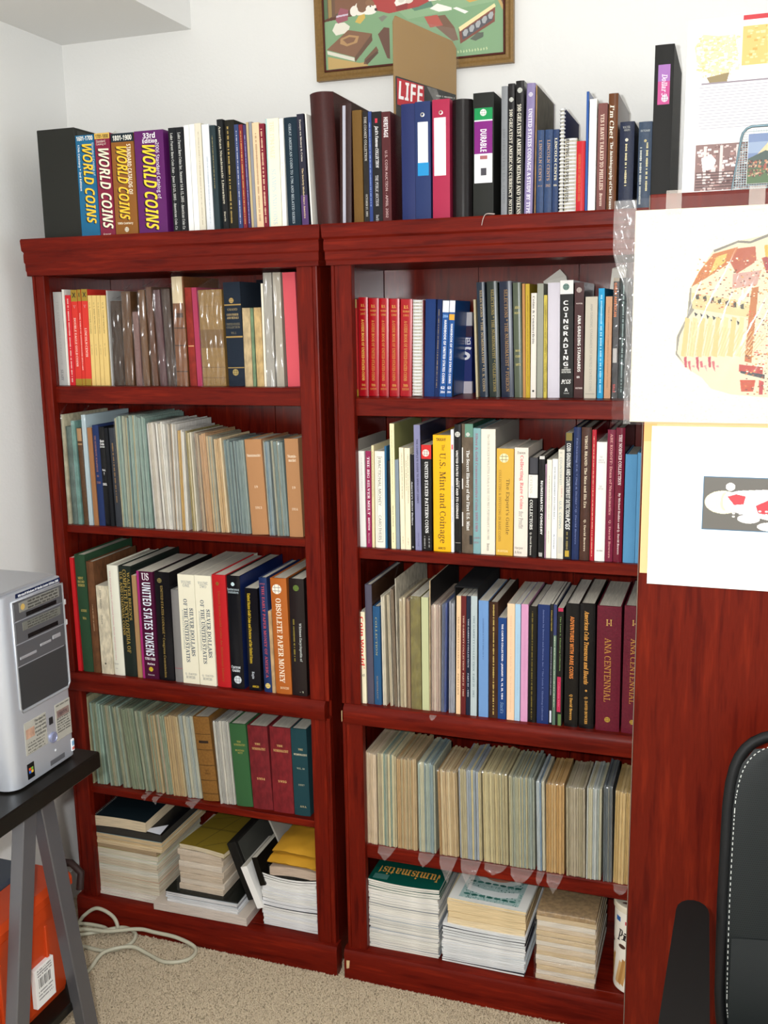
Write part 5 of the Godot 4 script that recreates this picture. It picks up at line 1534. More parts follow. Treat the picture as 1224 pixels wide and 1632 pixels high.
	bundle("magazine_bundle", -1.0328, 1.1195, -0.030, 0.0167, 0.2327, 0.159, 1.96, 5, "7f98a4,9aa8a8,b8ae8c", 1, 0.000, "thin blue-grey magazine run right of the broad tan volume", "magazine bundle", "wrapped magazine runs on the second shelf of the left bookcase")
	bundle("magazine_bundle", -1.0040, 1.1198, -0.030, 0.0307, 0.2319, 0.158, 2.38, 7, "8b9c98,7f928e,9aa8a0,a8a58f,6f8486", 2, 0.000, "thick grey-green magazine run between the two tan volumes", "magazine bundle", "wrapped magazine runs on the second shelf of the left bookcase")
	book("hardcover_book", "h", -0.9694, 1.1196, -0.030, 0.0346, 0.2349, 0.160, 1.39, 0, "b9875c", "cloth", "narrower tan cloth volume at the end of the second shelf, dated 1914", "book", "wrapped magazine runs on the second shelf of the left bookcase", "h;Numis-;.16;.19;.2;.85;ecdcc4;TB|h;matist;.2;.23;.25;.8;ecdcc4;TB|h;19;.48;.505;.4;.65;ecdcc4;TA|h;1914;.7;.725;.3;.75;ecdcc4;TA", "", false)
	book("paperback_book", "p", -1.5977, 0.7268, -0.012, 0.0106, 0.3073, 0.208, 0.23, 0, "cf2026", "plain", "thin bright red booklet against the left upright of the middle shelf", "book", "books on the middle shelf of the left bookcase", "", "", false)
	book("hardcover_book", "h", -1.5722, 0.7269, -0.012, 0.0310, 0.3161, 0.220, 0.53, 0, "2f5236", "cloth", "tall green cloth volume with three short gilt lines", "book", "books on the middle shelf of the left bookcase", "h;MINT;.185;.205;.25;.75;c6b060;TB|h;RECORD;.215;.235;.2;.85;c6b060;TB|h;SERIES;.245;.265;.2;.85;c6b060;TB|h;GUIDE;.46;.48;.3;.85;c6b060;TB|h;USA;.525;.545;.4;.75;c6b060;TB", "", false)
	book("hardcover_book", "h", -1.5452, 0.7268, -0.012, 0.0209, 0.2997, 0.200, 0.00, 0, "7c5030", "worn", "brown book with a faint vertical title, right of the tall green volume", "book", "books on the middle shelf of the left bookcase", "l;;.38;.62;.5;.62;b89878", "", false)
	book("paperback_book", "p", -1.5121, 0.7269, -0.012, 0.0343, 0.2381, 0.150, 0.17, 0, "e8dcc0", "worn", "short cream book with two small black title words", "book", "books on the middle shelf of the left bookcase", "d;Early Money;.05;.26;.25;.42;4a4a4a;TA|d;Dollars;.33;.43;.25;.42;4a4a4a;TA|e;;.86;.9;.3;.45;6a6a60", "", false)
	book("hardcover_book", "h", -1.4765, 0.7269, -0.012, 0.0307, 0.2945, 0.200, 0.40, 0, "ecead8", "plain", "tall off-white book with a thin pink vertical title", "book", "books on the middle shelf of the left bookcase", "d;The Encyclopedia of United States Silver and Gold Coins;.05;.86;.22;.36;d0708a;TA|h;Breen;.885;.9;.1;.5;8a8a86;TA|h;Taxay;.93;.945;.15;.4;8a8a86;TA", "", false)
	book("hardcover_book", "h", -1.4419, 0.7268, -0.012, 0.0359, 0.2949, 0.240, 0.00, 0, "26302a", "gloss", "dark green encyclopedia with gilt capitals in three columns", "book", "books on the middle shelf of the left bookcase", "d;WALTER BREEN'S;.05;.48;.72;.92;a98f46;TB|d;COMPLETE ENCYCLOPEDIA OF;.03;.78;.36;.64;a98f46;TB|d;U.S. AND COLONIAL COINS;.05;.62;.1;.3;a98f46;TB", "", false)
	book("paperback_book", "p", -1.4147, 0.7268, -0.012, 0.0125, 0.2726, 0.170, 0.00, 0, "b78f62", "cloth", "thin tan book squeezed left of the purple tokens catalogue", "book", "books on the middle shelf of the left bookcase", "", "", false)
	book("paperback_book", "p", -1.3827, 0.7268, -0.012, 0.0467, 0.2852, 0.200, 0.00, 0, "56173a", "gloss", "purple catalogue with large UNITED STATES TOKENS lettering", "book", "books on the middle shelf of the left bookcase", "b;;0;1;0;.14;b02a7a|h;US;.015;.08;.3;.75;f0e8ee;TB|d;UNITED STATES TOKENS;.1;.78;.3;.82;e6ecf6;SB|h;1700-1900;.795;.82;.2;.85;f0e8ee;SB|h;Rulau;.845;.865;.35;.8;f0e8ee;SB|e;;.88;.93;.42;.68;e8c832|h;Krause;.95;.965;.35;.75;d8c8d0;SA", "", false)
	book("hardcover_book", "h", -1.3361, 0.7270, -0.012, 0.0431, 0.2858, 0.220, -0.46, 0, "18161a", "gloss", "black book with a gilt vertical title right of the purple tokens catalogue", "book", "books on the middle shelf of the left bookcase", "e;;.05;.1;.2;.5;8a7a4a|d;UNITED STATES COINAGE * Congress Commission;.12;.97;.34;.54;9a8246;TB", "", false)
	book("hardcover_book", "h", -1.3004, 0.7268, -0.012, 0.0214, 0.2433, 0.150, -0.20, 0, "8d8a88", "cloth", "short grey book tucked left of the two cream Silver Dollars volumes", "book", "books on the middle shelf of the left bookcase", "b;;.845;.85;0;1;b04a5a", "", false)
	book("paperback_book", "p", -1.2644, 0.7268, -0.012, 0.0462, 0.2848, 0.260, 0.09, 0, "f0ead2", "paper", "cream Silver Dollars volume marked Volume One", "book", "books on the middle shelf of the left bookcase", "h;VOLUME;.055;.08;.2;.8;6a7480;TA|h;ONE;.085;.11;.3;.7;6a7480;TA|d;SILVER DOLLARS;.3;.74;.62;.84;3d4d60;TB|d;& TRADE DOLLARS;.4;.66;.52;.6;5d6d78;TA|d;OF THE UNITED STATES;.22;.8;.28;.5;3d4d60;TB|d;A COMPLETE ENCYCLOPEDIA;.32;.68;.16;.24;5d6d78;TA|h;Q. DAVID;.9;.922;.15;.85;4d5a66;TA|h;BOWERS;.927;.95;.2;.75;4d5a66;TA", "", false)
	book("paperback_book", "p", -1.2163, 0.7269, -0.012, 0.0458, 0.2855, 0.260, 0.31, 0, "f0ead2", "paper", "cream Silver Dollars volume marked Volume Two", "book", "books on the middle shelf of the left bookcase", "h;VOLUME;.055;.08;.2;.8;6a7480;TA|h;TWO;.085;.11;.3;.7;6a7480;TA|d;SILVER DOLLARS;.3;.74;.62;.84;3d4d60;TB|d;& TRADE DOLLARS;.4;.66;.52;.6;5d6d78;TA|d;OF THE UNITED STATES;.22;.8;.28;.5;3d4d60;TB|d;A COMPLETE ENCYCLOPEDIA;.32;.68;.16;.24;5d6d78;TA|h;Q. DAVID;.9;.922;.15;.85;4d5a66;TA|h;BOWERS;.927;.95;.2;.75;4d5a66;TA", "", false)
	book("hardcover_book", "h", -1.1722, 0.7270, -0.012, 0.0373, 0.2897, 0.230, 0.46, 0, "c01a20", "plain", "bright red book with a dull gilt vertical title, right of the Silver Dollars volumes", "book", "books on the middle shelf of the left bookcase", "e;;.05;.1;.3;.55;a86a2a|d;United States Gold Coins An Illustrated History;.14;.95;.38;.58;9a5a28;TA", "", false)
	book("hardcover_book", "h", -1.1345, 0.7268, -0.012, 0.0352, 0.2900, 0.250, 0.00, 0, "16161c", "gloss", "black book with a silver disc near the top and a globe emblem below", "book", "books on the middle shelf of the left bookcase", "e;;.05;.09;.35;.62;d8f0f6|h;Southernmost;.105;.125;.05;.95;c8d8e0;SA|h;Institutions;.13;.15;.1;.9;c8d8e0;SA|h;Current;.79;.815;.1;.8;e0e6ea;TB|h;Guide;.82;.845;.15;.75;e0e6ea;TB|e;;.88;.95;.25;.85;d6dde2", "1c2c62", false)
	book("paperback_book", "p", -1.0861, 0.7268, -0.012, 0.0333, 0.2630, 0.160, 0.04, 0, "14121a", "gloss", "black paperback with a thin yellow title about gold coins and patterns", "book", "books on the middle shelf of the left bookcase", "d;United States Gold Coins and Patterns of the United States;.05;.73;.18;.42;d8b62e;TB|d;Kagin;.81;.88;.25;.5;d0d8e0;TB|h;ARCO;.945;.965;.3;.8;d8b62e;SB", "", false)
	book("hardcover_book", "h", -1.0510, 0.7269, -0.012, 0.0207, 0.2915, 0.200, 0.77, 0, "22386a", "gloss", "navy book with red capitals on early paper money", "book", "books on the middle shelf of the left bookcase", "h;NEWMAN;.045;.06;.15;.8;b8606a;TB|d;THE EARLY PAPER MONEY OF AMERICA;.07;.87;.35;.68;b84a52;TB|e;;.91;.97;.2;.85;e8cf7a", "", false)
	book("paperback_book", "p", -1.0350, 0.7269, -0.012, 0.0081, 0.2092, 0.140, 0.94, 0, "c9a67a", "worn", "short thin wood-coloured booklet between the navy and the orange book", "book", "books on the middle shelf of the left bookcase", "", "", false)
	book("hardcover_book", "h", -1.0086, 0.7272, -0.012, 0.0419, 0.2924, 0.220, 1.02, 0, "b86428", "gloss", "orange book with large white capitals on obsolete paper money", "book", "books on the middle shelf of the left bookcase", "e;;.05;.135;.12;.7;f2e6d6|d;OBSOLETE PAPER MONEY;.17;.9;.3;.62;f4e4cc;TB|h;BOWERS;.935;.955;.3;.85;e8c8a0;TB", "", false)
	book("hardcover_book", "h", -0.9665, 0.7268, -0.012, 0.0390, 0.2941, 0.220, 0.00, 0, "2a2020", "gloss", "dark brown speckled encyclopedia with small pale script at the end of the middle shelf", "book", "books on the middle shelf of the left bookcase", "e;;.05;.1;.3;.7;6f8a3a|d;Whitman Encyclopedia of;.37;.7;.58;.78;c8ccc8;TB|l;;.34;.7;.2;.34;8a7a30|h;- 1;.955;.97;.45;.85;c8c8b0;SB", "", false)
	bundle("magazine_bundle", -1.6024, 0.4003, -0.030, 0.0185, 0.2519, 0.172, 0.89, 3, "b5ae88,93a08a", 1, 0.000, "olive magazine run at the far end of the fourth shelf, behind the table corner", "magazine bundle", "wrapped magazine runs on the fourth shelf of the left bookcase")
	bundle("magazine_bundle", -1.5702, 0.4008, -0.030, 0.0333, 0.2374, 0.162, 2.07, 6, "8f9f80,9cb5a4,a0a88c", 2, 0.000, "sage green magazine run, second on the fourth shelf", "magazine bundle", "wrapped magazine runs on the fourth shelf of the left bookcase")
	bundle("magazine_bundle", -1.5292, 0.4011, -0.030, 0.0295, 0.2341, 0.160, 3.65, 6, "8f9a7c,a3a68a,9dae9c,b0a685,86957c", 1, 0.000, "brownish green magazine run, third on the fourth shelf", "magazine bundle", "wrapped magazine runs on the fourth shelf of the left bookcase")
	bundle("magazine_bundle", -1.4929, 0.4012, -0.030, 0.0221, 0.2321, 0.159, 4.88, 5, "8f9a7c,a3a68a,9dae9c,b0a685,86957c", 2, 0.000, "green magazine run under the round glint", "magazine bundle", "wrapped magazine runs on the fourth shelf of the left bookcase")
	bundle("magazine_bundle", -1.4572, 0.4021, -0.030, 0.0404, 0.2312, 0.159, 5.25, 7, "8f9a7c,a3a68a,9dae9c,b0a685,86957c", 1, 0.000, "broad olive magazine run, fifth on the fourth shelf", "magazine bundle", "wrapped magazine runs on the fourth shelf of the left bookcase")
	bundle("magazine_bundle", -1.4219, 0.4014, -0.030, 0.0252, 0.2284, 0.156, 5.32, 4, "8f9a7c,a3a68a,9dae9c,b0a685,86957c", 2, 0.012, "green magazine run with a wrinkled glinting foot", "magazine bundle", "wrapped magazine runs on the fourth shelf of the left bookcase")
	bundle("magazine_bundle", -1.3897, 0.4012, -0.030, 0.0260, 0.2230, 0.152, 4.23, 5, "b5a078,c0aa80,9aa488", 1, 0.018, "tan and green magazine run, seventh on the fourth shelf", "magazine bundle", "wrapped magazine runs on the fourth shelf of the left bookcase")
	bundle("magazine_bundle", -1.3614, 0.4011, -0.030, 0.0220, 0.2260, 0.154, 4.60, 5, "9aa488,a8b59c,bba98e", 1, 0.000, "grey-green magazine run left of the tan one on the fourth shelf", "magazine bundle", "wrapped magazine runs on the fourth shelf of the left bookcase")
	bundle("magazine_bundle", -1.3295, 0.4016, -0.030, 0.0395, 0.2263, 0.155, 4.03, 7, "c4a878,b59a70,c8b48a", 2, 0.000, "tan magazine run on the fourth shelf with a glinting top", "magazine bundle", "wrapped magazine runs on the fourth shelf of the left bookcase")
	bundle("magazine_bundle", -1.2858, 0.4018, -0.030, 0.0444, 0.2308, 0.158, 4.18, 7, "b8bcae,c3bfa6,a9b3ae", 1, 0.015, "pale grey magazine run beside the ochre bound volume", "magazine bundle", "wrapped magazine runs on the fourth shelf of the left bookcase")
	book("hardcover_book", "h", -1.2373, 0.4021, -0.030, 0.0458, 0.2301, 0.200, 4.64, 0, "9a6c34", "leather", "ochre bound volume with dark bands and a black label", "book", "bound volumes on the fourth shelf of the left bookcase", "b;;.2;.206;0;1;4a3018|b;;.28;.31;.2;.8;3a2a20|b;;.385;.391;0;1;4a3018|b;;.57;.576;0;1;4a3018|h;27;.63;.65;.4;.6;4a3018;TB|h;1914;.66;.68;.35;.7;4a3018;TB|b;;.75;.756;0;1;4a3018|b;;.91;.916;0;1;4a3018", "", false)
	bundle("magazine_bundle", -1.1872, 0.4013, -0.027, 0.0447, 0.2305, 0.158, 2.90, 8, "c6c3b8,b8b6ae,d2cdbf", 2, 0.000, "pale grey wrapped magazine run between the ochre and the green bound volumes", "magazine bundle", "bound volumes on the fourth shelf of the left bookcase")
	book("hardcover_book", "h", -1.1400, 0.4014, -0.030, 0.0460, 0.2235, 0.200, 3.01, 0, "3b6b3e", "cloth", "green bound volume with a small faded gilt title", "book", "bound volumes on the fourth shelf of the left bookcase", "h;THE;.2;.22;.4;.65;b5a858;TB|h;NUMISMATIST;.235;.26;.2;.9;a89c50;TB|h;BOUND;.305;.325;.25;.8;a89c50;TB|h;SET;.335;.355;.4;.7;a89c50;TB", "", false)
	book("hardcover_book", "h", -1.0875, 0.4013, -0.030, 0.0548, 0.2246, 0.200, 2.20, 0, "86242a", "worn", "left of two red bound volumes, beside the green one, dated 1934", "book", "bound volumes on the fourth shelf of the left bookcase", "h;THE;.2;.222;.33;.62;d8b070;TB|h;NUMISMATIST;.255;.282;.18;.86;d8b070;TB|h;1934;.615;.64;.3;.72;d8b070;TB", "", false)
	book("hardcover_book", "h", -1.0301, 0.4006, -0.030, 0.0564, 0.2289, 0.200, 0.81, 0, "8a2228", "worn", "right of two red bound volumes, beside the teal one, dated 1935", "book", "bound volumes on the fourth shelf of the left bookcase", "h;THE;.2;.222;.33;.62;d8b070;TB|h;NUMISMATIST;.255;.282;.15;.88;d8b070;TB|h;1935;.615;.64;.3;.72;d8b070;TB", "", false)
	book("hardcover_book", "h", -0.9786, 0.4006, -0.030, 0.0425, 0.2314, 0.200, 1.01, 0, "1f4a52", "cloth", "teal bound volume lettered The Numismatist against the right upright", "book", "bound volumes on the fourth shelf of the left bookcase", "h;THE;.22;.24;.45;.75;c9b98a;TB|h;NUMISMATIST;.28;.3;.15;1.0;d8cfae;TB|h;VOL. 50;.44;.46;.3;.8;a8a890;TB|h;1937;.63;.65;.35;.75;a8a890;TB|h;A.N.A.;.88;.9;.4;.8;c9b98a;TB", "", false)
	book("paperback_book", "p", -0.8304, 1.4522, -0.070, 0.0058, 0.2184, 0.149, 0.00, 0, "8a7550", "worn", "narrow bronze mottled booklet against the left upright, right bookcase", "book", "books on the upper shelf of the right bookcase", "b;;.03;.1;0;1;d8d0a0", "", false)
	book("paperback_book", "p", -0.8226, 1.4522, -0.070, 0.0082, 0.2188, 0.149, 0.00, 0, "d23a38", "gloss", "thin red paperback with gold ends at the start of the red guide books", "book", "books on the upper shelf of the right bookcase", "b;;0;.09;0;1;c9b070|b;;.93;1;0;1;c9a030", "", false)
	book("hardcover_book", "h", -0.8052, 1.4523, -0.070, 0.0217, 0.2225, 0.130, -0.52, 0, "b3141f", "gloss", "first and shiniest of the five red guide books, with a bright gilt title", "book", "books on the upper shelf of the right bookcase", "h;R.S.;.06;.1;.3;.7;d8a850;TB|h;YEOMAN;.11;.14;.2;.8;d0a04a;TB|h;2003;.155;.175;.25;.75;d0a04a;TA|d;A GUIDE BOOK OF UNITED STATES COINS;.22;.84;.34;.62;f0c860;TB|h;56th;.87;.9;.3;.7;d8a850;TB|h;EDITION;.91;.94;.2;.8;d8a850;TA", "", false)
	book("hardcover_book", "h", -0.7813, 1.4524, -0.070, 0.0239, 0.2197, 0.130, -0.87, 0, "b3141f", "gloss", "second of the five red guide books", "book", "books on the upper shelf of the right bookcase", "h;R.S.;.06;.1;.3;.7;d8a850;TB|h;YEOMAN;.11;.14;.2;.8;d0a04a;TB|h;2000;.155;.175;.25;.75;d0a04a;TA|d;A GUIDE BOOK OF UNITED STATES COINS;.22;.84;.34;.62;c8883c;TB|h;53th;.87;.9;.3;.7;d8a850;TB|h;EDITION;.91;.94;.2;.8;d8a850;TA", "", false)
	book("hardcover_book", "h", -0.7568, 1.4524, -0.070, 0.0225, 0.2189, 0.130, -0.81, 0, "b3141f", "gloss", "middle of the five red guide books", "book", "books on the upper shelf of the right bookcase", "h;R.S.;.06;.1;.3;.7;d8a850;TB|h;YEOMAN;.11;.14;.2;.8;d0a04a;TB|h;1998;.155;.175;.25;.75;d0a04a;TA|d;A GUIDE BOOK OF UNITED STATES COINS;.22;.84;.34;.62;c8883c;TB|h;51th;.87;.9;.3;.7;d8a850;TB|h;EDITION;.91;.94;.2;.8;d8a850;TA", "", false)
	book("hardcover_book", "h", -0.7314, 1.4523, -0.070, 0.0236, 0.2178, 0.130, -0.70, 0, "b3141f", "gloss", "fourth of the five red guide books", "book", "books on the upper shelf of the right bookcase", "h;R.S.;.06;.1;.3;.7;d8a850;TB|h;YEOMAN;.11;.14;.2;.8;d0a04a;TB|h;1990;.155;.175;.25;.75;d0a04a;TA|d;A GUIDE BOOK OF UNITED STATES COINS;.22;.84;.34;.62;c8883c;TB|h;43th;.87;.9;.3;.7;d8a850;TB|h;EDITION;.91;.94;.2;.8;d8a850;TA", "", false)
	book("hardcover_book", "h", -0.7044, 1.4525, -0.070, 0.0266, 0.2160, 0.130, -1.21, 0, "b3141f", "gloss", "last of the five red guide books, beside the white comb binding", "book", "books on the upper shelf of the right bookcase", "h;R.S.;.06;.1;.3;.7;d8a850;TB|h;YEOMAN;.11;.14;.2;.8;d0a04a;TB|h;1981;.155;.175;.25;.75;d0a04a;TA|d;A GUIDE BOOK OF UNITED STATES COINS;.22;.84;.34;.62;c8944a;TB|h;34th;.87;.9;.3;.7;d8a850;TB|h;EDITION;.91;.94;.2;.8;d8a850;TA", "", false)
	book("comb_bound_manual", "comb", -0.6777, 1.4524, -0.070, 0.0225, 0.2149, 0.130, -0.93, 0, "f2f0ea", "paper", "white comb-bound manual beside the red guide books", "book", "books on the upper shelf of the right bookcase", "", "", false)
	book("paperback_book", "p", -0.6628, 1.4522, -0.070, 0.0027, 0.2135, 0.145, -0.75, 0, "7a2f3a", "worn", "very thin maroon ribbed booklet between the comb binding and the blue book", "book", "books on the upper shelf of the right bookcase", "", "", false)
	book("hardcover_book", "h", -0.6490, 1.4525, -0.070, 0.0234, 0.2147, 0.146, -1.47, 0, "223f7c", "cloth", "plain blue cloth book on the upper shelf of the right bookcase", "book", "books on the upper shelf of the right bookcase", "", "", false)
	book("hardcover_book", "h", -0.6312, 1.4524, -0.070, 0.0106, 0.2136, 0.146, -2.45, 0, "1f3468", "cloth", "thin darker blue book with a dull gilt vertical title", "book", "books on the upper shelf of the right bookcase", "l;;.1;.92;.3;.55;8a7a60", "", false)
	book("paperback_book", "p", -0.6175, 1.4525, -0.070, 0.0145, 0.2111, 0.130, -2.69, 0, "1f57a0", "gloss", "left of two bright blue handbooks with white lettering", "book", "books on the upper shelf of the right bookcase", "b;;0;.12;0;1;e0e2ea|h;2004;.14;.18;.1;.9;8fb8e8;SB|d;HANDBOOK OF UNITED STATES COINS;.2;.86;.34;.72;f2f4f6;SB|h;62;.89;.92;.2;.8;f2f4f6;SB|h;2004;.93;.97;.15;.85;f2f4f6;SB", "", false)
	book("paperback_book", "p", -0.6025, 1.4525, -0.070, 0.0125, 0.2108, 0.130, -2.61, 0, "1f57a0", "gloss", "right of two bright blue handbooks, leaning, with an orange square", "book", "books on the upper shelf of the right bookcase", "b;;0;.12;0;1;e0e2ea|b;;.14;.2;0;.95;e0a83a|d;HANDBOOK OF UNITED STATES COINS;.24;.86;.34;.72;f2f4f6;SB|h;63;.89;.92;.2;.8;f2f4f6;SB|h;2004;.93;.97;.15;.85;f2f4f6;SB", "", false)
	book("paperback_book", "p", -0.5376, 1.4523, -0.070, 0.0046, 0.2120, 0.144, 1.70, 0, "b9ac8c", "paper", "thin cream leaflet leaning against the dark green volumes", "book", "books on the upper shelf of the right bookcase", "", "", false)
	book("hardcover_book", "h", -0.5218, 1.4525, -0.070, 0.0181, 0.2485, 0.169, 2.10, 0, "1e2f42", "gloss", "first of three dark blue-green volumes with gilt vertical titles", "book", "books on the upper shelf of the right bookcase", "d;SELECTIONS * THE NUMISMATIST * U. S. COINS;.07;.95;.4;.66;c4aa78;TA", "", false)
	book("hardcover_book", "h", -0.4979, 1.4526, -0.070, 0.0236, 0.2495, 0.170, 1.76, 0, "2b3630", "gloss", "second of three dark blue-green volumes, with the greenish glint", "book", "books on the upper shelf of the right bookcase", "d;SELECTIONS * THE NUMISMATIST * COLLECTIONS;.07;.95;.4;.66;a8924a;TA", "", false)
	book("hardcover_book", "h", -0.4692, 1.4526, -0.070, 0.0272, 0.2487, 0.170, 1.58, 0, "1b2640", "gloss", "third of three dark blue-green volumes, beside the grey-green one", "book", "books on the upper shelf of the right bookcase", "d;SELECTIONS * THE NUMISMATIST * FOREIGN;.07;.95;.4;.66;a8824a;TA", "", false)
	book("hardcover_book", "h", -0.4446, 1.4524, -0.070, 0.0178, 0.2451, 0.167, 1.45, 0, "5c6652", "gloss", "grey-green volume with small gilt title blocks", "book", "books on the upper shelf of the right bookcase", "h;ANA;.2;.225;.2;.8;c8b870;TB|h;SELECT;.25;.27;.15;.85;c8b870;TB|h;BOOK;.575;.6;.2;.8;c8b870;TB|h;COIN;.625;.65;.2;.8;c8b870;TB|h;1973;.7;.72;.2;.8;c8b870;TB", "", false)
	book("paperback_book", "p", -0.4320, 1.4523, -0.070, 0.0057, 0.2429, 0.165, 1.00, 0, "c08a50", "paper", "thin orange-tan booklet left of the yellow booklet", "book", "books on the upper shelf of the right bookcase", "", "", false)
	book("paperback_book", "p", -0.4241, 1.4523, -0.070, 0.0088, 0.2421, 0.165, 0.79, 0, "c6a62c", "gloss", "mustard yellow booklet on the upper shelf of the right bookcase", "book", "books on the upper shelf of the right bookcase", "l;;.1;.9;.4;.6;8a701a", "", false)
	book("paperback_book", "p", -0.4127, 1.4522, -0.070, 0.0116, 0.2226, 0.152, 0.11, 0, "e6dfd4", "paper", "short white booklet with a black title at its top", "book", "books on the upper shelf of the right bookcase", "d;Coins & Counterfeits;.03;.48;.25;.65;3a3a3a;TB|e;;.92;.95;.3;.7;3a3a3a", "", false)
	book("paperback_book", "p", -0.3981, 1.4522, -0.070, 0.0131, 0.2420, 0.165, 0.36, 0, "a3a496", "gloss", "tall grey-green wrapped booklet", "book", "books on the upper shelf of the right bookcase", "", "", false)
	book("paperback_book", "p", -0.3868, 1.4522, -0.070, 0.0068, 0.2178, 0.148, 0.43, 0, "d8c45a", "worn", "short thin yellow booklet beside the broad white book", "book", "books on the upper shelf of the right bookcase", "l;;.1;.95;.3;.6;8a7a30", "", false)
	book("hardcover_book", "h", -0.3686, 1.4523, -0.070, 0.0255, 0.2431, 0.166, 0.64, 0, "d5d0da", "plain", "broad plain white book left of the COIN GRADING guide", "book", "books on the upper shelf of the right bookcase", "", "", false)
	book("paperback_book", "p", -0.3404, 1.4524, -0.070, 0.0277, 0.2471, 0.160, 0.84, 0, "16140f", "gloss", "black guide with bold white stacked COIN GRADING letters", "book", "books on the upper shelf of the right bookcase", "b;;0;.115;0;1;eceae6|e;;.02;.09;.2;.7;7a9a90|h;C;0.170;0.205;.25;.62;f4f2ee;SB|h;O;0.222;0.257;.25;.62;f4f2ee;SB|h;I;0.274;0.309;.25;.62;f4f2ee;SB|h;N;0.326;0.361;.25;.62;f4f2ee;SB|h;G;0.378;0.413;.25;.62;f4f2ee;SB|h;R;0.430;0.465;.25;.62;f4f2ee;SB|h;A;0.482;0.517;.25;.62;f4f2ee;SB|h;D;0.534;0.569;.25;.62;f4f2ee;SB|h;I;0.586;0.621;.25;.62;f4f2ee;SB|h;N;0.638;0.673;.25;.62;f4f2ee;SB|h;G;0.690;0.725;.25;.62;f4f2ee;SB|h;AND;.735;.745;.3;.6;e8e8e0;SB|h;COUNTERFEIT;.75;.765;.12;.82;e8e8e0;SB|h;DETECTION;.77;.785;.12;.82;e8e8e0;SB|h;PCGS;.835;.885;.12;.82;f4f2ee;TI|h;A;.915;.945;.35;.6;f4f2ee;SB|h;HOUSE;.955;.965;.3;.7;e8e8e0;SA", "", false)
	book("paperback_book", "p", -0.3150, 1.4523, -0.070, 0.0195, 0.2422, 0.160, 0.56, 0, "4a1a18", "gloss", "brown guide lettered ANA Grading Standards with a globe emblem", "book", "books on the upper shelf of the right bookcase", "e;;.03;.1;.2;.75;c9b8b0|h;THE OFFICIAL;.17;.19;.15;.85;e8d8d0;SB|d;ANA GRADING STANDARDS;.28;.77;.36;.68;f2ece6;SB|h;6th;.8;.83;.3;.6;f2ece6;SB|h;WHITMAN;.9;.925;.15;.9;e8d8d0;SB", "", false)
	book("paperback_book", "p", -0.2908, 1.4522, -0.070, 0.0250, 0.2122, 0.160, 0.16, 0, "cfc6b4", "paper", "beige guide lettered ANA Grading Standards for United States Coins in grey", "book", "books on the upper shelf of the right bookcase", "d;ANA GRADING STANDARDS OF UNITED STATES COINS;.07;.93;.42;.62;9a958c;SA|b;;.955;.96;.1;.9;9a958c", "", false)
	book("paperback_book", "p", -0.2695, 1.4522, -0.070, 0.0123, 0.2289, 0.156, 0.37, 0, "35a8dc", "worn", "bright cyan booklet on the upper shelf", "book", "books on the upper shelf of the right bookcase", "l;;.06;.97;.3;.7;a8dcf0", "", false)
	book("paperback_book", "p", -0.2546, 1.4522, -0.070, 0.0132, 0.2118, 0.144, 0.15, 0, "d3a27c", "paper", "peach booklet right of the cyan one", "book", "books on the upper shelf of the right bookcase", "l;;.1;.9;.4;.55;a07a5a", "", false)
	book("paperback_book", "p", -0.2395, 1.4522, -0.070, 0.0118, 0.2494, 0.170, 0.35, 0, "2a2628", "gloss", "dark catalogue with orange lettering at the top", "book", "books on the upper shelf of the right bookcase", "b;;0;.03;0;1;b8ab98|d;GREAT AMERICAN;.04;.32;.15;.6;e07a3a;SB|b;;.58;.7;.1;.8;c8c4c0|d;SALE;.88;.95;.2;.6;d0403a;SB", "", false)
	book("paperback_book", "p", -0.2248, 1.4522, -0.070, 0.0143, 0.2490, 0.169, 0.00, 0, "2e3f40", "worn", "mottled dark teal catalogue at the end of the upper shelf", "book", "books on the upper shelf of the right bookcase", "l;;.06;.95;.3;.55;9ab0ac", "", false)
	book("paperback_book", "p", -0.8111, 1.1062, -0.028, 0.0083, 0.2502, 0.200, 0.00, 0, "9a948c", "paper", "grey wrapped booklet against the left upright, second shelf", "book", "books on the second shelf of the right bookcase", "", "", true)
	book("paperback_book", "p", -0.7988, 1.1062, -0.028, 0.0140, 0.2244, 0.140, 0.00, 0, "f2f0ea", "paper", "white book left of the magenta BIG SILVER MELT", "book", "books on the second shelf of the right bookcase", "l;;.06;.42;.45;.58;c8c4be", "", false)
	book("paperback_book", "p", -0.7839, 1.1062, -0.028, 0.0122, 0.2248, 0.150, -0.39, 0, "a01f56", "gloss", "magenta book lettered The Big Silver Melt", "book", "books on the second shelf of the right bookcase", "d;THE BIG SILVER MELT;.06;.66;.3;.74;f6e6ee;TB|d;MERTON;.69;.82;.36;.68;f6e6ee;SB|d;Macmillan;.85;.96;.38;.62;e6b8cc;TA", "", false)
	book("paperback_book", "p", -0.7735, 1.1062, -0.028, 0.0057, 0.2379, 0.170, -0.55, 0, "e6d6aa", "paper", "thin buff booklet between the magenta and the Fractional Money book", "book", "books on the second shelf of the right bookcase", "l;;.06;.5;.35;.6;9a8a6a", "", false)
	book("hardcover_book", "h", -0.7569, 1.1063, -0.028, 0.0235, 0.2248, 0.160, -0.39, 0, "f0eadc", "paper", "cream book lettered Fractional Money inside a thin rule", "book", "books on the second shelf of the right bookcase", "d;FRACTIONAL MONEY;.07;.56;.38;.66;55524c;SA|d;CAROTHERS;.66;.92;.38;.66;55524c;SA|b;;.055;.06;.25;.8;8a8680|b;;.935;.94;.25;.8;8a8680|b;;.06;.935;.25;.265;8a8680|b;;.06;.935;.785;.8;8a8680", "", false)
	book("paperback_book", "p", -0.7419, 1.1062, -0.028, 0.0044, 0.2373, 0.180, -0.35, 0, "2f6a94", "paper", "thin steel blue booklet right of the Fractional Money book", "book", "books on the second shelf of the right bookcase", "", "", false)
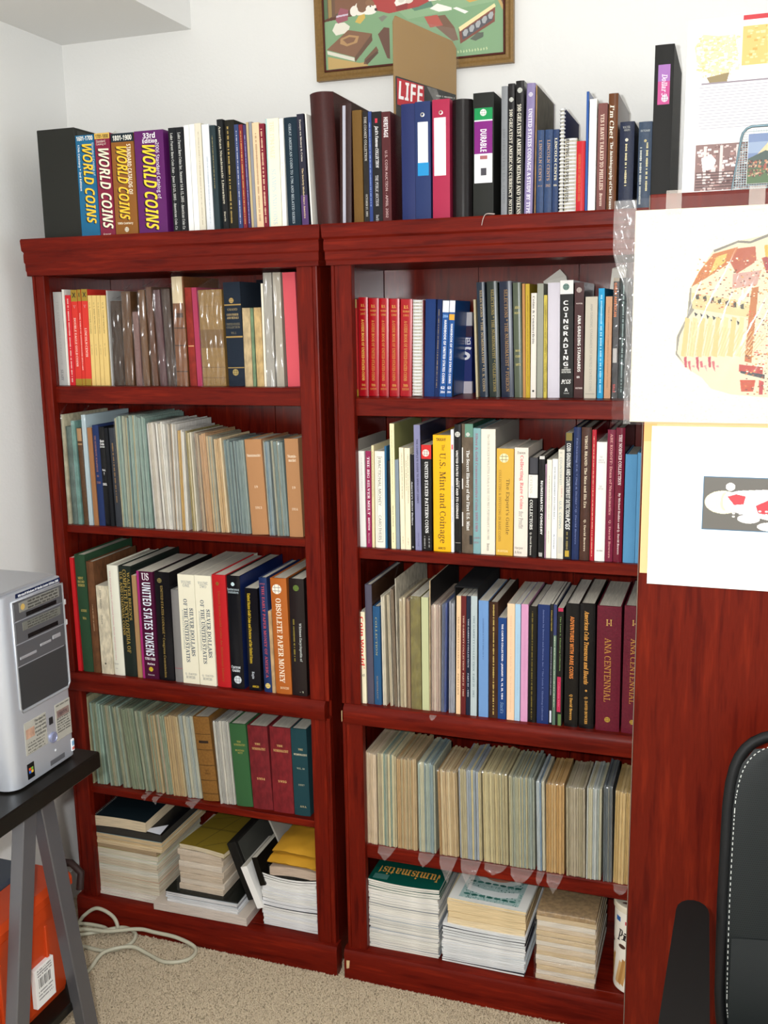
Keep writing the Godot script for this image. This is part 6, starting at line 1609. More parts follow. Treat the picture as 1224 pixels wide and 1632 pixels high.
	book("hardcover_book", "h", -0.7340, 1.1062, -0.028, 0.0066, 0.2037, 0.150, -0.14, 0, "19191c", "gloss", "short narrow black book beside the steel blue booklet", "book", "books on the second shelf of the right bookcase", "", "", false)
	book("paperback_book", "p", -0.7241, 1.1062, -0.028, 0.0101, 0.2882, 0.210, 0.05, 0, "f0e6b8", "paper", "tall pale yellow book whose olive front cover shows above its neighbours", "book", "books on the second shelf of the right bookcase", "d;The Encyclopedia of United States Fractional & Postal Currency;.05;.56;.3;.62;8a8060;TA|d;Milton R. Friedberg;.65;.82;.3;.62;6a6250;TB|d;NASCA;.87;.95;.3;.6;8a8060;TA", "9a9a62", false)
	book("paperback_book", "p", -0.7135, 1.1062, -0.028, 0.0084, 0.2065, 0.150, 0.12, 0, "8a98a4", "paper", "short grey-blue book beside the tall pale yellow one", "book", "books on the second shelf of the right bookcase", "", "", false)
	book("paperback_book", "p", -0.7012, 1.1062, -0.028, 0.0106, 0.2346, 0.160, 0.40, 0, "f2e6c6", "paper", "cream book on obsolete banknotes, left of two", "book", "books on the second shelf of the right bookcase", "d;OBSOLETE BANK NOTES OF NEW YORK;.05;.5;.45;.7;6a6050;TA|d;OF 1875;.87;.94;.4;.65;8a7a60;TA", "", false)
	book("paperback_book", "p", -0.6889, 1.1062, -0.028, 0.0124, 0.2336, 0.160, 0.04, 0, "f2e6c6", "paper", "cream book on obsolete banknotes, right of two", "book", "books on the second shelf of the right bookcase", "d;OBSOLETE BANK NOTES OF PENNSYLVANIA;.06;.54;.55;.75;6a6050;TA|d;AND SCRIP ISSUES;.08;.45;.2;.4;6a6050;TA|d;OF 1975;.88;.95;.4;.65;8a7a60;TA", "", false)
	book("paperback_book", "p", -0.6776, 1.1062, -0.028, 0.0078, 0.2198, 0.160, 0.09, 0, "1a1a1e", "gloss", "narrow black book with white lettering left of the lavender one", "book", "books on the second shelf of the right bookcase", "d;America's Silver Dollars;.28;.74;.3;.65;e8e8ea;TB|e;;.95;.99;.3;.8;b0b0b0", "", false)
	book("paperback_book", "p", -0.6641, 1.1062, -0.028, 0.0145, 0.2864, 0.210, 0.29, 0, "8a8ab0", "gloss", "tall lavender book on mercury dimes", "book", "books on the second shelf of the right bookcase", "d;THE COMPLETE GUIDE TO MERCURY DIMES;.11;.62;.38;.66;2e2e4a;SB|d;David W. Lange;.86;.97;.36;.62;4a4a68;TA", "33344a", false)
	book("paperback_book", "p", -0.6439, 1.1062, -0.028, 0.0231, 0.2421, 0.170, 0.00, 0, "1a181a", "gloss", "black book lettered United States Pattern Coins under a red block", "book", "books on the second shelf of the right bookcase", "b;;0;.13;0;1;d02a2a|e;;.04;.11;.1;.8;f0d8d0|d;UNITED STATES PATTERN COINS;.155;.83;.34;.66;f0f0ee;TB|l;;.86;.98;.2;.35;9a9a98|l;;.86;.98;.65;.8;9a9a98", "", false)
	book("hardcover_book", "h", -0.6085, 1.1062, -0.028, 0.0405, 0.2648, 0.180, 0.00, 0, "f2b414", "gloss", "broad bright yellow book lettered The U.S. Mint and Coinage", "book", "books on the second shelf of the right bookcase", "h;TAXAY;.025;.05;.2;.75;33261a;SB|d;The;.08;.13;.52;.68;4a3416;TA|d;U.S. Mint and Coinage;.15;.925;.28;.74;33261a;TA|h;ARCO;.96;.98;.28;.7;33261a;SB", "", false)
	book("paperback_book", "p", -0.5838, 1.1062, -0.028, 0.0063, 0.2777, 0.180, 0.00, 0, "f0eff0", "gloss", "narrow white book with small blue lettering right of the yellow one", "book", "books on the second shelf of the right bookcase", "l;;.45;.75;.4;.62;4a6ab0|b;;.12;.16;.2;.8;e07070", "", false)
	book("hardcover_book", "h", -0.5715, 1.1062, -0.028, 0.0149, 0.2890, 0.200, 0.00, 0, "181415", "gloss", "tall black book lettered United States Mint and Its Coinage", "book", "books on the second shelf of the right bookcase", "e;;.05;.1;.1;.9;d8d6ce|d;UNITED STATES MINT AND ITS COINAGE;.2;.73;.25;.58;eeeae6;SB|d;Lange;.43;.5;.65;.82;d8d2ca;TA|b;;.92;.925;.1;.9;9a948c", "", false)
	book("hardcover_book", "h", -0.5499, 1.1062, -0.028, 0.0253, 0.2906, 0.220, 0.00, 0, "7a6a58", "worn", "tall mottled brown book lettered Secret History of the First U.S. Mint", "book", "books on the second shelf of the right bookcase", "b;;0;.1;.3;1;6a9a84|e;;.06;.1;.4;.75;d8ded4|d;The Secret History of the First U.S. Mint;.2;.82;.36;.72;f2f2ee;TB|b;;.86;.93;.7;.95;2a2a26|b;;.18;.3;.02;.12;e8e6e0|b;;.42;.5;.02;.12;e8e6e0|b;;.68;.79;.02;.12;e8e6e0", "2d6a50", false)
	book("hardcover_book", "h", -0.5278, 1.1062, -0.028, 0.0167, 0.2817, 0.210, 0.00, 0, "86b0b4", "gloss", "tall pale teal book on silver and gold commemoratives", "book", "books on the second shelf of the right bookcase", "d;Silver & Gold Commemorative Coins 1892-1989;.04;.82;.3;.64;9a5a74;TB|h;SWIATEK;.86;.885;.1;.9;a05a6a;SA|h;BREEN;.9;.92;.1;.7;a05a6a;SA", "", false)
	book("paperback_book", "p", -0.5024, 1.1062, -0.028, 0.0317, 0.2801, 0.255, 0.00, 0, "ece4d2", "paper", "broad tall cream newsletter volume with a narrow grey title", "book", "books on the second shelf of the right bookcase", "d;The COIN DEALER NEWSLETTER: A Study in RARE COIN PRICE PERFORMANCE 1963-1988;.04;.88;.4;.6;8a8478;TA|d;Bowers;.91;.97;.42;.6;8a8478;TB", "b0aea4", false)
	book("paperback_book", "p", -0.4654, 1.1063, -0.028, 0.0375, 0.2384, 0.170, -0.25, 0, "dcae42", "gloss", "golden yellow book lettered The Expert's Guide", "book", "books on the second shelf of the right bookcase", "e;;.045;.13;.15;.72;f4e2b0|d;The Expert's Guide;.28;.8;.52;.78;5a4420;TA|d;COLLECTING & INVESTING IN RARE COINS;.2;.87;.14;.28;7a5c2a;TA|h;BURTON;.95;.97;.1;.7;f4e2b0;SA", "", false)
	book("hardcover_book", "h", -0.4295, 1.1062, -0.028, 0.0300, 0.2411, 0.170, -0.11, 0, "eee2d4", "paper", "off-white book lettered Collecting Rare Coins in red", "book", "books on the second shelf of the right bookcase", "h;Travers;.03;.06;.2;.8;5a5550;TI|d;Collecting Rare Coins;.07;.56;.36;.68;d8505a;TB|d;for Profit;.58;.74;.36;.68;9a9490;TB|h;Harper;.91;.94;.1;.7;5a5550;SA|h;& Row;.95;.975;.1;.6;5a5550;SA", "", false)
	book("hardcover_book", "h", -0.4031, 1.1062, -0.028, 0.0199, 0.2202, 0.150, 0.00, 0, "1c1a1a", "gloss", "black and white book lettered Coins and Collectors", "book", "books on the second shelf of the right bookcase", "b;;0;.16;.15;1;4a4a50|b;;.17;.4;0;1;eeeae2|d;COINS -;.18;.39;.15;.45;d0c8b8;TB|d;COLLECTORS;.42;.72;.18;.5;f0eee8;TB|d;Q. David Bowers;.75;.98;.18;.42;d8d4cc;TB", "", false)
	book("hardcover_book", "h", -0.3839, 1.1062, -0.028, 0.0137, 0.2242, 0.160, 0.00, 0, "141214", "gloss", "black book lettered Numismatic Forgery", "book", "books on the second shelf of the right bookcase", "b;;0;.03;.1;.9;d8d6d0|d;NUMISMATIC FORGERY;.24;.77;.34;.68;f0eeea;SB|b;;.95;.99;.15;.7;b8b6b0", "", false)
	book("paperback_book", "p", -0.3748, 1.1062, -0.028, 0.0030, 0.2068, 0.150, 0.00, 0, "b08aa4", "worn", "very thin mauve booklet beside the forgery book", "book", "books on the second shelf of the right bookcase", "", "", false)
	book("paperback_book", "p", -0.3675, 1.1062, -0.028, 0.0102, 0.2169, 0.160, 0.00, 0, "efe8d6", "paper", "cream booklet right of the mauve one", "book", "books on the second shelf of the right bookcase", "l;;.16;.6;.4;.58;a8a294|l;;.72;.85;.4;.55;a8a294", "", false)
	book("paperback_book", "p", -0.3554, 1.1062, -0.028, 0.0117, 0.2189, 0.160, 0.00, 0, "f4f2ec", "paper", "white booklet with a small blue-grey vertical title", "book", "books on the second shelf of the right bookcase", "d;DETECTING COUNTERFEIT GOLD COINS Book 2;.08;.6;.36;.58;5a6a7a;SB|d;By Coinage;.74;.92;.36;.58;3a5a8a;SB", "", false)
	book("paperback_book", "p", -0.3422, 1.1062, -0.028, 0.0128, 0.2394, 0.170, 0.00, 0, "e2ddcc", "paper", "pale booklet lettered Counterfeit U.S. Coins in grey-blue", "book", "books on the second shelf of the right bookcase", "h;ANA;.02;.035;.2;.6;8a8a80;SA|d;COUNTERFEIT;.07;.32;.25;.6;8a98a0;SA|d;U.S. COINS;.47;.72;.25;.62;7a98a8;SA|l;;.33;.43;.5;.75;d0a8a0|b;;.8;.95;.15;.8;d4d2ca", "", false)
	book("paperback_book", "p", -0.3268, 1.1062, -0.028, 0.0158, 0.2754, 0.190, 0.00, 0, "20242e", "gloss", "dark guide lettered Coin Grading and Counterfeit Detection", "book", "books on the second shelf of the right bookcase", "b;;0;.06;.1;.9;8a7a3a|d;COIN GRADING AND COUNTERFEIT DETECTION;.08;.66;.22;.75;e8e8e2;SB|d;PCGS;.67;.76;.2;.8;f2f2ee;SI|l;;.78;.92;.2;.7;9a8a50|b;;.93;.98;.2;.75;c8a83a", "", false)
	book("hardcover_book", "h", -0.3097, 1.1062, -0.028, 0.0154, 0.2880, 0.220, 0.00, 0, "1c3268", "leather", "tall navy book with faded gilt script", "book", "books on the second shelf of the right bookcase", "d;Enchanting U.S. * Dog & Dollar * Q. David Bowers;.08;.88;.36;.62;6f7aa8;TI", "", false)
	book("hardcover_book", "h", -0.2902, 1.1062, -0.028, 0.0206, 0.2878, 0.220, 0.00, 0, "5a3628", "leather", "tall brown book lettered Virgil Brand", "book", "books on the second shelf of the right bookcase", "d;VIRGIL BRAND: The Man and His Era;.06;.6;.36;.62;ecdcc0;TB|d;Q. David Bowers;.69;.93;.36;.62;ecdcc0;TB", "", false)
	book("hardcover_book", "h", -0.2738, 1.1062, -0.028, 0.0090, 0.2833, 0.220, 0.00, 0, "b81a2c", "gloss", "tall narrow red book right of the brown one", "book", "books on the second shelf of the right bookcase", "l;;.05;.97;.32;.56;e8a890", "", false)
	book("hardcover_book", "h", -0.2578, 1.1062, -0.028, 0.0212, 0.2575, 0.170, 0.00, 0, "f6f4ee", "plain", "plain white book with tiny grey lines between the red books", "book", "books on the second shelf of the right bookcase", "h;THE;.115;.13;.3;.6;8a8a86;TA|h;AMOS;.14;.155;.2;.7;8a8a86;TA|h;HANDBOOK;.16;.175;.15;.85;8a8a86;TA|h;THE;.36;.375;.3;.6;8a8a86;TA|h;HISTORY;.38;.395;.2;.75;8a8a86;TA|h;ANA PRESS;.9;.92;.2;.8;5a5a58;TB", "", false)
	book("hardcover_book", "h", -0.2382, 1.1062, -0.028, 0.0165, 0.2839, 0.220, 0.00, 0, "8e1f42", "leather", "wine red book lettered Dean of Numismatics", "book", "books on the second shelf of the right bookcase", "d;ABE KOSOFF: Dean of Numismatics;.03;.64;.36;.68;d89a94;TB|d;Q. David Bowers;.68;.97;.36;.68;d89a94;TB", "", false)
	book("hardcover_book", "h", -0.2197, 1.1062, -0.028, 0.0182, 0.2884, 0.220, 0.00, 0, "7a1630", "gloss", "wrapped wine red book with pale capitals next to the blue volumes", "book", "books on the second shelf of the right bookcase", "d;THE NORWEB COLLECTION;.05;.42;.34;.68;f0dcdc;TB|d;By Michael Hodder and Q. David Bowers;.48;.94;.38;.66;f0dcdc;TB", "", false)
	book("hardcover_book", "h", -0.1965, 1.1062, -0.028, 0.0242, 0.2331, 0.160, 0.00, 0, "5c98c4", "cloth", "plain blue cloth volume, fully visible of two at the shelf end", "book", "books on the second shelf of the right bookcase", "", "", false)
	book("hardcover_book", "h", -0.1713, 1.1062, -0.028, 0.0248, 0.2370, 0.160, 0.00, 0, "5c98c4", "cloth", "plain blue cloth volume half hidden by the tall cabinet", "book", "books on the second shelf of the right bookcase", "", "", false)
	book("paperback_book", "p", -0.7990, 0.7268, -0.012, 0.0126, 0.2265, 0.170, 0.12, 0, "f0e6c6", "gloss", "cream catalogue with red Coin World lettering beside the left upright", "book", "books on the middle shelf of the right bookcase", "d;Coin World;.05;.58;.1;.75;d82a2a;SB|l;;.56;.62;.5;.9;e07a6a|h;cl;.67;.7;.3;.7;4a4a4a;SB", "", false)
	book("hardcover_book", "h", -0.7823, 0.7268, -0.012, 0.0162, 0.2935, 0.240, 0.27, 0, "5a5668", "gloss", "tall slate purple book whose brown cover shows above its neighbours", "book", "books on the middle shelf of the right bookcase", "", "4a3020", false)
	book("hardcover_book", "h", -0.7641, 0.7268, -0.012, 0.0175, 0.2422, 0.160, 0.12, 0, "2a5a86", "cloth", "short blue book with a gilt vertical title", "book", "books on the middle shelf of the right bookcase", "d;COLLECTION;.1;.5;.35;.6;9a9a70;TB|d;NUMISMATIC;.7;.94;.38;.58;9a8a6a;TA", "", false)
	bundle("magazine_bundle", -0.7473, 0.7268, -0.012, 0.0112, 0.2733, 0.180, 0.29, 4, "d8cdb4,c8bfa8,e2dac6", 0, 0.000, "cream magazine run beside the short blue book", "magazine bundle", "wrapped magazine runs on the middle shelf of the right bookcase")
	bundle("magazine_bundle", -0.7309, 0.7269, -0.012, 0.0070, 0.2755, 0.180, 1.12, 3, "cfc0a4,d8cdb4,b0a28a", 0, 0.000, "buff magazine run left of the torn brown one", "magazine bundle", "wrapped magazine runs on the middle shelf of the right bookcase")
	bundle("magazine_bundle", -0.7197, 0.7269, -0.012, 0.0088, 0.2909, 0.200, 1.34, 2, "d0c0a0,8a7660", 1, 0.000, "torn brown and cream magazine run", "magazine bundle", "wrapped magazine runs on the middle shelf of the right bookcase")
	book("paperback_book", "p", -0.7127, 0.7268, -0.012, 0.0034, 0.3134, 0.250, 0.65, 0, "cfc6b2", "worn", "tall board in a cloudy clear bag, standing above the magazine runs", "book", "wrapped magazine runs on the middle shelf of the right bookcase", "", "", true)
	bundle("magazine_bundle", -0.7021, 0.7268, -0.012, 0.0161, 0.2709, 0.200, 0.00, 3, "d8c9a8,c9b896,bfae8e", 2, 0.000, "cream peeling magazine run in a clear bag", "magazine bundle", "wrapped magazine runs on the middle shelf of the right bookcase")
	bundle("magazine_bundle", -0.6879, 0.7268, -0.012, 0.0106, 0.2693, 0.200, 0.00, 3, "7a5c42,8a6a4c,b09070", 1, 0.000, "brown magazine run left of the olive book", "magazine bundle", "wrapped magazine runs on the middle shelf of the right bookcase")
	book("paperback_book", "p", -0.6683, 0.7268, -0.012, 0.0256, 0.2756, 0.200, 0.00, 0, "8a7f48", "worn", "olive gold wrapped book", "book", "wrapped magazine runs on the middle shelf of the right bookcase", "", "", true)
	book("paperback_book", "p", -0.6458, 0.7268, -0.012, 0.0165, 0.2737, 0.200, 0.00, 0, "c4c79a", "plain", "pale green book right of the olive one", "book", "wrapped magazine runs on the middle shelf of the right bookcase", "", "", false)
	book("paperback_book", "p", -0.6355, 0.7268, -0.012, 0.0024, 0.3137, 0.250, -0.38, 0, "c9b08a", "worn", "tall thin board with dark cover in a clear bag beside the pale green book", "book", "wrapped magazine runs on the middle shelf of the right bookcase", "", "25201e", false)
	bundle("magazine_bundle", -0.6221, 0.7269, -0.012, 0.0225, 0.2617, 0.200, -0.36, 6, "cdb8a6,c4ab9c,d8c8b4", 1, 0.010, "pinkish white magazine run with a pointed bag foot", "magazine bundle", "wrapped magazine runs on the middle shelf of the right bookcase")
	bundle("magazine_bundle", -0.6034, 0.7269, -0.012, 0.0132, 0.2658, 0.200, -0.95, 3, "4a5a94,6a7490,8a94a0", 2, 0.000, "bluish magazine run in a slanting bag", "magazine bundle", "wrapped magazine runs on the middle shelf of the right bookcase")
	bundle("magazine_bundle", -0.5841, 0.7269, -0.012, 0.0147, 0.2706, 0.200, -0.55, 3, "a8aab4,b8bac2", 2, 0.000, "silvery magazine run in a crinkled bag", "magazine bundle", "wrapped magazine runs on the middle shelf of the right bookcase")
	book("paperback_book", "p", -0.5679, 0.7268, -0.012, 0.0101, 0.2829, 0.200, -0.48, 0, "e8c49a", "paper", "peach catalogue, first in the black slipcase", "book", "books on the middle shelf of the right bookcase", "d;THE GARRETT COLLECTION;.16;.62;.35;.62;8a6a4a;TB|d;PART I 1979;.64;.84;.35;.62;8a6a4a;TB", "", false)
	book("paperback_book", "p", -0.5560, 0.7268, -0.012, 0.0114, 0.2837, 0.200, -0.42, 0, "6e1c1c", "paper", "dark red catalogue, second in the black slipcase", "book", "books on the middle shelf of the right bookcase", "d;THE GARRETT COLLECTION;.16;.62;.35;.62;d8b8a0;TB|d;PART II - 1980;.64;.84;.35;.62;d8b8a0;TB", "", false)
	book("paperback_book", "p", -0.5445, 0.7268, -0.012, 0.0094, 0.2846, 0.200, -0.37, 0, "14213c", "paper", "navy catalogue, third in the black slipcase", "book", "books on the middle shelf of the right bookcase", "d;THE GARRETT COLLECTION;.16;.62;.35;.62;c8ccd8;TB|d;PART III - 1980;.64;.84;.35;.62;c8ccd8;TB", "", false)
	book("paperback_book", "p", -0.5316, 0.7268, -0.012, 0.0144, 0.2854, 0.200, -0.35, 0, "b9c6c8", "paper", "pale grey-blue catalogue, last in the black slipcase", "book", "books on the middle shelf of the right bookcase", "d;THE GARRETT COLLECTION;.16;.62;.35;.62;6a7a80;TB|d;PART IV - 1981;.64;.84;.35;.62;6a7a80;TB", "", false)
	book("paperback_book", "p", -0.5084, 0.7268, -0.012, 0.0222, 0.2763, 0.200, 0.00, 0, "6f98cc", "paper", "light blue paperback right of the black slipcase", "book", "books on the middle shelf of the right bookcase", "l;;.15;.5;.4;.55;5a7aa8", "", false)
	book("hardcover_book", "h", -0.4858, 0.7268, -0.012, 0.0203, 0.2743, 0.220, 0.00, 0, "4a2a18", "worn", "brown book with gold foil flaking along its spine", "book", "books on the middle shelf of the right bookcase", "l;;.02;.97;.45;.62;c9b060", "", false)
	book("paperback_book", "p", -0.4653, 0.7268, -0.012, 0.0187, 0.2401, 0.150, 0.00, 0, "1a4484", "gloss", "short blue catalogue with a white vertical title", "book", "books on the middle shelf of the right bookcase", "d;THE CARTER COLLECTION - JANUARY 18, 19, 20, 1984;.06;.8;.36;.62;f0f2f4;SB|d;Stack's;.83;.94;.3;.7;6a86a8;TI", "", false)
	book("paperback_book", "p", -0.4456, 0.7268, -0.012, 0.0168, 0.2742, 0.200, 0.00, 0, "efc8a4", "paper", "peach catalogue beside the short blue one", "book", "books on the middle shelf of the right bookcase", "d;United States Coins and Medals Inc. The Norweb Collection;.1;.93;.42;.58;c8a088;TA", "", false)
	book("paperback_book", "p", -0.4303, 0.7268, -0.012, 0.0120, 0.2744, 0.200, 0.00, 0, "a6c8e0", "paper", "pale blue catalogue between the peach and the pink one", "book", "books on the middle shelf of the right bookcase", "d;Auctions by Bowers and Merena Inc. The Norweb Collection;.1;.93;.42;.6;8aa6c0;TA", "", false)
	book("paperback_book", "p", -0.4148, 0.7268, -0.012, 0.0155, 0.2754, 0.200, 0.00, 0, "d89ac0", "paper", "pink catalogue on the middle shelf", "book", "books on the middle shelf of the right bookcase", "d;Auctions by Bowers and Merena Inc. The Norweb Collection;.1;.93;.42;.58;b880a4;TA", "", false)
	book("hardcover_book", "h", -0.3965, 0.7268, -0.012, 0.0183, 0.2711, 0.210, 0.00, 0, "1a1814", "gloss", "black book with flecked gold spine right of the pink catalogue", "book", "books on the middle shelf of the right bookcase", "l;;.04;.97;.35;.52;7a6a2a", "", false)
	book("paperback_book", "p", -0.3725, 0.7268, -0.012, 0.0260, 0.2777, 0.210, 0.00, 0, "1f3570", "gloss", "dark blue catalogue with a faint vertical title", "book", "books on the middle shelf of the right bookcase", "d;Auctions by Bowers and Merena, Inc. * The Louis E. Eliasberg Collection;.04;.97;.38;.54;7a8ab8;TA", "", false)
	book("paperback_book", "p", -0.3550, 0.7268, -0.012, 0.0068, 0.2805, 0.200, 0.00, 0, "22242a", "gloss", "thin black catalogue with yellow lettering at the top", "book", "books on the middle shelf of the right bookcase", "d;COLLECTIONS;.05;.22;.3;.6;c8b040;TB|l;;.35;.75;.35;.6;9a9ab0|b;;.88;.98;.2;.8;d0d4e0", "", false)
	book("paperback_book", "p", -0.3475, 0.7268, -0.012, 0.0068, 0.2798, 0.200, 0.00, 0, "3a4474", "gloss", "thin catalogue blue above and green below", "book", "books on the middle shelf of the right bookcase", "b;;.25;1;0;1;5f7a66|l;;.26;.85;.3;.6;d0d8c0", "", false)
	book("paperback_book", "p", -0.3357, 0.7268, -0.012, 0.0134, 0.2732, 0.200, 0.00, 0, "1c1a1a", "gloss", "black catalogue with crimson blocks on its spine", "book", "books on the middle shelf of the right bookcase", "b;;0;.03;.1;.9;c02a50|d;The Louis E. Eliasberg Collection;.05;.55;.36;.6;7a9a58;TB|b;;.58;.88;.1;.7;c02a50|d;Collection Sale;.6;.86;.3;.5;e87a98;TA|b;;.9;1;.3;.8;6a8a50", "", false)
	book("hardcover_book", "h", -0.3097, 0.7268, -0.012, 0.0298, 0.2842, 0.230, 0.00, 0, "121010", "gloss", "black book with orange capitals about adventures with coins", "book", "books on the middle shelf of the right bookcase", "d;ADVENTURES WITH RARE COINS;.1;.6;.34;.62;d8803a;SB|d;Q David Bowers;.73;.94;.34;.6;d8a04a;TB", "", false)
	book("hardcover_book", "h", -0.2760, 0.7269, -0.012, 0.0323, 0.2869, 0.230, 0.32, 0, "100e10", "gloss", "black book with orange italics on treasures and hoards", "book", "books on the middle shelf of the right bookcase", "d;American Coin Treasures and Hoards;.06;.64;.3;.6;e0a04a;TI|e;;.68;.7;.4;.55;e0a04a|d;Q. DAVID BOWERS;.74;.96;.34;.58;d8a04a;TB", "", false)
	book("hardcover_book", "h", -0.2300, 0.7270, -0.012, 0.0513, 0.2846, 0.230, 0.34, 0, "75162e", "leather", "broad wine red volume lettered ANA Centennial, fully visible of two", "book", "books on the middle shelf of the right bookcase", "h;I-I;.1;.155;.38;.62;c9a258;TB|d;ANA CENTENNIAL;.25;.76;.34;.6;b8863a;TA|e;;.88;.93;.38;.62;b8923a", "", false)
	book("hardcover_book", "h", -0.1772, 0.7268, -0.012, 0.0455, 0.2892, 0.230, 0.00, 0, "75162e", "leather", "broad wine red volume lettered ANA Centennial, cut off by the cabinet edge", "book", "books on the middle shelf of the right bookcase", "h;I-I;.1;.155;.38;.62;c9a258;TB|d;ANA CENTENNIAL;.25;.76;.34;.6;b8863a;TA|e;;.88;.93;.38;.62;b8923a", "", false)
	bundle("magazine_bundle", -0.7890, 0.3612, -0.018, 0.0289, 0.2405, 0.164, 0.00, 6, "dcc6a8,d2bb9a,e2d2b6", 1, 0.000, "cream bagged magazine bundle against the left upright", "magazine bundle", "bagged magazine bundles on the fourth shelf of the right bookcase")
	bundle("magazine_bundle", -0.7486, 0.3612, -0.018, 0.0480, 0.2430, 0.165, 0.00, 11, "b5a888,a9ae96,c9bd98,8fa698,d6c9a2", 2, 0.020, "greenish bagged magazine bundle with one teal spine", "magazine bundle", "bagged magazine bundles on the fourth shelf of the right bookcase")
	bundle("magazine_bundle", -0.6979, 0.3613, -0.018, 0.0506, 0.2386, 0.162, 0.17, 11, "c9ae84,d0b88e,b9a880,c2a070", 1, 0.000, "tan foxed bagged magazine bundle", "magazine bundle", "bagged magazine bundles on the fourth shelf of the right bookcase")
	bundle("magazine_bundle", -0.6477, 0.3614, -0.018, 0.0436, 0.2343, 0.160, 0.40, 9, "b9bba4,aab6a8,c6c2a4,8fa4a6", 2, 0.020, "pale grey-green bagged magazine bundle with a folded flap above", "magazine bundle", "bagged magazine bundles on the fourth shelf of the right bookcase")
	bundle("magazine_bundle", -0.5935, 0.3618, -0.018, 0.0486, 0.2209, 0.151, 1.34, 10, "cdb389,c2a87c,b08c5c,d8c49c", 2, 0.045, "tan bagged magazine bundle with a brown torn patch and a hanging bag corner", "magazine bundle", "bagged magazine bundles on the fourth shelf of the right bookcase")
	bundle("magazine_bundle", -0.5390, 0.3617, -0.018, 0.0551, 0.2304, 0.157, 1.06, 12, "c0b48e,a9b0b8,9aa6ae,d0c08e", 2, 0.055, "blue-grey and tan bagged magazine bundle with the lowest hanging bag corner", "magazine bundle", "bagged magazine bundles on the fourth shelf of the right bookcase")
	bundle("magazine_bundle", -0.4788, 0.3618, -0.018, 0.0608, 0.2325, 0.159, 1.21, 12, "c8b686,b8ab82,d0c294,a8a484", 1, 0.012, "straw coloured bagged magazine bundle in the middle of the shelf", "magazine bundle", "bagged magazine bundles on the fourth shelf of the right bookcase")
	bundle("magazine_bundle", -0.4164, 0.3618, -0.018, 0.0612, 0.2303, 0.157, 1.14, 13, "b3b294,a3a896,c2b890,9aa69c", 2, 0.025, "grey-green bagged magazine bundle right of the straw coloured one", "magazine bundle", "bagged magazine bundles on the fourth shelf of the right bookcase")
	bundle("magazine_bundle", -0.3722, 0.3615, -0.018, 0.0205, 0.2266, 0.154, 1.41, 4, "b8c2c4,cfc8ac,7f9ab0", 1, 0.020, "pale blue bagged magazine bundle", "magazine bundle", "bagged magazine bundles on the fourth shelf of the right bookcase")
	bundle("magazine_bundle", -0.3399, 0.3615, -0.018, 0.0424, 0.2255, 0.154, 0.90, 9, "cda468,c09658,d8b880", 1, 0.030, "orange-tan bagged magazine bundle", "magazine bundle", "bagged magazine bundles on the fourth shelf of the right bookcase")
	bundle("magazine_bundle", -0.2925, 0.3617, -0.018, 0.0441, 0.2236, 0.152, 1.25, 9, "b0a484,a89c7c,bdb094", 2, 0.000, "brown-stained bagged magazine bundle left of the white spine", "magazine bundle", "bagged magazine bundles on the fourth shelf of the right bookcase")
	bundle("magazine_bundle", -0.2525, 0.3614, -0.018, 0.0342, 0.2280, 0.155, 0.58, 7, "b8c0be,ccd0c8,a9b2a8,c9c3a4", 1, 0.000, "pale grey bagged magazine bundle with one white spine", "magazine bundle", "bagged magazine bundles on the fourth shelf of the right bookcase")
	bundle("magazine_bundle", -0.2211, 0.3614, -0.018, 0.0207, 0.2344, 0.160, 0.91, 6, "7c8080,8a8c82,707a7e", 1, 0.000, "dark grey bagged magazine bundle", "magazine bundle", "bagged magazine bundles on the fourth shelf of the right bookcase")
	bundle("magazine_bundle", -0.1911, 0.3612, -0.018, 0.0366, 0.2279, 0.155, 0.00, 7, "d8b374,e0c084,ccab6c", 2, 0.012, "yellowish bagged magazine bundle next to the cabinet", "magazine bundle", "bagged magazine bundles on the fourth shelf of the right bookcase")
	bundle("magazine_bundle", -0.1602, 0.3612, -0.018, 0.0239, 0.2334, 0.159, 0.00, 6, "8c8458,9a9264", 1, 0.000, "olive bagged magazine bundle half hidden by the cabinet", "magazine bundle", "bagged magazine bundles on the fourth shelf of the right bookcase")

func paper_pile(x0: float, x1: float, y0: float, y1: float, z: float, d: float, n: int, sag: float, covers: String, pages: String, label: String, group: String, called := "magazine", sd := 1) -> void:
	rng.seed = sd
	var cs := covers.split(",")
	var ps := pages.split(",")
	var ts := []
	var tot := 0.0
	for i in n:
		ts.append(rng.randf_range(0.7, 1.35))
		tot += ts[i]
	var y := y0
	var spec := []
	for i in n:
		var t: float = (y1 - y0) * ts[i] / tot
		spec.append([t, y, rng.randf_range(-0.0025, 0.0025), rng.randf() * 0.004, rng.randf_range(-0.8, 0.8), cs[rng.randi() % cs.size()], ps[rng.randi() % ps.size()]])
		y += t
	for i in n:
		var s: Array = spec[i]
		var nth: String = ["first", "second", "third", "fourth", "fifth", "sixth", "seventh", "eighth", "ninth", "tenth", "eleventh", "twelfth", "thirteenth", "fourteenth", "fifteenth", "sixteenth", "seventeenth", "eighteenth", "nineteenth", "twentieth", "twenty-first", "twenty-second", "twenty-third", "twenty-fourth"][i]
		flat_paper(called, Vector3((x0 + x1) / 2 + s[2], s[1] + 0.0001, z - s[3]), x1 - x0 - 0.005, d, s[0] - 0.0002, s[4], sag * i / n, s[5], s[6], "%s from the bottom of %s" % [nth, label], "magazine", group)

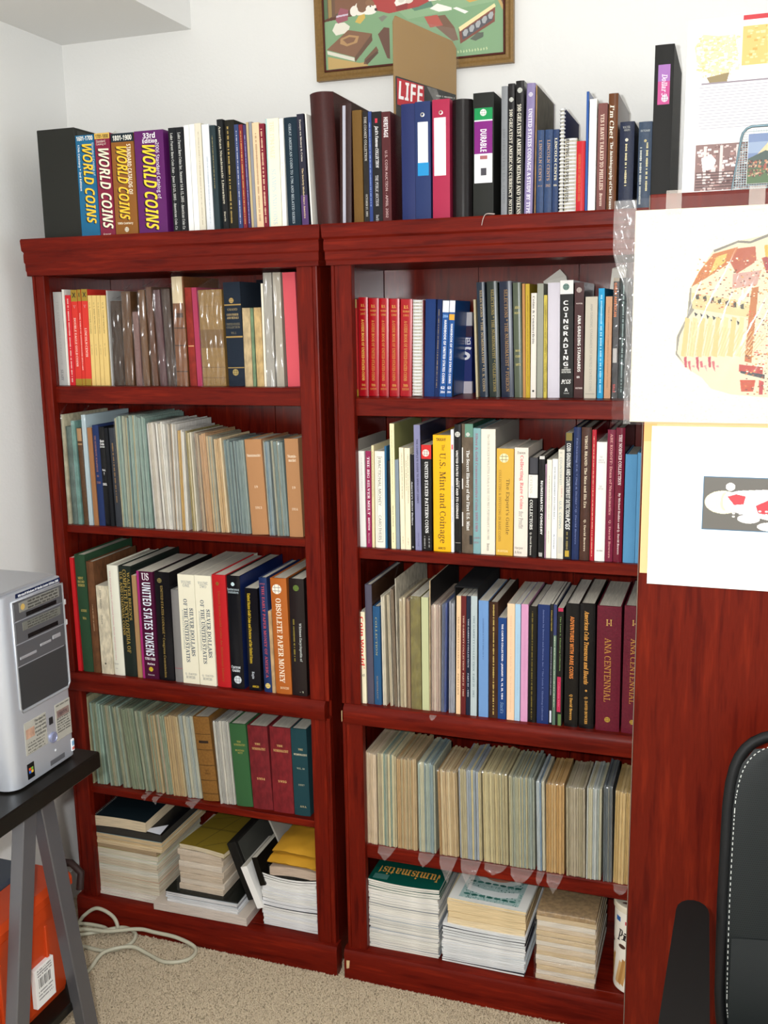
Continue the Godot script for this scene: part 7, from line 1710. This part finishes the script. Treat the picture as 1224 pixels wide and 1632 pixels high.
func piles() -> void:
	var f := 0.0816
	# left bookcase, pile by the left upright
	paper_pile(-1.6, -1.393, f, 0.101, -0.016, 0.25, 3, 0.0, "e8e2d4,d8c8c0", "ece6d8", "the lowest white magazines in the spiral notebook's pile", "bottom magazines of the spiral-topped pile", "magazine", 11)
	paper_pile(-1.6, -1.402, 0.101, 0.204, -0.018, 0.235, 11, 0.0, "ddd2bc,e2d8c4,b8cfc0,c9a890,d8ccb4", "e2d8c2,dccfb6,e6dfcf", "the cream-edged magazines in the pile topped by the spiral notebook", "cream-edged magazines under the spiral notebook", "magazine", 12)
	flat_paper("magazine", Vector3(-1.5, 0.2042, -0.02), 0.196, 0.235, 0.016, 0.6, 0.0, "c9c88a", "e0d6c0", "magazine with a yellow-green edged cover in the spiral-topped pile", "magazine")
	flat_paper("magazine", Vector3(-1.5, 0.2204, -0.02), 0.19, 0.235, 0.013, -0.8, 0.0, "8a6a4a", "b39a78", "torn brownish magazine in the spiral-topped pile", "magazine", "", "worn")
	paper_pile(-1.6, -1.385, 0.2336, 0.264, -0.018, 0.24, 3, 0.0, "d2b084,8fb0b8,e0cda8", "dcc094,e2c8a0", "the tan-edged magazines directly under the black bound report", "tan-edged magazines under the black report", "magazine", 13)
	flat_paper("bound_report", Vector3(-1.492, 0.2642, -0.02), 0.21, 0.25, 0.021, 0.5, 0.0, "15171b", "3a3630", "black glossy bound report under the spiral notebook, with a white sheet slipping out", "report", "", "gloss")
	var ws := mk()
	face(ws, [Vector3(-1.455, 0.2858, -0.03), Vector3(-1.392, 0.2858, -0.022), Vector3(-1.398, 0.2862, -0.075)], Vector3(-1.42, 0, -0.04))
	tag(put("paper_sheet", ws, mat("e8eaf2", "paper")), "corner of a white sheet slipping out over the black bound report", "paper")
	var nb: Node3D = flat_paper("spiral_notebook", Vector3(-1.514, 0.286, -0.02), 0.158, 0.23, 0.03, 1.5, 0.0025, "10222a", "e2cfae", "thick dark teal spiral notebook on top of the pile by the left upright", "notebook")
	var spi := mk()
	for i in 34:
		var path := []
		for k in 8: path.append(Vector3(-0.079 + 0.005 * cos(TAU * k / 7), 0.0145 + 0.0165 * sin(TAU * k / 7), -0.004 - i * 0.0066 - 0.0007 * k))
		tube(spi, path, 0.0008, 4)
	stuff(put("wire_spiral", spi, mat("c8c4b8", "metal"), nb))
	# left bookcase, middle pile
	var bb: Node3D = flat_paper("magazine", Vector3(-1.27, f, 0.004), 0.274, 0.26, 0.0225, 1.0, 0.0, "d8cabc", "dccfc4", "wide pale magazine in a clear bag, jutting over the plinth under the middle pile", "magazine")
	var fb := mk()
	box(fb, Vector3(-0.139, -0.0003, -0.262), Vector3(0.139, 0.0234, 0.004), 0.004)
	put("clear_bag", fb, mat("f4ece4", "clear"), bb)
	paper_pile(-1.377, -1.16, 0.1045, 0.1345, -0.004, 0.25, 5, 0.0, "c8ccd0,e2e4e6,1c2238", "e6e4e4,dcdee2", "the bluish white glossy magazines under the mustard-topped bundle", "glossy magazines in the middle pile", "magazine", 14)
	flat_paper("magazine", Vector3(-1.268, 0.1348, -0.006), 0.212, 0.25, 0.004, 1.2, 0.0, "1a1e1a", "2e2e2a", "black-covered magazine under the bagged cream bundle of the middle pile", "magazine", "", "gloss")
	var mg := thing("magazine_bundle", "bagged cream magazine bundle under the mustard booklet in the middle pile", "magazine bundle", Vector3(-1.275, 0.1395, -0.02))
	var y := 0.0
	for i in 7:
		var st := mk()
		box(st, Vector3(-0.066 + 0.002 * (i % 3), y, -0.2 + 0.003 * (i % 2)), Vector3(0.068 - 0.003 * ((i + 1) % 2), y + 0.0162, -0.003 * (i % 2)), 0.001)
		put("magazine", st, mat(["d8c6b0", "e0d2c0", "d2bfa8"][i % 3], "stack"), mg)
		y += 0.0166
	var fm := put("clear_bag", film(0.142, 0.12, 0.18, 0.006, 0.0, 21), mat("ffffff", "clear"), mg)
	fm.position.z = 0.002
	var yb: Node3D = flat_paper("booklet", Vector3(-1.267, 0.2585, -0.018), 0.142, 0.21, 0.013, -6.0, 0.003, "8a7422", "d8c8a8", "mustard yellow booklet with thin black lines on its cover, topping the middle pile", "booklet", "", "plain")
	var ln := mk()
	for q in [[-0.068, -0.09, 0.068, -0.105], [-0.068, -0.094, 0.068, -0.109], [-0.02, -0.005, 0.012, -0.2], [0.0, -0.005, 0.068, -0.07], [-0.06, -0.14, 0.03, -0.2]]:
		var a := Vector3(q[0], 0.0131, q[1])
		var b := Vector3(q[2], 0.0131, q[3])
		var s := (b - a).normalized().cross(Vector3.UP) * 0.0007
		var c := Vector3(0, 0.0006, 0)
		face(ln, [a + s, b + s, b - s, a - s], Vector3(0, -1, 0))
	var lm := put("cover_lines", ln, mat("2a2614", "ink"), yb)
	lm.position.y = 0.0003
	# leaning items
	book("black_case", "box", -1.13, 0.139, -0.03, 0.027, 0.163, 0.2, 20.0, 0, "1a1712", "worn", "black case leaning against the mustard-topped pile", "case", "")
	book("paperback_book", "p", -1.0985, 0.132, -0.012, 0.0185, 0.118, 0.17, 21.5, 0, "eeece8", "paper", "white paperback leaning on the black case, just left of the envelope pile", "book", "")
	book("paperback_book", "p", -1.0895, 0.197, -0.014, 0.016, 0.078, 0.16, 16.0, 0, "16130f", "gloss", "small black paperback wedged behind the leaning white one", "book", "")
	book("magazine", "p", -1.068, 0.262, -0.09, 0.005, 0.1, 0.17, 24.0, 0, "a8a49c", "paper", "grey magazine with a green side band leaning at the back beside the envelopes", "magazine", "")
	# left bookcase, right pile
	paper_pile(-1.098, -0.938, f, 0.218, -0.018, 0.24, 17, -0.009, "e8e8e6,1d1d24,dcdde2,e4e2da,202028", "f0eeea,e8e8ea", "the white-edged magazines in the pile under the yellow envelopes", "white-edged magazines under the envelopes", "magazine", 15)
	flat_paper("magazine", Vector3(-1.016, 0.2185, -0.018), 0.158, 0.24, 0.006, 0.5, -0.009, "14110e", "f0eeea", "black-covered magazine just below the bagged one and the envelopes", "magazine", "", "gloss")
	var mb: Node3D = flat_paper("magazine", Vector3(-1.004, 0.232, -0.022), 0.134, 0.22, 0.024, 2.0, 0.006, "c8b09a", "c9b29e", "pinkish bagged magazine between the black-covered one and the envelopes", "magazine")
	var bf := mk()
	grid(bf, 14, 6, func(u: float, v: float) -> Vector3: return Vector3(lerpf(-0.069, 0.069, u), lerpf(-0.009, 0.026, v), 0.002 + 0.004 * sin(u * 40.0) * sin(v * 5.0)))
	put("clear_bag", bf, mat("ffffff", "clear"), mb)
	for k in 2:
		var en := thing("padded_envelope", ["lower yellow padded envelope with a crumpled mouth", "upper yellow padded envelope on top of the pile beside the right upright"][k], "envelope", Vector3(-1.006 + 0.006 * k, 0.262 + 0.02 * k, -0.024 - 0.02 * k), "yellow envelopes on the pile")
		var n := FastNoiseLite.new()
		n.seed = 3 + k
		n.frequency = 14.0
		var top := mk()
		grid(top, 18, 18, func(u: float, v: float) -> Vector3:
			var x := lerpf(-0.072, 0.068, u)
			var zz := lerpf(0.004, -0.22, v)
			var puff := pow(sin(clampf(v * 1.06 + 0.02, 0, 1) * PI), 0.5) * pow(sin(clampf(u, 0.02, 0.98) * PI), 0.4)
			return Vector3(x, 0.002 + 0.02 * puff + 0.004 * n.get_noise_2d(x, zz) - 0.006 * u * (1 - v), zz + 0.004 * n.get_noise_2d(x + 3, zz)))
		put("upper_face", top, mat("d0992c", "plain"), en)
		var bot := mk()
		grid(bot, 6, 6, func(u: float, v: float) -> Vector3: return Vector3(lerpf(0.068, -0.072, u), 0.001, lerpf(0.004, -0.22, v)))
		put("lower_face", bot, mat("c28e2a", "plain"), en)
	# right bookcase, green-topped pile
	paper_pile(-0.803, -0.617, f, 0.238, -0.016, 0.25, 24, -0.004, "e4e2da,c8ccd0,dcd8ce,8a9098,ece8de", "ece8de,e4e0d6,f0ece4", "the white-edged magazines under the dark green Numismatist", "white-edged magazines under the green Numismatist", "magazine", 16)
	for i in 3:
		flat_paper("magazine", Vector3(-0.709, 0.2385 + i * 0.0065, -0.018), 0.186 - 0.002 * i, 0.25, 0.0062, [0.4, -0.5, 0.8][i], -0.005, ["2a6a5c", "1f5a4e", "24645a"][i], "ece8de", ["lowest of the three green-covered magazines near the top of the tall pile", "middle one of the three green-covered magazines near the top of the tall pile", "green-covered magazine lying right under the one lettered Numismatist"][i], "magazine")
	var gm: Node3D = flat_paper("magazine", Vector3(-0.709, 0.258, -0.016), 0.184, 0.25, 0.0062, 0.0, -0.005, "0f5a4c", "ece8de", "dark green magazine lettered Numismatist upside down, topping the tall pile", "magazine", "", "gloss")
	letters("Numismatist", "TB", "d8a24a", 0.17, 0.036, Transform3D(Basis(Vector3(-1, 0, 0), Vector3(0, 0, 1), Vector3(0, 1, 0)), Vector3(0.004, 0.0098, -0.05)), gm)
	var gl := mk()
	box(gl, Vector3(-0.09, 0.0099, -0.03), Vector3(-0.045, 0.0103, -0.008))
	put("cover_label", gl, mat("4a8078", "paper"), gm)
	# right bookcase, picture-topped pile
	paper_pile(-0.613, -0.404, f, 0.182, -0.014, 0.25, 15, -0.003, "e4e4e4,2a2a38,dfe0e2,c8d0d4,3a4048", "ecebe8,e2e4e4", "the white magazines in the pile topped by the banknote cover", "white magazines under the banknote cover", "magazine", 17)
	paper_pile(-0.6, -0.404, 0.1825, 0.246, -0.018, 0.25, 4, -0.002, "d8d2b0,e6d2a8,c8a878,2c2a30", "e8cfa2,ecd6ae", "the cream-edged magazines close under the banknote cover", "cream magazines close under the banknote cover", "magazine", 18)
	var im := canvas(360, 420, "e8e8e2")
	qd(im, "a9c4c0", 40, 20, 320, 400)
	speckle(im, 44, 24, 316, 396, ["2f6e66", "5a9088", "c8d8d2", "1f5850"], 900, 6, 5)
	el(im, "d8e0da", 180, 200, 110, 80)
	el(im, "c88a70", 180, 190, 78, 58)
	el(im, "d8a48a", 180, 185, 62, 44)
	pl(im, "dfe6e4", pts([60, 300, 140, 320, 220, 320, 300, 300, 300, 340, 220, 360, 140, 360, 60, 340]))
	for i in 14: el(im, ["1f6258", "3a7a70"][i % 2], 70 + (i % 7) * 36, 270 + (i / 7) * 100, 16, 7)
	var bm: Node3D = flat_paper("magazine", Vector3(-0.5, 0.2465, -0.014), 0.192, 0.25, 0.007, -2.0, -0.001, "d8dcd6", "e8cfa2", "magazine with a teal banknote picture and a pink oval on its cover", "magazine")
	var cd := mk()
	card(cd, -0.094, -0.124, 0.094, 0.124, 0)
	var cm := put("cover_picture", cd, tex_mat("banknote", ImageTexture.create_from_image(im), 0.4), bm)
	cm.transform = Transform3D(Basis(Vector3(1, 0, 0), -PI / 2), Vector3(0, 0.0084, -0.125))
	# right bookcase, bagged pile
	for k in 3:
		var yy: float = [f, 0.132, 0.196][k]
		var hh: float = [0.05, 0.0635, 0.064][k]
		var n: int = [4, 5, 5][k]
		var g := thing("magazine_bundle", ["lowest of three bagged cream bundles stacked beside the wafer tin", "middle of three bagged cream bundles stacked beside the wafer tin", "topmost of three bagged cream bundles, with a tan cover, beside the wafer tin"][k], "magazine bundle", Vector3(-0.3125, yy, -0.02), "bagged bundles beside the tin")
		for i in n:
			var st := mk()
			var t := (hh - 0.001) / n
			box(st, Vector3(-0.07 + 0.001 * (i % 3), t * i, -0.22), Vector3(0.068 + 0.002 * ((i + k) % 2), t * (i + 1) - 0.0003, -0.002 * (i % 2)), 0.0008)
			var last := k == 2 and i == n - 1
			put("magazine", st, mat(["dcc8ac", "e2d8c8", "d8c09a"][(i + k) % 3] if not last else "b3946a", "stack" if not last else "worn"), g)
		var fl := put("clear_bag", film(0.147, hh, 0.2, 0.006, 0.0, 31 + k), mat("ffffff", "clear"), g)
		fl.position.z = 0.001
	# wafer tin
	var tin := thing("wafer_tin", "white wafer tin with script lettering beside the bagged bundles", "tin", Vector3(-0.157, f, -0.07))
	var ci := canvas(512, 256, "efe9dc")
	for i in 8:
		var cx := 20.0 + i * 64
		for k in 3: pl(ci, ["c89a5c", "b8864a", "d8ae74"][k], pts([cx + k * 14, 150 + k * 8, cx + 12 + k * 14, 146 + k * 8, cx + 34 + k * 14, 230, cx + 20 + k * 14, 236]))
		el(ci, "4a2a22", cx + 30, 118, 16, 6)
	for i in 4:
		qd(ci, "2a62a8", 60 + i * 128, 34, 84 + i * 128, 48)
		qd(ci, "c03a48", 14 + i * 128, 40, 38 + i * 128, 50)
	var b := mk()
	lathe(b, [Vector2(0.046, 0.0), Vector2(0.05, 0.004), Vector2(0.05, 0.205)], 40)
	var cmat := tex_mat("tin", ImageTexture.create_from_image(ci), 0.4)
	cmat.uv1_scale = Vector3(1, 4.6, 1)
	cmat.uv1_offset = Vector3(0, -3.6, 0)
	put("body", b, cmat, tin)
	var lid := mk()
	lathe(lid, [Vector2(0.0505, 0.203), Vector2(0.053, 0.205), Vector2(0.053, 0.217), Vector2(0.051, 0.22), Vector2(0.046, 0.22), Vector2(0.045, 0.215), Vector2(0.0001, 0.215)], 40)
	put("lid", lid, mat("e6dcc4", "gloss"), tin)
	var lp := mk()
	for q in [[-0.012, 0.02, 0.02, 0.005], [0.012, -0.005, 0.018, 0.006]]:
		var c := Vector3(q[0], 0.2154, q[1])
		for k in 16: tri(lp, c, c + Vector3(cos(TAU * k / 16) * q[2], 0, sin(TAU * k / 16) * q[3]), c + Vector3(cos(TAU * (k + 1) / 16) * q[2], 0, sin(TAU * (k + 1) / 16) * q[3]), Vector3.UP)
	put("lid_print", lp, mat("5a3430", "ink"), tin)
	var word := "Pirouette"
	for i in word.length():
		var a := 2.28 - i * 0.23
		var out := Vector3(cos(a), 0, sin(a))
		var xf := Transform3D(Basis(Vector3(sin(a), 0, -cos(a)), Vector3.UP, out), out * 0.0504 + Vector3.UP * 0.145)
		letters(word[i], "TI", "2a2426", 0.012, 0.03 if i == 0 or word[i] == "t" else 0.02, xf, tin, "lettering")

func small_things() -> void:
	# black slipcase round the four catalogues on the right bookcase's middle shelf
	var sc := thing("slipcase", "black slipcase holding four slim catalogues on the middle shelf of the right bookcase", "slipcase", Vector3(-0.5485, 0.7268, -0.014))
	for q in [[Vector3(-0.0275, 0, -0.215), Vector3(-0.0255, 0.305, 0)], [Vector3(0.0255, 0, -0.215), Vector3(0.0275, 0.305, 0)], [Vector3(-0.0255, 0.302, -0.215), Vector3(0.0255, 0.305, 0)], [Vector3(-0.0255, 0, -0.215), Vector3(0.0255, 0.302, -0.213)]]:
		var st := mk()
		box(st, q[0], q[1], 0.0005)
		put("side_panel", st, mat("17181c", "cloth"), sc)
	# bookend and box on the right bookcase's upper shelf
	var be := thing("bookend", "black arched bookend between the blue handbooks and the dark green volumes", "bookend", Vector3(-0.617, 1.4522, -0.075))
	var o := PackedVector2Array([Vector2(-0.026, 0), Vector2(0.023, 0), Vector2(0.023, 0.098)])
	for k in 9: o.append(Vector2(0.0035 + 0.0195 * cos(PI * k / 8), 0.1 + 0.014 * sin(PI * k / 8)))
	o.append(Vector2(-0.017, 0.095))
	var st := mk()
	extrude(st, o, Transform3D(Basis(), Vector3(0, 0, -0.003)), 0.003)
	put("upright_plate", st, mat("0e0c0b", "plain"), be)
	var s2 := mk()
	box(s2, Vector3(-0.025, 0, -0.09), Vector3(0.022, 0.0015, -0.0035))
	put("foot_plate", s2, mat("0e0c0b", "plain"), be)
	var bx := thing("folder_box", "blue and white folder box with block capitals behind the bookend", "box", Vector3(-0.61, 1.4522, -0.175))
	var s3 := mk()
	box(s3, Vector3(-0.034, 0, -0.1), Vector3(0.034, 0.185, 0), 0.001)
	put("box", s3, mat("1d2c74", "paper"), bx)
	for q in [[0.155, 0.1855, "c4c0c4"], [0.13, 0.154, "3a2444"], [0.0, 0.028, "c9c0c8"]]:
		var s4 := mk()
		box(s4, Vector3(-0.0342, q[0], -0.01), Vector3(0.0342, q[1], 0.0004))
		put("colour_band", s4, mat(q[2], "paper"), bx)
	letters("UNITED STATES", "SB", "e8e6ea", 0.062, 0.016, Transform3D(Basis(), Vector3(0, 0.12, 0.0006)), bx)
	letters("S", "SI", "e0e0e4", 0.022, 0.03, Transform3D(Basis(), Vector3(0.02, 0.092, 0.0006)), bx)
	# dark book at the back of the left bookcase's upper shelf
	book("hardcover_book", "h", -1.095, 1.4752, -0.175, 0.05, 0.25, 0.11, 0, 0, "0e1220", "cloth", "black book set back in the dark recess above the short cream pamphlets", "book", "")
	# LIFE magazine on a board in a clear bag
	var p0 := Vector3(-0.7493, 1.8312, -0.155)
	var p1 := Vector3(-0.6443, 1.8312, -0.3)
	var dir := (p1 - p0)
	var len := dir.length()
	dir /= len
	var lf := thing("magazine", "LIFE magazine on a tall brown cardboard backing in a clear bag", "magazine", p0)
	lf.basis = Basis(dir, Vector3.UP, dir.cross(Vector3.UP))
	var s5 := mk()
	extrude(s5, PackedVector2Array([Vector2(0, 0), Vector2(len, 0), Vector2(len, 0.4526 - 0.046), Vector2(len - 0.012, 0.4526 - 0.031), Vector2(0.006, 0.4526), Vector2(0, 0.4526 - 0.012)]), Transform3D(Basis(), Vector3(0, 0, -0.003)), 0.003)
	put("backing_board", s5, mat("a98653", "paper"), lf)
	var s6 := mk()
	extrude(s6, PackedVector2Array([Vector2(0.004, 0.002), Vector2(len - 0.004, 0.002), Vector2(len - 0.004, 0.3266 - 0.022), Vector2(0.004, 0.3266)]), Transform3D(Basis(), Vector3(0, 0, 0.0002)), 0.0028)
	var cv := put("cover", s6, mat("3c3c3a", "worn"), lf)
	var s7 := mk()
	extrude(s7, PackedVector2Array([Vector2(0.006, 0.3266 - 0.06), Vector2(0.006 + len * 0.42, 0.3266 - 0.068), Vector2(0.006 + len * 0.42, 0.3266 - 0.013), Vector2(0.006, 0.3266 - 0.004)]), Transform3D(Basis(), Vector3(0, 0, 0.003)), 0.0003)
	put("title_block", s7, mat("c42230", "paper"), cv)
	letters("LIFE", "SB", "f4f0ee", len * 0.37, 0.038, Transform3D(Basis(Vector3(0, 0, 1), -0.07), Vector3(0.006 + len * 0.21, 0.3266 - 0.031, 0.0036)), cv)
	for i in 3: dashes(len * 0.3, 0.006, Transform3D(Basis(), Vector3(len * 0.8, 0.3266 - 0.03 - i * 0.009, 0.0033)), "b8b6b0", cv, 60 + i)
	var s8 := mk()
	face(s8, [Vector3(len * 0.5, 0.3266 - 0.013, 0.0033), Vector3(len * 0.66, 0.3266 - 0.016, 0.0033), Vector3(len * 0.78, 0.3266 - 0.06, 0.0033), Vector3(len * 0.68, 0.3266 - 0.06, 0.0033)], Vector3(0, 0, -1))
	put("photo_patch", s8, mat("8a8884", "worn"), cv)
	var n := FastNoiseLite.new()
	n.frequency = 11.0
	var s9 := mk()
	grid(s9, 12, 20, func(u: float, v: float) -> Vector3: return Vector3(lerpf(-0.004, len + 0.003, u), lerpf(0.0, 0.4526 - 0.005, v), 0.0048 + 0.0012 * n.get_noise_2d(u * len, v * 0.4526)))
	put("clear_bag", s9, mat("ffffff", "clear"), lf)
	# printed page and mesh photo holder on the tall cabinet
	var im := canvas(400, 620, "f3f1ee")
	qd(im, "b8333a", 106, 0, 400, 16)
	pl(im, "e6cca0", pts([14, 90, 30, 50, 60, 60, 92, 60, 100, 130, 84, 190, 50, 200, 20, 140]))
	speckle(im, 18, 60, 98, 190, ["e8c890", "f0d8a8", "dcb886", "f6ecd8", "f8f0e0"], 420, 8, 6)
	pl(im, "8a7a58", pts([40, 196, 84, 184, 80, 214, 48, 220]))
	qd(im, "dfb06a", 106, 36, 400, 166)
	speckle(im, 108, 38, 398, 164, ["e8c894", "d09a50", "e4be86"], 300, 9, 7)
	qd(im, "8a8088", 30, 214, 395, 220)
	for i in 15: qd(im, "a8a4aa", 26 + (i % 3) * 2, 228 + i * 10, 395 - (i % 4) * 12, 231 + i * 10)
	qd(im, "866a66", 24, 424, 250, 584)
	speckle(im, 26, 426, 248, 582, ["a8827c", "6a4c4a", "d8c4c0", "c8b0a8", "f0e8e6"], 500, 9, 8)
	for i in 6: qd(im, "d8c8c4", 40 + i * 32, 430, 46 + i * 32, 560)
	for i in 6: qd(im, "4e3c3c", 26, 520 + i * 10, 248, 523 + i * 10)
	pl(im, "f4eeec", pts([36, 470, 56, 460, 66, 480, 60, 510, 40, 515]))
	var pg := thing("printed_page", "white printed page with orange photographs standing on the tall cabinet", "print", Vector3(0.065, 1.8178, 0.2))
	pg.rotation.x = -0.03
	var t1 := mk()
	box(t1, Vector3(-0.168, 0, -0.002), Vector3(0.168, 0.3, 0.0), 0.0004)
	put("backing_sheet", t1, mat("fafaf8", "paper"), pg)
	var t2 := mk()
	card(t2, -0.1675, 0.0005, 0.1675, 0.2995, 0.0003)
	put("printed_face", t2, tex_mat("page", ImageTexture.create_from_image(im), 0.6), pg)
	var t3 := mk()
	for q in [-0.1, 0.1]: box(t3, Vector3(q - 0.02, 0, -0.05), Vector3(q + 0.02, 0.002, -0.002))
	put("easel_foot", t3, mat("d8d4c8", "paper"), pg)
	var mh := thing("photo_holder", "grey wire mesh holder with a landscape photograph on the tall cabinet", "holder", Vector3(0.073, 1.8178, 0.262))
	mh.rotation.x = -0.12
	var rim := []
	for q in [[-0.094, 0.0], [-0.081, 0.092], [-0.079, 0.1], [-0.073, 0.107], [-0.065, 0.11], [0.065, 0.11], [0.073, 0.107], [0.079, 0.1], [0.081, 0.092], [0.094, 0.0]]: rim.append(Vector3(q[0], q[1] + 0.002, 0))
	var t4 := mk()
	tube(t4, rim, 0.0022, 8, true)
	put("rim", t4, mat("6a8088", "satin"), mh)
	var t5 := mk()
	for i in 46:
		var x := -0.09 + i * 0.004
		var top := 0.108 - maxf(0.0, absf(x) - 0.062) * 1.6
		if absf(x) > 0.08: top = (0.094 - absf(x)) / 0.0145 * 0.09
		box(t5, Vector3(x - 0.0004, 0.002, -0.0004), Vector3(x + 0.0004, maxf(0.006, top), 0.0004))
	for j in 26:
		var yy := 0.004 + j * 0.004
		var hw := 0.094 - yy * 0.145
		box(t5, Vector3(-hw, yy - 0.0004, -0.0004), Vector3(hw, yy + 0.0004, 0.0004))
	stuff(put("wire_mesh", t5, mat("8a989c", "satin"), mh))
	var ph := canvas(300, 180, "66789a")
	qd(ph, "8494ac", 0, 30, 300, 70)
	pl(ph, "c8b088", pts([20, 90, 70, 30, 110, 60, 150, 40, 190, 90]))
	pl(ph, "3a4a44", pts([0, 90, 60, 62, 130, 90, 200, 60, 300, 80, 300, 130, 0, 130]))
	qd(ph, "46603a", 0, 125, 300, 180)
	speckle(ph, 0, 95, 299, 150, ["944838", "a87050", "5a3a2c", "46583a", "b89478", "3a2c24"], 700, 8, 12)
	var t6 := mk()
	box(t6, Vector3(-0.07, 0.018, 0.0006), Vector3(0.07, 0.1, 0.0014))
	var phn := put("photograph", t6, mat("e8e6e2", "paper"), mh)
	var t7 := mk()
	card(t7, -0.0695, 0.0185, 0.0695, 0.0995, 0.0016)
	put("photo_print", t7, tex_mat("landscape", ImageTexture.create_from_image(ph), 0.4), phn)
	var t8 := mk()
	tube(t8, [Vector3(-0.07, 0.002, 0), Vector3(-0.07, 0.006, -0.04), Vector3(0.07, 0.006, -0.04), Vector3(0.07, 0.002, 0)], 0.002, 6)
	put("stand_wire", t8, mat("6a8088", "satin"), mh)
	# slips and a twist of plastic
	for q in [[-0.377, 1.685, -0.14, 0.05, 0.03, 0.2, "white paper slip sticking up behind the COIN GRADING guide"], [-0.24, 1.708, -0.1, 0.03, 0.018, -0.1, "folded cream slip on top of the dark orange-lettered catalogue"], [-1.47, 2.062, -0.13, 0.03, 0.022, 0.15, "grey paper slip sticking up behind the maroon catalogue on top"]]:
		var s := mk()
		box(s, Vector3(-q[3] / 2, -0.03, -0.0006), Vector3(q[3] / 2, q[4] * 0.7, 0), 0.0002)
		face(s, [Vector3(-q[3] / 2, q[4] * 0.7, 0), Vector3(q[3] * 0.3, q[4] * 1.3, -0.008), Vector3(q[3] / 2, q[4] * 0.7, 0)], Vector3(0, 0, -1))
		var n2 := put("paper_slip", s, mat("d4d0c6", "paper"))
		n2.position = Vector3(q[0], q[1], q[2])
		n2.rotation = Vector3(0, 0.2, q[5])
		tag(n2, q[6], "paper slip")
	var tw := mk()
	tube(tw, smooth_path([Vector3(-0.507, 1.812, 0.0165), Vector3(-0.503, 1.826, 0.018), Vector3(-0.499, 1.8345, 0.008), Vector3(-0.485, 1.8345, -0.004)], 12), 0.0022, 6, false, 0.0008)
	tag(put("plastic_strip", tw, mat("c8b8b0", "gloss")), "pale plastic strip bent over the crown edge of the right bookcase", "strip")
